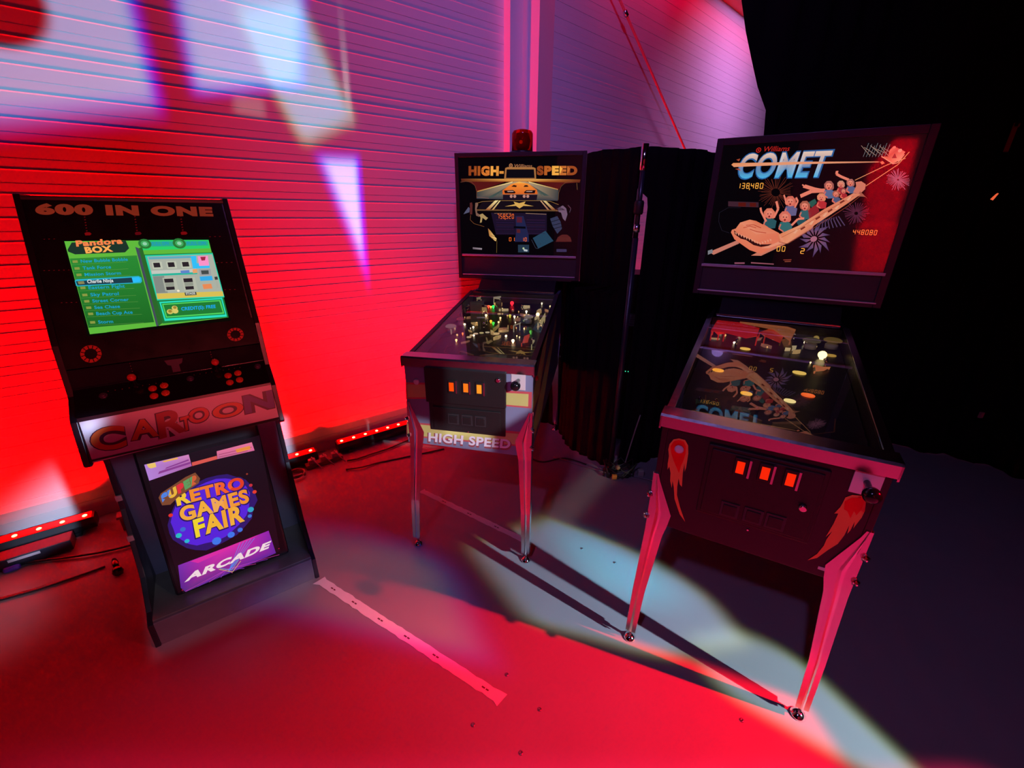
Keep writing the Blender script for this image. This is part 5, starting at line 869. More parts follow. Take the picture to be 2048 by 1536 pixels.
def mat_glass(name, tint=(1, 1, 1), refl=1.0, base=0.04):
    if name in MAT: return MAT[name]
    M = bpy.data.materials.new(name); M.use_nodes = True; MAT[name] = M
    nt = M.node_tree; nt.nodes.remove(nt.nodes['Principled BSDF']); out = nt.nodes['Material Output']
    t = nt.nodes.new('ShaderNodeBsdfTransparent'); t.inputs[0].default_value = (*tint, 1)
    g = nt.nodes.new('ShaderNodeBsdfGlossy'); g.inputs['Roughness'].default_value = .01
    fr = nt.nodes.new('ShaderNodeFresnel'); fr.inputs[0].default_value = 1.5
    nz = nt.nodes.new('ShaderNodeTexNoise'); nz.inputs['Scale'].default_value = 3
    m2 = nt.nodes.new('ShaderNodeMath'); m2.operation = 'MULTIPLY'; m2.inputs[1].default_value = refl
    ge = nt.nodes.new('ShaderNodeNewGeometry'); m3 = nt.nodes.new('ShaderNodeMath'); m3.operation = 'SUBTRACT'; m3.inputs[0].default_value = 1; m4 = nt.nodes.new('ShaderNodeMath'); m4.operation = 'MULTIPLY'; m4.use_clamp = True
    nt.links.new(ge.outputs['Backfacing'], m3.inputs[1]); nt.links.new(m3.outputs[0], m4.inputs[0])
    mx = nt.nodes.new('ShaderNodeMixShader')
    nt.links.new(fr.outputs[0], m2.inputs[0]); nt.links.new(m2.outputs[0], m4.inputs[1]); nt.links.new(m4.outputs[0], mx.inputs[0]); nt.links.new(t.outputs[0], mx.inputs[1]); nt.links.new(g.outputs[0], mx.inputs[2])
    nt.links.new(mx.outputs[0], out.inputs[0]); return M

BLACK = mat('black_laminate', (.012, .010, .014), .35, noise=.2)
BLACKGLOSS = mat('black_gloss', (.008, .007, .010), .12)
BLACKMATTE = mat('black_textured_metal', (.010, .008, .010), .5, bump=.3, nscale=300)
CHROME = mat('brushed_steel', (.72, .70, .74), .22, metal=1., nscale=60)
CHROMEP = mat('polished_chrome', (.85, .85, .88), .08, metal=1.)
DARKMETAL = mat('dark_metal', (.05, .05, .06), .4, metal=.6)
VELVET = mat('black_molton', (.006, .004, .006), .95, spec=.05, noise=.3, nscale=8, bump=.2)
WALLM = mat('white_sheet_metal', (.74, .72, .76), .42, noise=.03, nscale=3)
ART_LIT = mat_attr('backlit_print', True, .07)
ART_LCD = mat_attr('screen_picture', True, .15, gain=1.15)
ART_PRINT = mat_attr('printed_vinyl', False, .35)
ART_POSTER = mat_attr('backlit_poster', True, .25, gain=.9)
GLASS = mat_glass('clear_glass', (.95, .97, .96), 2.2)
AMBER = mat('segment_glow', (.02, .01, .0), .4, emi=(1, .3, .03), es=1.0)

# ------------------------------------------------------------------ mesh helpers
class MB:
    def __init__(s): s.v = []; s.f = []
    def add(s, vs, fs):
        n = len(s.v); s.v += [tuple(p) for p in vs]; s.f += [tuple(i + n for i in f) for f in fs]; return s
    def box(s, x0, x1, y0, y1, z0, z1):
        return s.add([(x0, y0, z0), (x1, y0, z0), (x1, y1, z0), (x0, y1, z0), (x0, y0, z1), (x1, y0, z1), (x1, y1, z1), (x0, y1, z1)],
                     [(0, 3, 2, 1), (4, 5, 6, 7), (0, 1, 5, 4), (1, 2, 6, 5), (2, 3, 7, 6), (3, 0, 4, 7)])
    def prism(s, prof, a0, a1, axis='x'):
        n = len(prof)
        def P(a, p): return (a, p[0], p[1]) if axis == 'x' else ((p[0], a, p[1]) if axis == 'y' else (p[0], p[1], a))
        vs = [P(a0, p) for p in prof] + [P(a1, p) for p in prof]
        fs = [tuple(range(n)), tuple(range(2 * n - 1, n - 1, -1))] + [(i, i + n, (i + 1) % n + n, (i + 1) % n) for i in range(n)]
        return s.add(vs, fs)
    def lathe(s, prof, c=(0, 0, 0), ax=(0, 0, 1), n=20):
        ax = Vector(ax).normalized(); u = ax.orthogonal().normalized(); w_ = ax.cross(u); c = Vector(c); vs = []; fs = []
        for r, h in prof:
            for k in range(n):
                a = 2 * math.pi * k / n; vs.append(c + ax * h + (u * math.cos(a) + w_ * math.sin(a)) * max(r, 1e-5))
        for i in range(len(prof) - 1):
            for k in range(n): fs.append((i * n + k, i * n + (k + 1) % n, (i + 1) * n + (k + 1) % n, (i + 1) * n + k))
        fs.append(tuple(range(n))[::-1]); fs.append(tuple(range((len(prof) - 1) * n, len(prof) * n)))
        return s.add(vs, fs)
    def cyl(s, p0, p1, r, n=16):
        p0 = Vector(p0); p1 = Vector(p1); return s.lathe([(r, 0), (r, (p1 - p0).length)], p0, p1 - p0, n)
    def tube(s, pts, r, n=8):
        pts = [Vector(p) for p in pts]; vs = []; fs = []; u = None
        for i, p in enumerate(pts):
            t = (pts[min(i + 1, len(pts) - 1)] - pts[max(i - 1, 0)]).normalized()
            u = (t.orthogonal() if u is None else (u - t * u.dot(t))).normalized(); w_ = t.cross(u)
            for k in range(n):
                a = 2 * math.pi * k / n; vs.append(p + (u * math.cos(a) + w_ * math.sin(a)) * r)
        for i in range(len(pts) - 1):
            for k in range(n): fs.append((i * n + k, i * n + (k + 1) % n, (i + 1) * n + (k + 1) % n, (i + 1) * n + k))
        fs.append(tuple(range(n))[::-1]); fs.append(tuple(range((len(pts) - 1) * n, len(pts) * n)))
        return s.add(vs, fs)
    def ball(s, c, r, n=14, sz=1.0):
        return s.lathe([(r * math.sin(math.pi * i / 8), -r * sz * math.cos(math.pi * i / 8)) for i in range(9)], c, (0, 0, 1), n)
    def build(s, name, m, parent=None, smooth=False, bevel=0., loc=None):
        me = bpy.data.meshes.new(name); me.from_pydata(s.v, [], s.f); me.validate()
        bm = bmesh.new(); bm.from_mesh(me); bmesh.ops.recalc_face_normals(bm, faces=bm.faces); bm.to_mesh(me); bm.free()
        me.materials.append(m); o = bpy.data.objects.new(name, me); COL.objects.link(o)
        if smooth:
            for p in me.polygons: p.use_smooth = len(p.vertices) < 9
        if bevel:
            b = o.modifiers.new('bevel', 'BEVEL'); b.width = bevel; b.segments = 2; b.limit_method = 'ANGLE'; b.angle_limit = .6
        if parent: o.parent = parent
        if loc is not None: o.location = loc
        return o

def tag(o, label=None, cat=None, group=None, kind=None):
    if label: o['label'] = label
    if cat: o['category'] = cat
    if group: o['group'] = group
    if kind: o['kind'] = kind
    return o

def empty(name, loc, rz, label, cat, group=None):
    o = bpy.data.objects.new(name, None); o.location = loc; o.rotation_euler = (0, 0, rz); COL.objects.link(o); o.empty_display_size = .1
    return tag(o, label, cat, group)

def centre(o):
    """put a mesh's origin at its own base centre"""
    vs = [v.co for v in o.data.vertices]
    c = Vector(((min(v.x for v in vs) + max(v.x for v in vs)) / 2, (min(v.y for v in vs) + max(v.y for v in vs)) / 2, min(v.z for v in vs)))
    o.data.transform(Matrix.Translation(-c)); o.location = o.location + c; return o

# ------------------------------------------------------------------ flat artwork (print, backlit film, screens)
TXT = {}
def text_mesh(s, off):
    k = (s, off)
    if k in TXT: return TXT[k]
    cu = bpy.data.curves.new('t', 'FONT'); cu.body = s; cu.offset = off; cu.fill_mode = 'FRONT' if hasattr(cu, 'fill_mode') else 'BOTH'
    cu.dimensions = '2D'; cu.resolution_u = 5; cu.space_character = 1.0 + off * 2.2
    ob = bpy.data.objects.new('t', cu); COL.objects.link(ob)
    dg = bpy.context.evaluated_depsgraph_get(); me = bpy.data.meshes.new_from_object(ob.evaluated_get(dg))
    v = [(p.co.x, p.co.y) for p in me.vertices]; f = [tuple(p.vertices) for p in me.polygons]
    bpy.data.objects.remove(ob); bpy.data.curves.remove(cu); bpy.data.meshes.remove(me)
    TXT[k] = (v, f); return TXT[k]

SEG = {'0': 'abcdef', '1': 'bc', '2': 'abged', '3': 'abgcd', '4': 'fgbc', '5': 'afgcd', '6': 'afgedc', '7': 'abc', '8': 'abcdefg', '9': 'abcdfg'}
SP = {'a': (.1, .89, .9, 1), 'b': (.8, .52, 1, .92), 'c': (.8, .08, 1, .48), 'd': (.1, 0, .9, .1), 'e': (0, .08, .2, .48), 'f': (0, .52, .2, .92), 'g': (.12, .44, .88, .57)}

def art(name, items, fn, m, parent, step=.0005):
    """items are 2D shapes on a panel; fn(a, b, h) gives the 3D point"""
    vs = []; fs = []; cs = []
    def face(pts, cols, h):
        n = len(vs); vs.extend(fn(a, b, h) for a, b in pts); fs.append(tuple(range(n, n + len(pts)))); cs.append(cols)
    for it in items:
        k = it[0]
        if k == 'P':
            _, c, pts, ly = it; face(pts, c if isinstance(c[0], (list, tuple)) else [c] * len(pts), ly * step)
        elif k == 'C':
            _, c, p, r, ly = it; face([(p[0] + r * math.cos(t * math.pi / 8), p[1] + r * math.sin(t * math.pi / 8)) for t in range(16)], [c] * 16, ly * step)
        elif k == 'L':
            _, c, pts, w_, ly = it
            for p, q in zip(pts, pts[1:]):
                dx, dy = q[0] - p[0], q[1] - p[1]; L = math.hypot(dx, dy) or 1; nx, ny = -dy / L * w_ / 2, dx / L * w_ / 2
                face([(p[0] + nx, p[1] + ny), (p[0] - nx, p[1] - ny), (q[0] - nx, q[1] - ny), (q[0] + nx, q[1] + ny)], [c] * 4, ly * step)
        elif k == 'T':
            _, s, c, bl, br, tl, ly, off = it; v, f = text_mesh(s, off)
            x0 = min(p[0] for p in v); x1 = max(p[0] for p in v); y0 = min(p[1] for p in v) if s.isupper() or True and not any(ch in s for ch in 'gjpqy(,') else 0.; y1 = max(p[1] for p in v)
            def mp(p):
                u = (p[0] - x0) / (x1 - x0); w_ = (p[1] - y0) / (y1 - y0)
                return (bl[0] + u * (br[0] - bl[0]) + w_ * (tl[0] - bl[0]), bl[1] + u * (br[1] - bl[1]) + w_ * (tl[1] - bl[1]))
            def cc(p, fc):
                u = min(.999, max(0, (fc - x0) / (x1 - x0))); w_ = (p[1] - y0) / (y1 - y0)
                if c == 'grad':
                    G = [(.08, .50, .85), (.10, .30, .55), (.22, .26, .42), (.62, .42, .38), (.85, .62, .52)]; x = w_ * 3.999; i = int(x); t = x - i
                    return tuple(G[i][j] * (1 - t) + G[i + 1][j] * t for j in range(3))
                if isinstance(c[0], (list, tuple)): return c[int(u * len(c))]
                return c
            for fc in f:
                pts = [v[i] for i in fc]; mx = sum(p[0] for p in pts) / len(pts)
                face([mp(p) for p in pts], [cc(p, mx) for p in pts], ly * step)
        elif k == '7':
            _, s, c, bl, br, tl, ly, off = it; n = len(s)
            for i, ch in enumerate(s):
                for g in SEG[ch]:
                    a0, b0, a1, b1 = SP[g]; q = []
                    for a, b in ((a0, b0), (a1, b0), (a1, b1), (a0, b1)):
                        u = (i + .12 + a * .68) / n
                        q.append((bl[0] + u * (br[0] - bl[0]) + b * (tl[0] - bl[0]), bl[1] + u * (br[1] - bl[1]) + b * (tl[1] - bl[1])))
                    face(q, [c] * 4, ly * step)
    me = bpy.data.meshes.new(name); me.from_pydata(vs, [], fs)
    ca = me.color_attributes.new('Col', 'FLOAT_COLOR', 'CORNER'); li = 0
    for cols in cs:
        for c in cols: ca.data[li].color = (c[0], c[1], c[2], 1); li += 1
    bm = bmesh.new(); bm.from_mesh(me)
    if bm.faces:
        nd = (Vector(fn(0, 0, 1)) - Vector(fn(0, 0, 0))).normalized()
        for f in bm.faces:
            f.normal_update()
            if f.normal.dot(nd) < 0: f.normal_flip()
        bmesh.ops.triangulate(bm, faces=[f for f in bm.faces if len(f.verts) > 4])
    bm.to_mesh(me); bm.free(); me.materials.append(m)
    o = bpy.data.objects.new(name, me); COL.objects.link(o)
    if parent: o.parent = parent
    return o

# ------------------------------------------------------------------ setting
def ridged_wall(name, p0, p1, z0, z1, zoff, joint):
    p0 = Vector((*p0, 0)); p1 = Vector((*p1, 0)); d = (p1 - p0).normalized(); n = Vector((d.y, -d.x, 0))   # n faces the room
    prof = [(z0, 0.)]; k = math.ceil((z0 + .02 - zoff) / .101); z = zoff + k * .101
    pit = .101
    while z < z1:
        prof += [(z - .0035, 0), (z + .0005, .0032), (z + .012, .0032), (z + .013, 0)] if False else [(z - .0026, 0), (z + .0026, .00065), (z + .0036, .0)]
        if abs(z - joint) < .06: prof += [(joint + .026, 0), (joint + .031, .0009), (joint + .0325, .0)]
        else: prof += [(z + .046, 0), (z + .0463, -.0022), (z + .0498, -.0022), (z + .0501, 0)]
        z += pit
    prof.append((z1, 0)); vs = []; fs = []
    for q in (p0, p1):
        for zz, h in prof: v = q + n * h; vs.append((v.x, v.y, zz))
    m_ = len(prof)
    for i in range(m_ - 1): fs.append((i, i + m_, i + 1 + m_, i + 1))
    b = -n * .06
    n0 = len(vs)
    for q in (p0, p1):
        for zz in (z0, z1): v = q + b; vs.append((v.x, v.y, zz))
    fs += [(0, n0, n0 + 2, m_), (m_ - 1, 2 * m_ - 1, n0 + 3, n0 + 1), (n0, n0 + 1, n0 + 3, n0 + 2), tuple([n0] + list(range(m_)) + [n0 + 1]), tuple([n0 + 2, n0 + 3] + list(range(2 * m_ - 1, m_ - 1, -1)))]
    return tag(MB().add(vs, fs).build(name, WALLM), kind='structure')

fl = mat('grey_painted_boards', (.27, .265, .28), .38, noise=.10, nscale=2.2, bump=.08, spec=.4)
nt = fl.node_tree; b = nt.nodes['Principled BSDF']
n2 = nt.nodes.new('ShaderNodeTexNoise'); n2.inputs['Scale'].default_value = 9; n2.inputs['Detail'].default_value = 6
tc = nt.nodes.new('ShaderNodeTexCoord'); nt.links.new(tc.outputs['Object'], n2.inputs['Vector'])
mr = nt.nodes.new('ShaderNodeMapRange'); nt.links.new(n2.outputs['Fac'], mr.inputs[0]); mr.inputs[1].default_value = .3; mr.inputs[2].default_value = .7; mr.inputs[3].default_value = .34; mr.inputs[4].default_value = .55
nt.links.new(mr.outputs[0], b.inputs['Roughness'])
tag(MB().box(-5, 6, -3.6, 9, -.06, 0).build('floor', fl), kind='structure')
# seams of the floor boards
SEAM = mat('dark_seam', (.05, .05, .055), .7)
d1 = Vector((.795, .607, 0)); n1 = Vector((-.607, .795, 0))
def pl(dv, along): q = n1 * dv + d1 * along; return (q.x, q.y)
ridged_wall('wall_left', pl(2.98, -3.2), (-.075, 3.69), 0, 5, 2.187 - .101 * 21, 2.211)
ridged_wall('wall_back', (.312, 4.135), (5.6, 9.066), 0, 5, 2.816 - .101 * 27, 2.715)
# folded steel corner post between the two walls
cp = [(-.075, 3.69), (-.030, 3.625), (.060, 3.70), (.100, 3.77), (.172, 3.64), (.184, 3.93), (.312, 4.135), (.25, 4.25), (-.02, 4.2), (-.14, 3.75)]
tag(MB().prism(cp, 0, 5, 'z').build('trim_1', WALLM), kind='structure')
# wall behind the camera
tag(MB().box(-1.7, 4.2, -3.5, -3.4, 0, 3.4).build('wall_rear', mat('plain_white_wall', (.5, .5, .5), .6, noise=.05)), kind='structure')
d2 = Vector((math.sin(math.radians(47)), math.cos(math.radians(47)), 0)); nn2 = Vector((-d2.y, d2.x, 0))
def on2(along, off, z): q = nn2 * (2.83 - off) + d2 * along; return (q.x, q.y, z)
BZ0 = 3.88
b = MB(); vs = [on2(a, o_, z) for a in (1.5, 8.0) for o_, z in ((.0, BZ0), (.16, BZ0), (.16, BZ0 + .12), (.0, BZ0 + .12))]
b.add(vs, [(0, 1, 2, 3), (7, 6, 5, 4), (0, 4, 5, 1), (1, 5, 6, 2), (2, 6, 7, 3), (3, 7, 4, 0)])
tr = tag(b.build('trim_2', mat('red_edge_beam', (.8, .06, .06), .5)), kind='structure')
b = MB(); vs = [on2(a, o_, z) for a in (1.5, 8.0) for o_, z in ((.161, BZ0 + .01), (.175, BZ0 + .01), (.175, BZ0 + .10), (.161, BZ0 + .10))]
b.add(vs, [(0, 1, 2, 3), (7, 6, 5, 4), (0, 4, 5, 1), (1, 5, 6, 2), (2, 6, 7, 3), (3, 7, 4, 0)]).build('beam_glow', mat('beam_glow_red', (.3, .0, .0), .4, emi=(1, .0, .01), es=1.2), tr)  # added glowing strip stands in for red light on the beam
c_ = Vector(on2(5.0, .22, BZ0)); L_ = area('added_beam_light', c_, c_ + Vector((0, 0, -1)), 4.0, .04, (1, 0, .05), 10, 150)  # added lamp, gives the wall below the beam its pink glow
z_ = Vector((0, 0, 1)); y_ = z_.cross(d2).normalized(); mm = Matrix((d2, y_, z_)).transposed().to_4x4(); mm.translation = c_; L_.matrix_world = mm

# ------------------------------------------------------------------ drapes
def curtain(path, z0, z1, amp, wl, label, edge=None, cols=220, rows=14, group='black molton drapes'):
    P = [Vector((*p, 0)) for p in path]; L = [0]
    for a, c in zip(P, P[1:]): L.append(L[-1] + (c - a).length)
    def at(s):
        for i in range(len(P) - 1):
            if s <= L[i + 1] or i == len(P) - 2:
                t = (s - L[i]) / (L[i + 1] - L[i]); return P[i].lerp(P[i + 1], t), (P[i + 1] - P[i]).normalized()
    vs = []; fs = []; ph = [random.uniform(0, 6) for _ in range(4)]
    for j in range(rows + 1):
        z = z0 + (z1 - z0) * j / rows; s0 = edge(z) if edge else 0
        for i in range(cols + 1):
            s = s0 + (L[-1] - s0) * i / cols; p, t = at(s); n = Vector((t.y, -t.x, 0))
            k = amp * (.65 + .35 * (1 - j / rows)) * (math.sin(s * 6.283 / wl + ph[0] + .7 * math.sin(s * 3.1 + ph[1])) + .35 * math.sin(s * 14.9 / wl + ph[2]))
            q = p + n * k; vs.append((q.x, q.y, z + (.004 * math.sin(s * 21) if j == rows else 0)))
    for j in range(rows):
        for i in range(cols): a = j * (cols + 1) + i; fs.append((a, a + 1, a + cols + 2, a + cols + 1))
    o = MB().add(vs, fs).build('curtain', VELVET, smooth=True)
    md = o.modifiers.new('thickness', 'SOLIDIFY'); md.thickness = .004
    return tag(centre(o), label, 'curtain', group)
curtain([(.20, 3.20), (.36, 3.12), (.405, 2.90), (.425, 2.76), (.56, 2.60), (.664, 2.50)], 0.005, 1.95, .010, .085, 'short black drape hanging between the yellow-striped pinball machine and the slim upright pole', edge=lambda z: 0 if z < 1.20 else .535, cols=90, rows=40)
curtain([(.662, 2.54), (.86, 2.53), (.99, 2.60), (1.14, 2.70), (1.5, 2.80), (2.0, 3.05)], 0.005, 1.95, .012, .11, 'short black drape hanging behind the comet pinball machine, right of the slim pole', edge=lambda z: .080 if z < 1.70 else max(0, .080 - (z - 1.70) * 1.2), cols=160, rows=40)
def bigedge(z):
    pts = [(0, .26), (2.05, .26), (2.25, .235), (2.42, .12), (2.57, .03), (2.72, -.02), (5, -.5)]
    for (a, u), (c, v_) in zip(pts, pts[1:]):
        if z <= c: return max(0, .52 + u + (v_ - u) * (z - a) / (c - a)) if True else 0
    return 0
curtain([(.75, 2.93), (1.6, 2.98), (2.3, 3.2), (3.3, 2.6), (4.0, 1.3), (4.25, -.5), (4.15, -3.3)], 0.005, 4.9, .03, .24, 'tall black stage curtain filling the right side of the room', edge=bigedge, cols=420, rows=40)
curtain([(-1.6, -3.3), (-2.6, -3.2), (-4.2, -1.6)], 0.005, 3.4, .03, .24, 'black stage curtain on the side behind the photographer', cols=120)

# slim upright with chrome top in the gap between the drapes
t = empty('drape_pole', (.672, 2.455, 0), 0, 'slim black upright pole with a chrome top in the gap between the short drapes', 'pole')
MB().lathe([(.0, 0), (.05, 0), (.05, .006), (.02, .012), (.02, .05)], n=24).build('base', DARKMETAL, t)
MB().cyl((0, 0, .05), (0, 0, 1.50), .017).build('pole', mat('black_pole', (.02, .018, .03), .3), t, smooth=True)
MB().cyl((0, 0, 1.50), (0, 0, 1.84), .014).build('pole', MAT['black_pole'], t, smooth=True)
MB().lathe([(.022, 1.62), (.026, 1.63), (.026, 1.68), (.022, 1.69)], n=16).build('collar', BLACKMATTE, t, smooth=True)
MB().lathe([(.0185, 1.53), (.0185, 1.57)], n=16).build('collar', CHROME, t, smooth=True)
MB().lathe([(.014, 1.83), (.019, 1.835), (.019, 1.955), (.015, 1.955), (.014, 1.93)], n=24).build('chrome_top', CHROMEP, t, smooth=True)

# leaning rod against the back wall, red light put into its base colour
a = Vector((.117, 3.801, 4.00)); c = Vector((4.59, 7.977, 0.0))
o = MB().cyl(a, c, .011, 10).build('brace_rod', mat('red_lit_rod', (.85, .10, .12), .4), smooth=True)
tag(centre(o), 'thin red-lit brace rod slanting down across the back wall', 'rod')
for k, (tt) in enumerate((.185,)):
    p = a.lerp(c, tt); o = MB().cyl(p, p + (c - a).normalized() * .05, .02, 10).build('rod_coupler', CHROME, smooth=True); o.parent = bpy.data.objects['brace_rod']; o.matrix_parent_inverse = Matrix.Translation(-bpy.data.objects['brace_rod'].location)
# ------------------------------------------------------------------ LED battens on the floor
LEDM = mat('red_led', (.3, .0, .0), .3, emi=(1, .16, .06), es=14)
LENSM = mat('red_led_strip', (.2, .0, .0), .3, emi=(1, .0, .0), es=4)
BATM = mat('batten_housing', (.02, .018, .025), .45, metal=.3)
def batten(start, label, power=34, n=10, lit=True, dirv=d1, spread=105):
    ang = math.atan2(dirv.y, dirv.x)
    t = empty('led_batten', (*start, 0), ang, label, 'light bar', 'red light bars along the foot of the wall')
    Lg = .0865 * n - .012
    MB().prism([(-.035, .018), (.035, .018), (.045, .06), (.022, .088), (-.032, .082), (-.044, .05)], 0, Lg).build('housing', BATM, t, bevel=.003)
    MB().prism([(-.030, .084), (.020, .0895), (.019, .093), (-.031, .0875)], .012, Lg - .012).build('lens_strip', LENSM, t)
    for i in range(n):
        MB().ball((.043 + i * .0865 - .006, -.008, .090), .0105, 12, .55).build('led_lens', LEDM, t, smooth=True)
    for x in (.08, Lg - .08):
        MB().box(x - .015, x + .015, -.05, .05, 0, .018).build('foot', DARKMETAL, t)
    c = Vector((*start, .13)) + dirv * (Lg / 2) + Vector((-dirv.y, dirv.x, 0)) * .0
    up_ = c + Vector((-dirv.y, dirv.x, 0)) * .22 + Vector((0, 0, 1))
    L = area('batten_light', c, up_, Lg, .04, (1, 0.0, 0.0), power, spread)
    L.rotation_euler = (up_ - c).to_track_quat('-Z', 'Y').to_euler()
    # align the long side with the bar
    z = -(up_ - c).normalized(); x = dirv.normalized(); y = z.cross(x).normalized(); x = y.cross(z)
    mm = Matrix((x, y, z)).transposed().to_4x4(); mm.translation = c; L.matrix_world = mm
    return t
def onbar(px, py, s): q = Vector((px, py, 0)) - d1 * s; return (q.x, q.y)
batten(onbar(-2.288, 1.871, .84), 'red LED light bar at the far left, its end passing behind the arcade cabinet', 66)
batten(onbar(-1.362, 2.577, .86), 'red LED light bar emerging from behind the right side of the arcade cabinet', 66)
batten(onbar(-1.235, 2.685, .035), 'red LED light bar between the arcade cabinet and the yellow-striped pinball machine', 66)
q = Vector((.55, 4.23, 0)); batten((q.x, q.y), 'red LED light bar on the floor behind the black drapes', 13, dirv=d2)
q = Vector((.55, 4.23, 0)) + d2 * 1.1; batten((q.x, q.y), 'red LED light bar on the floor far behind the comet pinball machine', 13, dirv=d2)

# ------------------------------------------------------------------ pinball machines
def leg(cx, cy, sx, sy, t, name='leg', ztop=.81, fx=.305, fy=None):
    """angle-iron leg: apex on the cabinet corner, tapering flanges, rib, leveller, two bolts"""
    top = Vector((cx, cy, ztop)); bot = Vector((fx * sx, fy, .055))
    ws = [(1.0, .012), (.965, .020), (.80, .072), (.74, .066), (.70, .056), (.3, .040), (0., .034)]
    rows = []
    for k, w_ in ws:
        a = bot.lerp(top, k)
        if k > .68: a = Vector((cx, cy, a.z)) + (bot - top) * max(0, (.74 - k)) * .6 if k < .74 else Vector((cx, cy, a.z))
        rows.append((a, w_))
    vs = []; fs = []; th = .004
    for a, w_ in rows:
        o_ = Vector((sx * th, sy * th, 0)); r = min(.3 * w_, .012)
        out = [a + Vector((-sx * w_, sy * th, 0)), a + Vector((-sx * w_ * .55, sy * th, 0)), a + Vector((-sx * w_ * .45, sy * (th + .003), 0)), a + Vector((-sx * w_ * .3, sy * th, 0)), a + o_,
               a + Vector((sx * th, -sy * w_ * .3, 0)), a + Vector((sx * (th + .003), -sy * w_ * .45, 0)), a + Vector((sx * th, -sy * w_ * .55, 0)), a + Vector((sx * th, -sy * w_, 0))]
        inn = [a + Vector((0, -sy * w_, 0)), a, a + Vector((-sx * w_, 0, 0))]
        vs += out + inn
    n = 12
    for i in range(len(rows) - 1):
        for k in range(n): fs.append((i * n + k, i * n + (k + 1) % n, (i + 1) * n + (k + 1) % n, (i + 1) * n + k))
    fs += [tuple(range(n)), tuple(range((len(rows) - 1) * n, len(rows) * n))]
    l = MB().add(vs, fs).build(name, CHROME, t)
    c = bot + Vector((-sx * .014, -sy * .014, 0))
    MB().lathe([(.006, -.045), (.006, .03)], c, n=10).lathe([(.011, -.002), (.011, .008)], c, n=6).lathe([(.0, -.055), (.024, -.055), (.024, -.050), (.012, -.040), (.006, -.036)], c, n=20).build('leveller', CHROMEP, l, smooth=True)
    for zb in (ztop - .085, ztop - .175):
        c = Vector((cx + sx * .004, cy + sy * .004, zb)); ax = Vector((sx, sy, 0)).normalized()
        MB().lathe([(.012, 0), (.012, .003), (.009, .003), (.009, .011), (.005, .013)], c, ax, 8).build('bolt', CHROMEP, l)
    return l

def warm(items):
    f = lambda c: (c[0] * .85, c[1] * (.55 if c[0] > c[2] else 1), c[2] * (.58 if c[0] > c[2] else 1))
    out = []
    for it in items:
        it = list(it); k = 2 if it[0] in 'T7' else 1
        if it[k] != 'grad': it[k] = [f(c) for c in it[k]] if isinstance(it[k][0], list) else f(it[k])
        out.append(it)
    return out

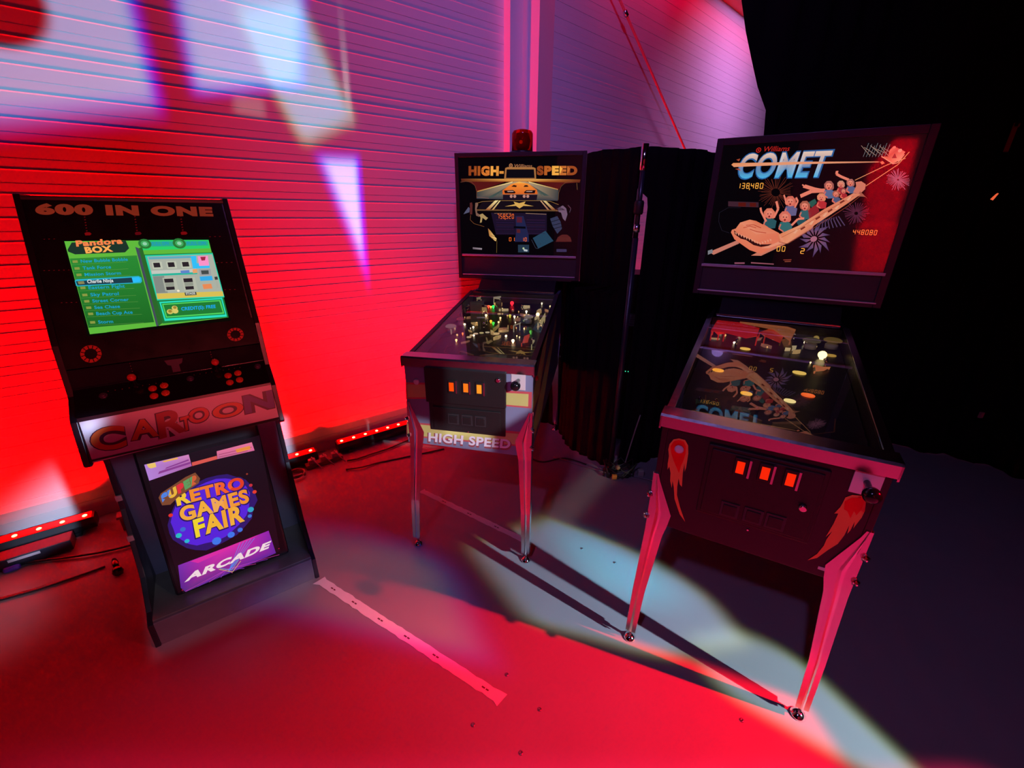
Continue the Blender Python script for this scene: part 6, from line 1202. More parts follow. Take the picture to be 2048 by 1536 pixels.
def pinball(key, X, Y, A, cfg, label):
    t = empty('pinball_machine', (X, Y, 0), A, label, 'pinball machine')
    W = .292; zf = .592 if key == 'hs' else .605; zt = 1.000; yb = cfg['yb']; YB = 1.375
    gz = lambda y: 1.012 + .118 * y
    body = cfg['body']
    # cabinet shell with open top
    sp = [(0, zf), (YB, zf), (YB, 1.13), (1.10, gz(1.10) - .002), (.03, gz(.03) - .012), (0, gz(0) - .012)]
    b = MB(); b.prism(sp, -W, -W + .018); b.prism(sp, W - .018, W); b.box(-W + .018, W - .018, 0, .018, zf, .998); b.box(-W + .018, W - .018, YB - .018, YB, zf, 1.13); b.box(-W + .018, W - .018, .018, YB - .018, zf + .002, zf + .016)
    b.build('cabinet', body, t, bevel=.002)
    FR = lambda a, c, h: (a, -.0008 - h, c)
    if key == 'hs': art('front_artwork', D[key + '_front'], FR, ART_PRINT, t)
    else:
        art('flame_decal', D[key + '_front'][:2], FR, ART_PRINT, t); art('flame_decal', D[key + '_front'][2:], FR, ART_PRINT, t)
    if key == 'hs':
        SD = lambda a, c, h: (W + .0008 + h, a, c)
        yl = (.62, .60, .20); rd = (.62, .10, .12); bl = (.10, .11, .2)
        art('side_artwork', [['P', bl, [(0, zf), (YB, zf), (YB, 1.12), (0, 1.0)], 0], ['P', rd, [(0, .79), (.25, .79), (.62, 1.075), (.40, 1.05), (0, .875)], 1], ['P', yl, [(0, .80), (.22, .80), (.55, 1.06), (.42, 1.05), (0, .862)], 2],
             ['P', rd, [(0, .62), (.35, .62), (1.0, .95), (1.0, 1.03), (0, .71)], 1], ['P', yl, [(0, .63), (.33, .63), (.98, .96), (.98, 1.02), (0, .70)], 2]], SD, ART_PRINT, t)
    # lockbar, rails
    prof = [(-.012, .985), (-.012, 1.022), (-.006, 1.029), (.055, 1.031), (.060, 1.024), (.060, 1.018), (.0, 1.018), (-.004, 1.014), (-.004, .985)]
    MB().prism(prof, -.301, .301).add([(-.301, -.012, .978), (-.301, .06, .992), (-.301, .06, 1.024), (-.301, -.006, 1.029), (-.301, -.012, 1.022), (-.296, -.012, .978), (-.296, .06, .992), (-.296, .06, 1.024), (-.296, -.006, 1.029), (-.296, -.012, 1.022)], [(0, 1, 2, 3, 4), (9, 8, 7, 6, 5), (0, 5, 6, 1), (1, 6, 7, 2), (2, 7, 8, 3), (3, 8, 9, 4), (4, 9, 5, 0)]) \
        .add([(.301, -.012, .978), (.301, .06, .992), (.301, .06, 1.024), (.301, -.006, 1.029), (.301, -.012, 1.022), (.296, -.012, .978), (.296, .06, .992), (.296, .06, 1.024), (.296, -.006, 1.029), (.296, -.012, 1.022)], [(0, 1, 2, 3, 4), (9, 8, 7, 6, 5), (0, 5, 6, 1), (1, 6, 7, 2), (2, 7, 8, 3), (3, 8, 9, 4), (4, 9, 5, 0)]).build('lockbar', CHROME, t)
    for s in (-1, 1):
        pr = [(.06, gz(.06) - .03), (1.08, gz(1.08) - .03), (1.08, gz(1.08) + .006), (.06, gz(.06) + .006)]
        x0, x1 = sorted((s * W, s * (W + .003))); b = MB().prism(pr, x0, x1)
        pr = [(.06, gz(.06) + .002), (1.08, gz(1.08) + .002), (1.08, gz(1.08) + .006), (.06, gz(.06) + .006)]
        x0, x1 = sorted((s * (W - .020), s * W)); b.prism(pr, x0, x1).build('side_rail', DARKMETAL if key == 'hs' else CHROME, t)
        MB().lathe([(.012, 0), (.012, .006), (.008, .012)], (s * W, .10, .93), (s, 0, 0), 14).build('flipper_button', mat('red_plastic', (.5, .02, .02), .3), t)
    MB().prism([(.055, gz(.055) - .001), (1.085, gz(1.085) - .001), (1.085, gz(1.085) + .003), (.055, gz(.055) + .003)], -.272, .272).build('playfield_glass', GLASS, t)
    # playfield
    pz = lambda y: .955 + (y - .05) * .12 / 1.03
    pfm = mat('playfield_print_' + key, (.014, .012, .016) if key == 'co' else (.03, .02, .018), .25, noise=.8, nscale=14)
    pf = MB().prism([(.02, pz(.02) - .012), (1.09, pz(1.09) - .012), (1.09, pz(1.09)), (.02, pz(.02))], -.272, .272).build('playfield', pfm, t)
    PF = lambda a, c, h: (a, c, pz(c) + .0006 + h)
    its = [['P', (.014, .012, .016) if key == 'co' else (.03, .02, .018), [(-.27, .03), (.27, .03), (.27, 1.085), (-.27, 1.085)], 0]]
    rr = random.Random(5)
    for k in range(26):      # printed motifs
        x = rr.uniform(-.23, .23); y = rr.uniform(.2, 1.0); r = rr.uniform(.01, .035); q = rr.choice([(.10, .05, .02), (.05, .05, .09), (.12, .02, .02), (.10, .09, .05)] if key == 'hs' else [(.03, .015, .02), (.02, .02, .04), (.05, .02, .01)])
        its.append(['P', q, [(x - r, y), (x, y - r * .5), (x + r * 1.3, y + r * .2), (x + r * .4, y + r)], 1])
    for x0, x1 in ((-.2, -.06), (.2, .06)): its.append(['L', (.25, .12, .03), [(x0, .33), (x0 * .95, .24), (x1 * 1.3, .16)], .004, 1])
    art('playfield_print', its, PF, ART_PRINT, pf)
    for it in D[key + '_pf']:
        kd, pts = it[0], it[1]; x, y = pts[0]; z = pz(y)
        if abs(x) > .262 or y > 1.07: x = max(-.262, min(.262, x)); y = min(y, 1.06); z = pz(y)
        if kd == 'ins':
            MB().lathe([(it[2], .0), (it[2], .0025), (it[2] * .8, .003)], (x, y, z), n=20).build('lit_insert', mat('insert_%.2f_%.2f_%.2f' % tuple(it[3]), (.1, .06, .02), .3, emi=tuple(it[3]), es=1.1), t)
        elif kd == 'bulb':
            MB().lathe([(it[2] * .4, 0), (it[2] * .4, .008)], (x, y, z), n=10).ball((x, y, z + .006 + it[2] * .7), it[2] * .85, 12).build('bulb_or_glint', mat('bulb_%.2f_%.2f_%.2f_%d' % (*it[3], it[4]), (.2, .2, .2), .2, emi=tuple(it[3]), es=it[4]), t, smooth=True)
        elif kd == 'post':
            MB().lathe([(.006, 0), (.004, .008), (.004, .022), (.007, .024), (.007, .034), (.003, .038)], (x, y, z), n=10).build('post', CHROMEP, t, smooth=True)
        elif kd == 'bump':
            r = it[2]; b_ = MB().lathe([(r * .7, 0), (r * .7, .02), (r * .55, .022), (r * .55, .034)], (x, y, z), n=20).build('bumper', mat('bumper_body', (.6, .55, .5), .3), t, smooth=True)
            MB().lathe([(r, .034), (r, .040), (r * .7, .046), (.001, .047)], (x, y, z), n=20).build('bumper_cap', mat('cap_%.2f' % it[3][0], tuple(it[3]), .2, emi=tuple(c * .4 for c in it[3]), es=1), b_, smooth=True)
        elif kd in ('plas', 'ramp'):
            poly = [(max(-.265, min(.265, p[0])), min(1.07, p[1])) for p in pts]; h = min(it[3], .047)
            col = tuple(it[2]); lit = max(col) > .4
            b = MB(); n = len(poly); zc = pz(sum(p[1] for p in poly) / n)
            lo = [(p[0], p[1], pz(p[1]) + h - .003) for p in poly]; hi = [(p[0], p[1], pz(p[1]) + h) for p in poly]
            b.add(lo + hi, [tuple(range(n)), tuple(range(2 * n - 1, n - 1, -1))] + [(i, i + n, (i + 1) % n + n, (i + 1) % n) for i in range(n)])
            if kd == 'ramp':
                rim = [(p[0], p[1], pz(p[1]) + .052) for p in poly]
                m0 = len(b.v); b.add(hi + rim, [(i, (i + 1) % n, (i + 1) % n + n, i + n) for i in range(n - 1)])
            for p in poly[::2]: b.cyl((p[0] * .98, p[1], pz(p[1])), (p[0] * .98, p[1], pz(p[1]) + h - .002), .003, 6)
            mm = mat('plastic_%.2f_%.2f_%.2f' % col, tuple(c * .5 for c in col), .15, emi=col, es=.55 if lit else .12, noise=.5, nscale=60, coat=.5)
            b.build('ramp' if kd == 'ramp' else 'plastic_guard', mm, t)
        elif kd == 'flip':
            (x, y), (x2, y2) = pts[:2]; y = y2 = max(.13, min(y, .2)); s = -1 if x < 0 else 1; x = s * .085; x2 = s * .02; y2 = y - .035; y = y + .005
            z = pz(y) + .01; dv = Vector((x2 - x, y2 - y, 0)); n_ = Vector((-dv.y, dv.x, 0)).normalized()
            p0 = Vector((x, y, 0)); p1 = Vector((x2, y2, 0)); prof = []
            for k in range(9): a_ = math.pi / 2 + math.pi * k / 8; prof.append(p0 + (dv.normalized() * math.cos(a_) + n_ * math.sin(a_)) * .011)
            for k in range(9): a_ = -math.pi / 2 + math.pi * k / 8; prof.append(p1 + (dv.normalized() * math.cos(a_) + n_ * math.sin(a_)) * .006)
            MB().prism([(p.x, p.y) for p in prof], z, z + .016, 'z').build('flipper', mat('flipper_yellow', (.55, .42, .10), .4), t)
    # random glowing dots and slivers stand in for glints between the plastics
    rr = random.Random(11); pool = [(.01, .03)] if key == 'co' else []
    for k in range(30 if key == 'hs' else 7):
        x = rr.uniform(-.24, .25); y = rr.uniform(.42, 1.02) if key == 'hs' else rr.uniform(.75, 1.03); z = pz(y); r_ = rr.uniform(.0025, .006)
        MB().lathe([(r_ * .4, 0), (r_ * .4, .005)], (x, y, z), n=8).ball((x, y, z + .007), r_, 10).build('bulb_or_glint', mat('glint_dot_%d' % (k % 3), (.2, .2, .2), .2, emi=((1, .66, .28), (1, .5, .18), (1, .78, .5))[k % 3], es=(3.2, 1.6, 4.5)[k % 3]), t, smooth=True)
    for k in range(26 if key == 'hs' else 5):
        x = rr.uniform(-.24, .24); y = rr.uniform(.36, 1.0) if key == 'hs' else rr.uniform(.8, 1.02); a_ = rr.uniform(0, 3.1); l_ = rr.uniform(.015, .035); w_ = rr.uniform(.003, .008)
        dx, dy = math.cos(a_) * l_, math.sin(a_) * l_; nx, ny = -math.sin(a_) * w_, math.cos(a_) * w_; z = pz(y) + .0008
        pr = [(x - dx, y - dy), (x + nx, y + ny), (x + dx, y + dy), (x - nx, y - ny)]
        MB().prism(pr, z, z + rr.uniform(.008, .022), 'z').build('glint_sliver', mat('glint_metal_%d' % (k % 3), (.8, .65, .4), .15, metal=.6, emi=((.5, .3, .12), (.28, .1, .06), (.6, .45, .25))[k % 3], es=.8), t)  # glow in the material imitates glints on metal
    # apron at the player's end
    b = MB().prism([(-.272, .03), (.272, .03), (.272, .12), (.14, .105), (.06, .075), (-.06, .075), (-.14, .105), (-.272, .12)], pz(.05) + .014, pz(.05) + .034, 'z')
    ap = b.build('apron', mat('apron_' + key, (.10, .08, .06) if key == 'co' else (.05, .035, .03), .45, noise=.3), t)
    for s in (-1, 1):
        MB().box(s * .2 - .045, s * .2 + .045, .045, .10, pz(.05) + .0345, pz(.05) + .0355).build('instruction_card', mat('card', (.35, .33, .28), .6), ap)
    # back board of the playfield
    MB().box(-.272, .272, 1.072, 1.082, .97, gz(1.07) - .004).build('playfield_backboard', mat('backboard_' + key, (.05, .03, .03), .4, noise=.5), t)
    # inner light of the playfield lamps
    # coin door
    P = D[key + '_pts']; xs = [p[0] for p in P['door']]; zs = [p[1] for p in P['door']]
    x0, x1 = (xs[0] + xs[3]) / 2, (xs[1] + xs[2]) / 2; z0, z1 = (zs[2] + zs[3]) / 2, (zs[0] + zs[1]) / 2
    cdm = BLACKMATTE
    cd = MB().box(x0, x1, -.010, 0, z0, z1).build('coin_door', cdm, t, bevel=.004)
    if key == 'hs':
        MB().box(x0 - .006, x1 + .004, -.024, -.008, .823, z1 + .002).build('door_upper_panel', cdm, cd, bevel=.003)
        MB().box(x0 + .02, x1 - .02, -.016, -.008, z0 + .015, .80).build('door_lower_panel', cdm, cd, bevel=.003)
        fy = -.024; ry = -.016
    else:
        MB().box(x0 + .012, x1 - .012, -.014, -.008, z0 + .012, z1 - .012).build('door_panel', cdm, cd, bevel=.004); fy = ry = -.014
    for i, (p, q_) in enumerate(zip(P['rej'], P['slot'])):
        o_ = MB().box(p[0] - .017, p[0] + .020, fy - .006, fy, p[1] - .030, p[1] + .030).build('coin_entry', BLACKMATTE, cd, bevel=.002)
        c_ = ((1, .06, .0), (1, .20, .01), (1, .34, .02))[i] if key == 'hs' else (1, .02, .0)
        MB().box(p[0] - .010, p[0] + .011, fy - .008, fy - .005, p[1] - .020, p[1] + .020).build('reject_button', mat('reject_%s_%d' % (key, i if key == 'hs' else 0), (.3, .05, .0), .4, emi=c_, es=.85), o_)
        MB().box(q_[0] - .003, q_[0] + .003, fy - .008, fy, p[1] - .030, p[1] + .030).build('coin_slot', CHROME, o_)
    for p in P['ret']:
        o_ = MB().box(p[0] - .026, p[0] + .026, ry - .003, ry, p[1] - .026, p[1] + .026).build('coin_return', mat('return_frame', (.03, .03, .035), .3), cd, bevel=.001)
        MB().box(p[0] - .019, p[0] + .019, ry - .006, ry - .001, p[1] - .020, p[1] + .018).build('return_flap', BLACKMATTE, o_, bevel=.002)
    l = P['lock'][0]; MB().lathe([(.011, 0), (.011, .010), (.008, .013)], (l[0], fy, l[1]), (0, -1, 0), 16).build('lock', CHROMEP, cd, smooth=True)
    if 'lock2' in P: l = P['lock2'][0]; MB().lathe([(.005, 0), (.004, .004)], (l[0], -.010, l[1]), (0, -1, 0), 10).build('hinge_screw', CHROMEP, cd)
    for l in P['bolt']: MB().lathe([(.005, 0), (.003, .004)], (l[0], -.009 if key == 'hs' else -.0, l[1]), (0, -1, 0), 10).build('bolt', CHROMEP, cd)
    xs = [p[0] for p in P['plate']]; zs = [p[1] for p in P['plate']]
    pp = MB().box((xs[0] + xs[3]) / 2, (xs[1] + xs[2]) / 2, -.004, 0, (zs[2] + zs[3]) / 2, (zs[0] + zs[1]) / 2).build('plunger_plate', mat('plate_steel', (.85, .80, .84), .4, metal=.3), t, bevel=.001)
    kx, kz = (sum(xs) / 4, sum(zs) / 4); kz += .006 if key == 'hs' else 0.
    MB().lathe([(.008, 0), (.008, .045), (.018, .050), (.021, .062), (.020, .074), (.012, .082), (.001, .083)], (kx, -.004, kz), (0, -1, 0), 20).build('plunger_knob', BLACKGLOSS, pp, smooth=True)
    l = P['start'][0]; MB().lathe([(.014, 0), (.014, .006), (.010, .009), (.001, .0095)], (l[0], -.0, l[1]), (0, -1, 0), 20).build('start_button', mat('start_' + key, (.75, .72, .8), .35), t, smooth=True)
    if key == 'hs': MB().lathe([(.012, 0), (.012, .004), (.001, .006)], (.252, 0, .9975), (0, -1, 0), 18).build('round_badge', mat('badge', (.4, .38, .5), .4), t)
    if 'tag' in P: l = P['tag'][0]; MB().box(l[0] - .010, l[0] + .010, -.002, 0, l[1] - .005, l[1] + .005).build('small_tag', mat('tag_white', (.8, .75, .78), .6), t)
    # legs
    fy = cfg['fy']
    for sx in (-1, 1):
        leg(sx * .292, 0, sx, -1, t, ztop=.805, fx=cfg['fx'], fy=fy)
        leg(sx * .292, YB, sx, 1, t, ztop=.805, fx=cfg['fx'], fy=YB + .03)
    # backbox
    MB().prism([(1.09, gz(1.09)), (1.34, gz(1.09)), (1.34, cfg['zb'] + .002), (1.20, cfg['zb'] + .002)], -.25, .262).build('neck', BLACK, t)
    wb = cfg['wb']; z0, z1 = cfg['zb'], cfg['zt']; dp = .25
    b = MB(); b.box(-wb, wb, yb + .022, yb + dp, z0, z1)
    fb = cfg.get('frame', .022)
    b.box(-wb, -wb + fb, yb - .006, yb + .024, z0, z1); b.box(wb - fb, wb, yb - .006, yb + .024, z0, z1)
    b.box(-wb + fb, wb - fb, yb - .006, yb + .024, z1 - fb, z1); b.box(-wb + fb, wb - fb, yb - .004, yb + .024, z0, z0 + .02)
    bb = b.build('backbox', cfg['frame_mat'], t, bevel=.002)
    t1, t2 = cfg['t1'], cfg['t2']; zi = wb - fb
    BG = lambda a, c, h: (a, yb + .006 - h, c)
    base = [['P', (.002, .001, .002), [(-zi, t1), (zi, t1), (zi, z1 - fb), (-zi, z1 - fb)], 0]]
    g = art('backglass', base + (warm(D['co_glass']) if key == 'co' else D[key + '_glass']), BG, ART_LIT, t)
    MB().box(-zi, zi, yb + .007, yb + .021, t1, z1 - fb).build('glass_backing', BLACK, g)
    MB().box(-zi, zi, yb - .0015, yb + .0005, t1, z1 - fb).build('glass_pane', mat_glass('front_pane', (1, 1, 1), 3.0), g)
    for k in range(1, 5):
        if key + '_disp%d' % k in D: art('score_display', D[key + '_disp%d' % k], lambda a, c, h: (a, yb + .0024 - h, c), ART_LCD if k < 9 else ART_LIT, g)
    MB().box(-zi, zi, yb + .004, yb + .022, t2 + .003, t1 - .003).build('speaker_panel', mat('grey_speaker_panel', (.035, .03, .04), .45, bump=.2, nscale=200), t)
    MB().box(-cfg['wt'], cfg['wt'], yb - .008, yb + .006, t1 - .007, t1 + .006).build('trim_strip', mat('satin_trim', (.62, .55, .66), .35, metal=.4), t, bevel=.001)
    MB().box(-cfg['wt'], cfg['wt'], yb - .008, yb + .004, t2 - .003, t2 + .003).build('trim_strip', MAT['satin_trim'], t, bevel=.001)
    MB().box(-.26, .262, 1.092, 1.098, 1.145, 1.150).build('hinge_strip', CHROME, t)
    return t

HSM = mat('blue_grey_cabinet', (.10, .11, .19), .4, noise=.1)
hs = pinball('hs', -.1992, 1.736, -.1929, dict(yb=1.207, zb=1.206, zt=1.972, wb=.4118, t1=1.3625, t2=1.2344, wt=.383, fx=.3008, fy=-.0484, body=HSM, frame_mat=mat('backbox_black', (.022, .018, .026), .35), frame=.024),
             'pinball machine with a blue-grey cabinet, yellow stripes and a red beacon on its backbox')
co = pinball('co', .7425, 1.0774, -.5105, dict(yb=1.1658, zb=1.2328, zt=1.9543, wb=.397, t1=1.3809, t2=1.2531, wt=.376, fx=.3078, fy=-.002, body=BLACK, frame_mat=mat('backbox_black_wide', (.035, .022, .035), .3), frame=.030),
             'black pinball machine with flaming orange balls on its front and a roller coaster backglass')
# beacon on top of the striped machine
bc = MB().lathe([(.075, 1.972), (.075, 1.985), (.062, 1.99)], (.0, 1.32, 0), n=28).build('beacon', BLACK, hs, smooth=True)
M_ = bpy.data.materials.new('red_dome'); M_.use_nodes = True; nt = M_.node_tree; bs = nt.nodes['Principled BSDF']
bs.inputs['Base Color'].default_value = (.85, .01, .005, 1); bs.inputs['Roughness'].default_value = .08; bs.inputs['Transmission Weight'].default_value = .75; bs.inputs['IOR'].default_value = 1.2
MB().lathe([(.066, 1.985), (.066, 2.085), (.058, 2.100), (.03, 2.108), (.001, 2.110)], (0, 1.32, 0), n=32).build('beacon_dome', M_, bc, smooth=True)
MB().lathe([(.012, 1.99), (.034, 2.01), (.042, 2.05), (.034, 2.085), (.010, 2.09)], (0, 1.325, 0), n=18).build('reflector', mat('beacon_reflector', (.12, .01, .01), .25, metal=.8), bc, smooth=True)
MB().ball((0, 1.272, 2.035), .010).build('beacon_lamp', mat('beacon_lamp', (.3, .0, .0), .3, emi=(1, .12, .03), es=.3), bc, smooth=True)
# ------------------------------------------------------------------ arcade cabinet
ARC = empty('arcade_cabinet', (-1.2273, 1.4406, 0), .6269, 'tall black arcade cabinet with a green menu on its slanted screen', 'arcade cabinet')
side = [(.365, 1.668), (.123, 1.190), (.100, 1.100), (.078, 1.020), (.012, .972), (-.006, .955), (-.052, .812), (-.040, .800), (.175, .770), (.178, .70), (.142, .509), (.040, .235), (-.055, .135), (-.108, .110), (-.112, 0), (.62, 0), (.62, 1.45), (.50, 1.668)]
SIDEM = mat('arcade_side_black', (.014, .010, .018), .3, noise=.15)
for s in (-1, 1):
    x0, x1 = sorted((s * .308, s * .290)); MB().prism(side, x0, x1).build('side_panel', SIDEM, ARC, bevel=.002)
def plane(up_, dn, off=0.):
    d = Vector((0, dn[0] - up_[0], dn[1] - up_[1])).normalized(); n = Vector((0, d.z, -d.y))
    if n.y > 0: n = -n
    o_ = Vector((0, *up_)); return lambda a, c, h: tuple(Vector((a, 0, 0)) + o_ + d * (-c) + n * (h + off))
BZ = plane((.36, 1.663), (.095, 1.11))
def slab(fn, a0, a1, c0, c1, t0, t1, name, m, parent, bevel=0.):
    vs = [fn(a, c, h) for h in (t0, t1) for a, c in ((a0, c0), (a1, c0), (a1, c1), (a0, c1))]
    return MB().add(vs, [(0, 1, 2, 3), (7, 6, 5, 4), (0, 4, 5, 1), (1, 5, 6, 2), (2, 6, 7, 3), (3, 7, 4, 0)]).build(name, m, parent, bevel=bevel)
bz = slab(BZ, -.29, .29, -.611, .0, -.016, -.0012, 'bezel', mat('bezel_acrylic', (.006, .004, .008), .28), ARC)
AB = D['arc_bezel']; ring = [i for i in AB if i[0] in 'PL' and max(p[1] for p in i[2]) < -.49 and i[0] == 'L' or (i[0] == 'P' and len(i[2]) == 5)]
art('title_lettering', [i for i in AB if i[0] == 'T'], BZ, ART_PRINT, bz)
for s in (-1, 1): art('speaker_ring', [i for i in ring if i[2][0][0] * s > 0], BZ, ART_PRINT, bz)
art('dotted_print', [i for i in AB if i[0] != 'T' and i not in ring], BZ, ART_PRINT, bz)
art('screen', [['P', (.001, .002, .001), [(-.215, -.158), (.212, -.158), (.212, -.505), (-.215, -.505)], -1]] + D['arc_screen'], BZ, ART_LCD, ARC)
MB().box(-.29, .29, .355, .60, 1.645, 1.66).build('top_panel', SIDEM, ARC)
MB().box(-.29, .29, .60, .615, .02, 1.64).build('back_panel', SIDEM, ARC)
slab(plane((.095, 1.108), (.085, 1.045)), -.29, .29, -.064, 0, -.012, .0, 'lower_bezel', BLACKGLOSS, ARC)
CPF = plane((.083, 1.044), (.0, .969))
n_cp = .1119
cpd = slab(CPF, -.29, .29, -n_cp, 0, -.016, 0, 'control_deck', mat('deck_gloss', (.008, .005, .009), .15), ARC)
slab(CPF, -.29, .29, -.0035, .0, .0, .0015, 'deck_trim', CHROME, cpd)
def deck(px_a, c): return Vector(CPF(px_a, c, 0))
nv = Vector(CPF(0, 0, 1)) - Vector(CPF(0, 0, 0))
RB = mat('red_button', (.70, .06, .02), .25); OB = mat('orange_button', (.80, .22, .04), .25); DB = mat('dark_button', (.06, .04, .09), .3); CB = mat('cap_ring', (.6, .10, .05), .3)
def button(a, c, m1, m2, r=.0125):
    p = deck(a, c); o_ = MB().lathe([(r, 0), (r, .004), (r * .8, .006)], p, nv, 18).build('button', m1, ARC, smooth=True)
    MB().lathe([(r * .72, .004), (r * .72, .009), (r * .5, .011), (.0005, .0112)], p, nv, 16).build('button_cap', m2, o_, smooth=True)
for ax in (-.08, .155):
    button(ax, -.050, RB, RB); button(ax + .034, -.046, OB, RB); button(ax, -.082, RB, RB); button(ax + .034, -.078, OB, RB)
for ax, c in ((-.215, -.045), (.035, -.035), (.262, -.03)): button(ax, c, DB, DB, .012)
for ax, c in ((-.125, -.018), (.125, -.008)):
    p = deck(ax, c); o_ = MB().lathe([(.017, 0), (.016, .003), (.006, .004), (.005, .042)], p, nv, 16).build('joystick', BLACKGLOSS, ARC, smooth=True)
    MB().ball(p + nv * .048, .013, 16).build('ball_top', mat('joystick_red', (.70, .05, .03), .2), o_, smooth=True)
# dotted maze print on the deck
its = []
for ax, c in ((-.125, -.018), (.125, -.008)):
    for k in range(9):
        if abs(k - 4) > 0: its.append(['C', (.4, .08, .08), (ax + (k - 4) * .019, c - .012), .0012, 1])
art('deck_print', its, CPF, ART_PRINT, cpd)
its = []
for ax in (-.125, .118):
    for k in range(6): its.append(['C', (.4, .10, .10), (ax, -.004 - k * .010), .0012, 1])
its.append(['P', (.05, .02, .06), [(-.028, -.012), (.028, -.012), (.022, -.03), (.012, -.034), (.012, -.06), (-.012, -.06), (-.012, -.034), (-.022, -.03)], 1])
art('lower_bezel_print', its, plane((.095, 1.108), (.085, 1.045)), ART_PRINT, ARC)
# front strip with the coloured lettering
ST = plane((0, .966), (-.047, .815))
slab(ST, -.29, .29, -.158, .0, -.016, -.0012, 'front_strip', SIDEM, ARC)
art('front_strip_print', D['arc_strip'], ST, ART_PRINT, ARC)
MB().add([(-.29, -.046, .817), (.29, -.046, .817), (.29, .18, .78), (-.29, .18, .78), (-.29, -.044, .827), (.29, -.044, .827), (.29, .18, .79), (-.29, .18, .79)], [(0, 1, 2, 3), (7, 6, 5, 4), (0, 4, 5, 1), (1, 5, 6, 2), (2, 6, 7, 3), (3, 7, 4, 0)]).build('deck_underside', SIDEM, ARC)
MB().box(-.29, .29, .186, .20, .11, .79).build('kick_panel', mat('kick_panel_grey', (.09, .09, .15), .22, noise=.3, nscale=6), ARC)
MB().box(-.29, .29, -.095, .60, .105, .122).build('base_top', mat('base_top_dark', (.12, .11, .10), .3, noise=.2), ARC)
MB().box(-.29, .29, -.108, -.09, 0, .116).build('base_front', mat('base_front_grey', (.12, .10, .12), .35, noise=.2), ARC, bevel=.003)
# glowing poster box
PZ = plane((.15, .70), (.004, .134))
box = MB()
prof = [(.186, .705), (.150, .725), (.128, .705), (.030, .36), (-.010, .160), (-.006, .118), (.02, .112), (.186, .112)]
prof = [(p[0] + .010, p[1]) for p in prof]
pb = box.prism([(.190, .76), (.150, .76), (.132, .700), (-.016, .128), (.0, .116), (.190, .122)], -.215, .215).build('poster_box', mat('poster_box_black', (.010, .007, .012), .3), ARC, bevel=.012)
PZ2 = plane((.132, .700), (-.016, .128), .003)
art('poster', D['arc_poster'], PZ2, ART_POSTER, pb)
for a, c in ((-.188, -.57), (.178, -.55)): MB().lathe([(.005, 0), (.003, .004)], PZ2(a, c, .002), Vector(PZ2(0, 0, 1)) - Vector(PZ2(0, 0, 0)), 10).build('screw', CHROMEP, pb)
# T-moulding highlight along the bezel
slab(BZ, .283, .287, -.50, -.02, -.0012, .004, 'bezel_edge', CHROME, ARC)
# small stickers and screws on side panel front edge
for y, z in ((.155, .56), (.10, .40)):
    MB().box(-.309, -.289, y - .014, y - .006, z - .012, z + .012).build('edge_clip', mat('edge_clip', (.5, .5, .45), .4, metal=.5), ARC)

# ------------------------------------------------------------------ small things on the floor
TAPE = mat('white_tape', (.82, .80, .80), .45, noise=.05, nscale=30)
def tape(p, q, wd, label, marks, seed):
    p = Vector((*p, 0)); q = Vector((*q, 0)); d = (q - p); L = d.length; d.normalize(); n = Vector((-d.y, d.x, 0)); R = random.Random(seed)
    N = 40; vs = []; fs = []
    for i in range(N + 1):
        s = L * i / N; e0 = R.uniform(-.002, .003); e1 = R.uniform(-.002, .003)
        if i in (0, N): e0 += -.01; e1 += .004
        for w_ in (-wd / 2 + e0, wd / 2 + e1): v = p + d * (s + (w_ * .2 if i in (0, N) else 0)) + n * w_; vs.append((v.x, v.y, .0009))
    for i in range(N): fs.append((2 * i, 2 * i + 2, 2 * i + 3, 2 * i + 1))
    o = MB().add(vs, fs).build('floor_tape', TAPE); md = o.modifiers.new('t', 'SOLIDIFY'); md.thickness = .0006; md.offset = 1
    tag(centre(o), label, 'tape')
    b = MB()
    for s in marks:
        c = p + d * s * L; k = 0
        for u0, u1 in ((-.018, -.004), (.0, .012)):
            a = [c + d * u + n * h for u, h in ((u0, -.003), (u1, -.003), (u1, .003), (u0, .003))]
            b.add([(v.x, v.y, .0018) for v in a], [(0, 1, 2, 3)])
    if marks:
        m_ = b.build('tape_print', mat('tape_ink', (.10, .04, .05), .6)); m_.parent = o; m_.matrix_parent_inverse = Matrix.Translation(-o.location)
    return o
def fpx(x, y):
    f = 844.709; d = fw * f + rt * (x - 1024) - up * (y - 768); o_ = cam.location if False else Vector((0, 0, 1.6099)); q = o_ + d * (-o_.z / d.z); return (q.x, q.y)
tape((-.905, 1.512), (-.026, .985), .040, 'strip of printed white tape on the floor starting at the base of the arcade cabinet', (.10, .24, .40, .55, .70, .93), 1)
tape((-.565, 2.215), (.085, 1.775), .036, 'faint strip of tape on the floor between the legs of the yellow-striped pinball machine', (.25, .5, .75), 2)
SCREW = mat('floor_screw', (.35, .33, .36), .3, metal=.9)
scr = [((-.124, .905), 'floor screw nearest the bottom end of the long tape'), ((.105, .955), 'floor screw below right of the end of the long tape'), ((-.012, 1.075), 'floor screw just beyond the right end of the long tape'),
       ((.037, .825), 'floor screw nearest the camera at the bottom edge'), ((.80, .925), 'floor screw on the pink pool left of the right front leg of the comet machine'),
       ((.37, 1.73), 'floor screw in the blue pool under the comet machine, nearer the striped machine'), ((.52, 1.635), 'floor screw in the blue pool under the comet machine, nearer the comet leg')]
for (x, y), lb in scr:
    o = MB().lathe([(.0075, 0), (.0075, .001), (.005, .0028), (.0025, .003), (.002, .0015)], (x, y, 0), n=14).build('floor_screw', SCREW, smooth=True); tag(centre(o), lb, 'screw', 'screws in the floor boards')
CAB = mat('black_cable', (.015, .013, .018), .5)
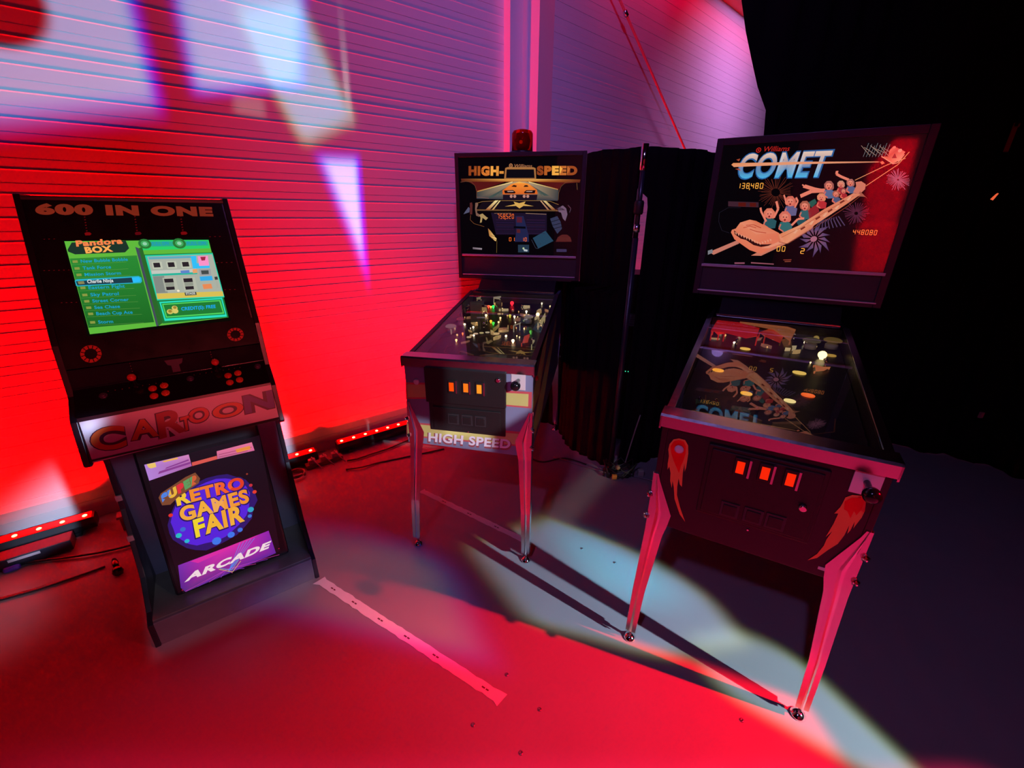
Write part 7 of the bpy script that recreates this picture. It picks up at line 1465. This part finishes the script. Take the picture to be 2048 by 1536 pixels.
def cable(pts, r, label, m=CAB, name='cable', cat='cable', sag=.0):
    P = [Vector(p) for p in pts]; out = []
    for i in range(len(P) - 1):
        p0 = P[max(i - 1, 0)]; p1 = P[i]; p2 = P[i + 1]; p3 = P[min(i + 2, len(P) - 1)]
        for k in range(8):
            t = k / 8; out.append(.5 * ((2 * p1) + (-p0 + p2) * t + (2 * p0 - 5 * p1 + 4 * p2 - p3) * t * t + (-p0 + 3 * p1 - 3 * p2 + p3) * t ** 3))
    out.append(P[-1]); o = MB().tube(out, r, 8).build(name, m, smooth=True); return tag(centre(o), label, cat)
cable([(-2.75, 1.50, .012), (-2.35, 1.60, .012), (-2.0, 1.70, .012), (-1.72, 1.93, .012), (-1.5, 2.2, .012)], .006, 'black cable on the floor running behind the left side of the arcade cabinet')
cable([(-2.6, 1.30, .006), (-2.4, 1.33, .006), (-2.2, 1.42, .006), (-2.08, 1.50, .006), (-1.98, 1.58, .006)], .005, 'thin black cable curving along the floor below the left light bar')
cable([(-1.15, 2.545, .01), (-1.08, 2.575, .01), (-1.0, 2.64, .01), (-.88, 2.74, .01), (-.7, 2.95, .01)], .006, 'black cable along the floor below the middle light bars')
cable([(-1.12, 2.44, .006), (-1.02, 2.46, .012), (-.92, 2.53, .006), (-.72, 2.62, .006), (-.5, 2.72, .006)], .005, 'thin black cable with a kink left of the striped pinball machine')
CO_ = []
for k in range(30): a = k * .42; CO_.append((-1.42 + .05 * math.cos(a), 2.37 + .05 * math.sin(a), .008 + k * .0007))
o = MB().tube(CO_, .006, 8).build('cable_coil', mat('beige_cable', (.45, .33, .22), .5), smooth=True); tag(centre(o), 'small coil of pale cable on the floor right of the arcade cabinet', 'cable')
ps = empty('power_strip', (-1.30, 2.525, 0), math.atan2(d1.y, d1.x), 'power strip with white plugs on the floor in front of the middle light bar', 'power strip')
MB().box(-.12, .12, -.025, .025, 0, .03).build('body', mat('strip_body', (.30, .32, .18), .4), ps, bevel=.004)
for k in range(3):
    o = MB().box(-.10 + k * .075, -.055 + k * .075, -.018, .018, .03, .062).build('plug', mat('white_plug', (.7, .68, .66), .4), ps, bevel=.005)
    MB().tube([(-.078 + k * .075, 0, .06), (-.078 + k * .075, -.015, .085), (-.06 + k * .075, -.05, .05), (-.03 + k * .075, -.08, .008)], .004).build('plug_lead', MAT['white_plug'], o, smooth=True)
o = MB().box(-1.565, -1.515, 2.375, 2.40, 0, .03).build('adapter_plug', BLACK, bevel=.004); tag(centre(o), 'small black plug on the floor beside the right edge of the arcade cabinet', 'plug')
# driver box and connectors at far left
ang = math.atan2(d1.y, d1.x)
t = empty('driver_box', (-2.30, 1.735, 0), ang, 'dark driver box with a pale label on the floor before the left light bar', 'box')
MB().box(-.55, .02, -.06, .03, 0, .06).build('case', mat('driver_case', (.03, .02, .04), .5), t, bevel=.004)
MB().box(-.20, -.09, -.062, -.060, .038, .052).build('label_plate', mat('pink_label', (.75, .55, .62), .5), t)
MB().box(-.42, -.34, -.062, -.060, .020, .034).build('label_plate', MAT['pink_label'], t)
MB().lathe([(.012, 0), (.014, .01), (.014, .045), (.010, .055)], (-.22, -.075, .012), (1, 0, 0), 14).build('blue_connector', mat('blue_plastic', (.06, .04, .55), .4), t, smooth=True)
t = empty('junction_box', (-2.03, 1.93, 0), ang, 'grey metal junction box standing behind the left edge of the arcade cabinet', 'box')
MB().box(-.12, .12, -.03, .03, 0, .075).build('case', mat('grey_metal_box', (.30, .32, .30), .4, metal=.4), t, bevel=.004)
MB().box(-.13, .30, -.032, .032, .078, .092).build('lid', mat('pinkish_rail', (.5, .35, .4), .4), t, bevel=.002)
o = MB().lathe([(.018, 0), (.022, .012), (.016, .03), (.008, .036)], (-1.885, 1.545, 0), n=16).lathe([(.010, 0), (.013, .05), (.009, .08)], (-1.90, 1.56, .014), (-.7, .6, .05), 12).build('cable_connector', BLACKGLOSS, smooth=True)
tag(centre(o), 'black cable connector lying on the red floor left of the arcade base', 'connector')

# equipment behind the gap in the drapes
t = empty('equipment_rack', (.93, 2.98, 0), -.25, 'dark equipment rack with green indicator lights seen through the gap in the drapes', 'equipment rack')
MB().box(-.22, .20, -.1, .2, 0, 1.25).build('rack_case', BLACKMATTE, t, bevel=.004)
GL = mat('green_led', (0, .1, .05), .4, emi=(.05, .8, .4), es=1.5)
for k in range(4): MB().ball((-.12 + k * .020, -.102, .56), .0035).build('indicator_light', GL, t)
for k in range(2): MB().ball((-.20 + k * .012, -.102, .69), .0035).build('indicator_light', GL, t)
MB().box(-.14, -.02, -.125, -.1, .90, .985).build('mixer_panel', mat('mixer_grey', (.10, .11, .11), .4), t)
for k in range(5): MB().box(-.132, -.03, -.130, -.125, .905 + k * .016, .915 + k * .016).build('mixer_key', mat('mixer_key', (.22, .24, .23), .5), t)
t = empty('cable_bundle', (.72, 2.40, 0), 0, 'tangle of cables with an orange tag at the foot of the slim pole', 'cable')
R = random.Random(3)
for k in range(6):
    a = R.uniform(0, 6); pts = [(math.cos(a + j * 1.1) * (.05 + .012 * j), math.sin(a + j * 1.1) * .05, .01 + .02 * j * (j % 2)) for j in range(7)]
    MB().tube(pts, .005).build('cable_loop', CAB, t, smooth=True)
MB().ball((-.02, -.02, .075), .016).build('tan_plug', mat('tan_plug', (.45, .28, .12), .5), t, smooth=True)
MB().box(-.06, -.03, -.06, -.045, .01, .04).build('orange_tag', mat('orange_tag', (.8, .25, .04), .5), t)
MB().box(.12, .16, -.02, .01, .0, .05).build('grey_plug', mat('grey_plug', (.35, .35, .33), .5), t, bevel=.006)
MB().box(-.03, .0, .08, .10, .05, .10).build('grey_plug', MAT['grey_plug'], t, bevel=.006)
cable([(.76, 2.44, .05), (.80, 2.45, .28), (.83, 2.46, .42)], .004, 'pale thin cable hanging in front of the short drapes', mat('pale_cable', (.25, .25, .24), .5))
cable([(.30, 2.62, .008), (.50, 2.50, .008), (.68, 2.40, .008), (.82, 2.38, .008), (.98, 2.30, .008)], .005, 'grey cable lying on the floor along the foot of the drapes', mat('grey_cable', (.20, .20, .22), .4))
cable([(-.1, 2.72, .008), (.1, 2.62, .008), (.22, 2.55, .008), (.38, 2.60, .008), (.52, 2.52, .008)], .005, 'black cable on the floor behind the striped pinball machine')
# things hanging on the big curtain, far right
o = MB().box(0, .02, 0, .01, 0, .10).box(0, .05, 0, .01, .085, .10).build('curtain_clamp', mat('rusty_clamp', (.30, .06, .05), .5), bevel=.002); o.scale = (1.5, 1.5, 1.5); o.location = (2.90, 2.84, 1.98); tag(o, 'small dull red clamp high at the far right of the big black curtain', 'clamp')
o = MB().lathe([(.008, 0), (.008, .04)], n=10).build('glint_bit', mat('orange_glint', (.3, .05, .02), .4, emi=(1, .14, .05), es=.8)); o.location = (2.94, 2.84, 1.72); o.rotation_euler = (.2, .4, 0); tag(o, 'small glowing bit standing in for an orange glint at the far right', 'glint')  # glowing bit added to imitate an orange glint in the dark
o = MB().box(-.012, .012, -.006, .006, -.02, .02).build('curtain_tag', mat('pink_tag', (.35, .12, .16), .5)); o.location = (3.12, 2.54, .40); tag(o, 'small pink tag on the black curtain right of the comet machine', 'tag')
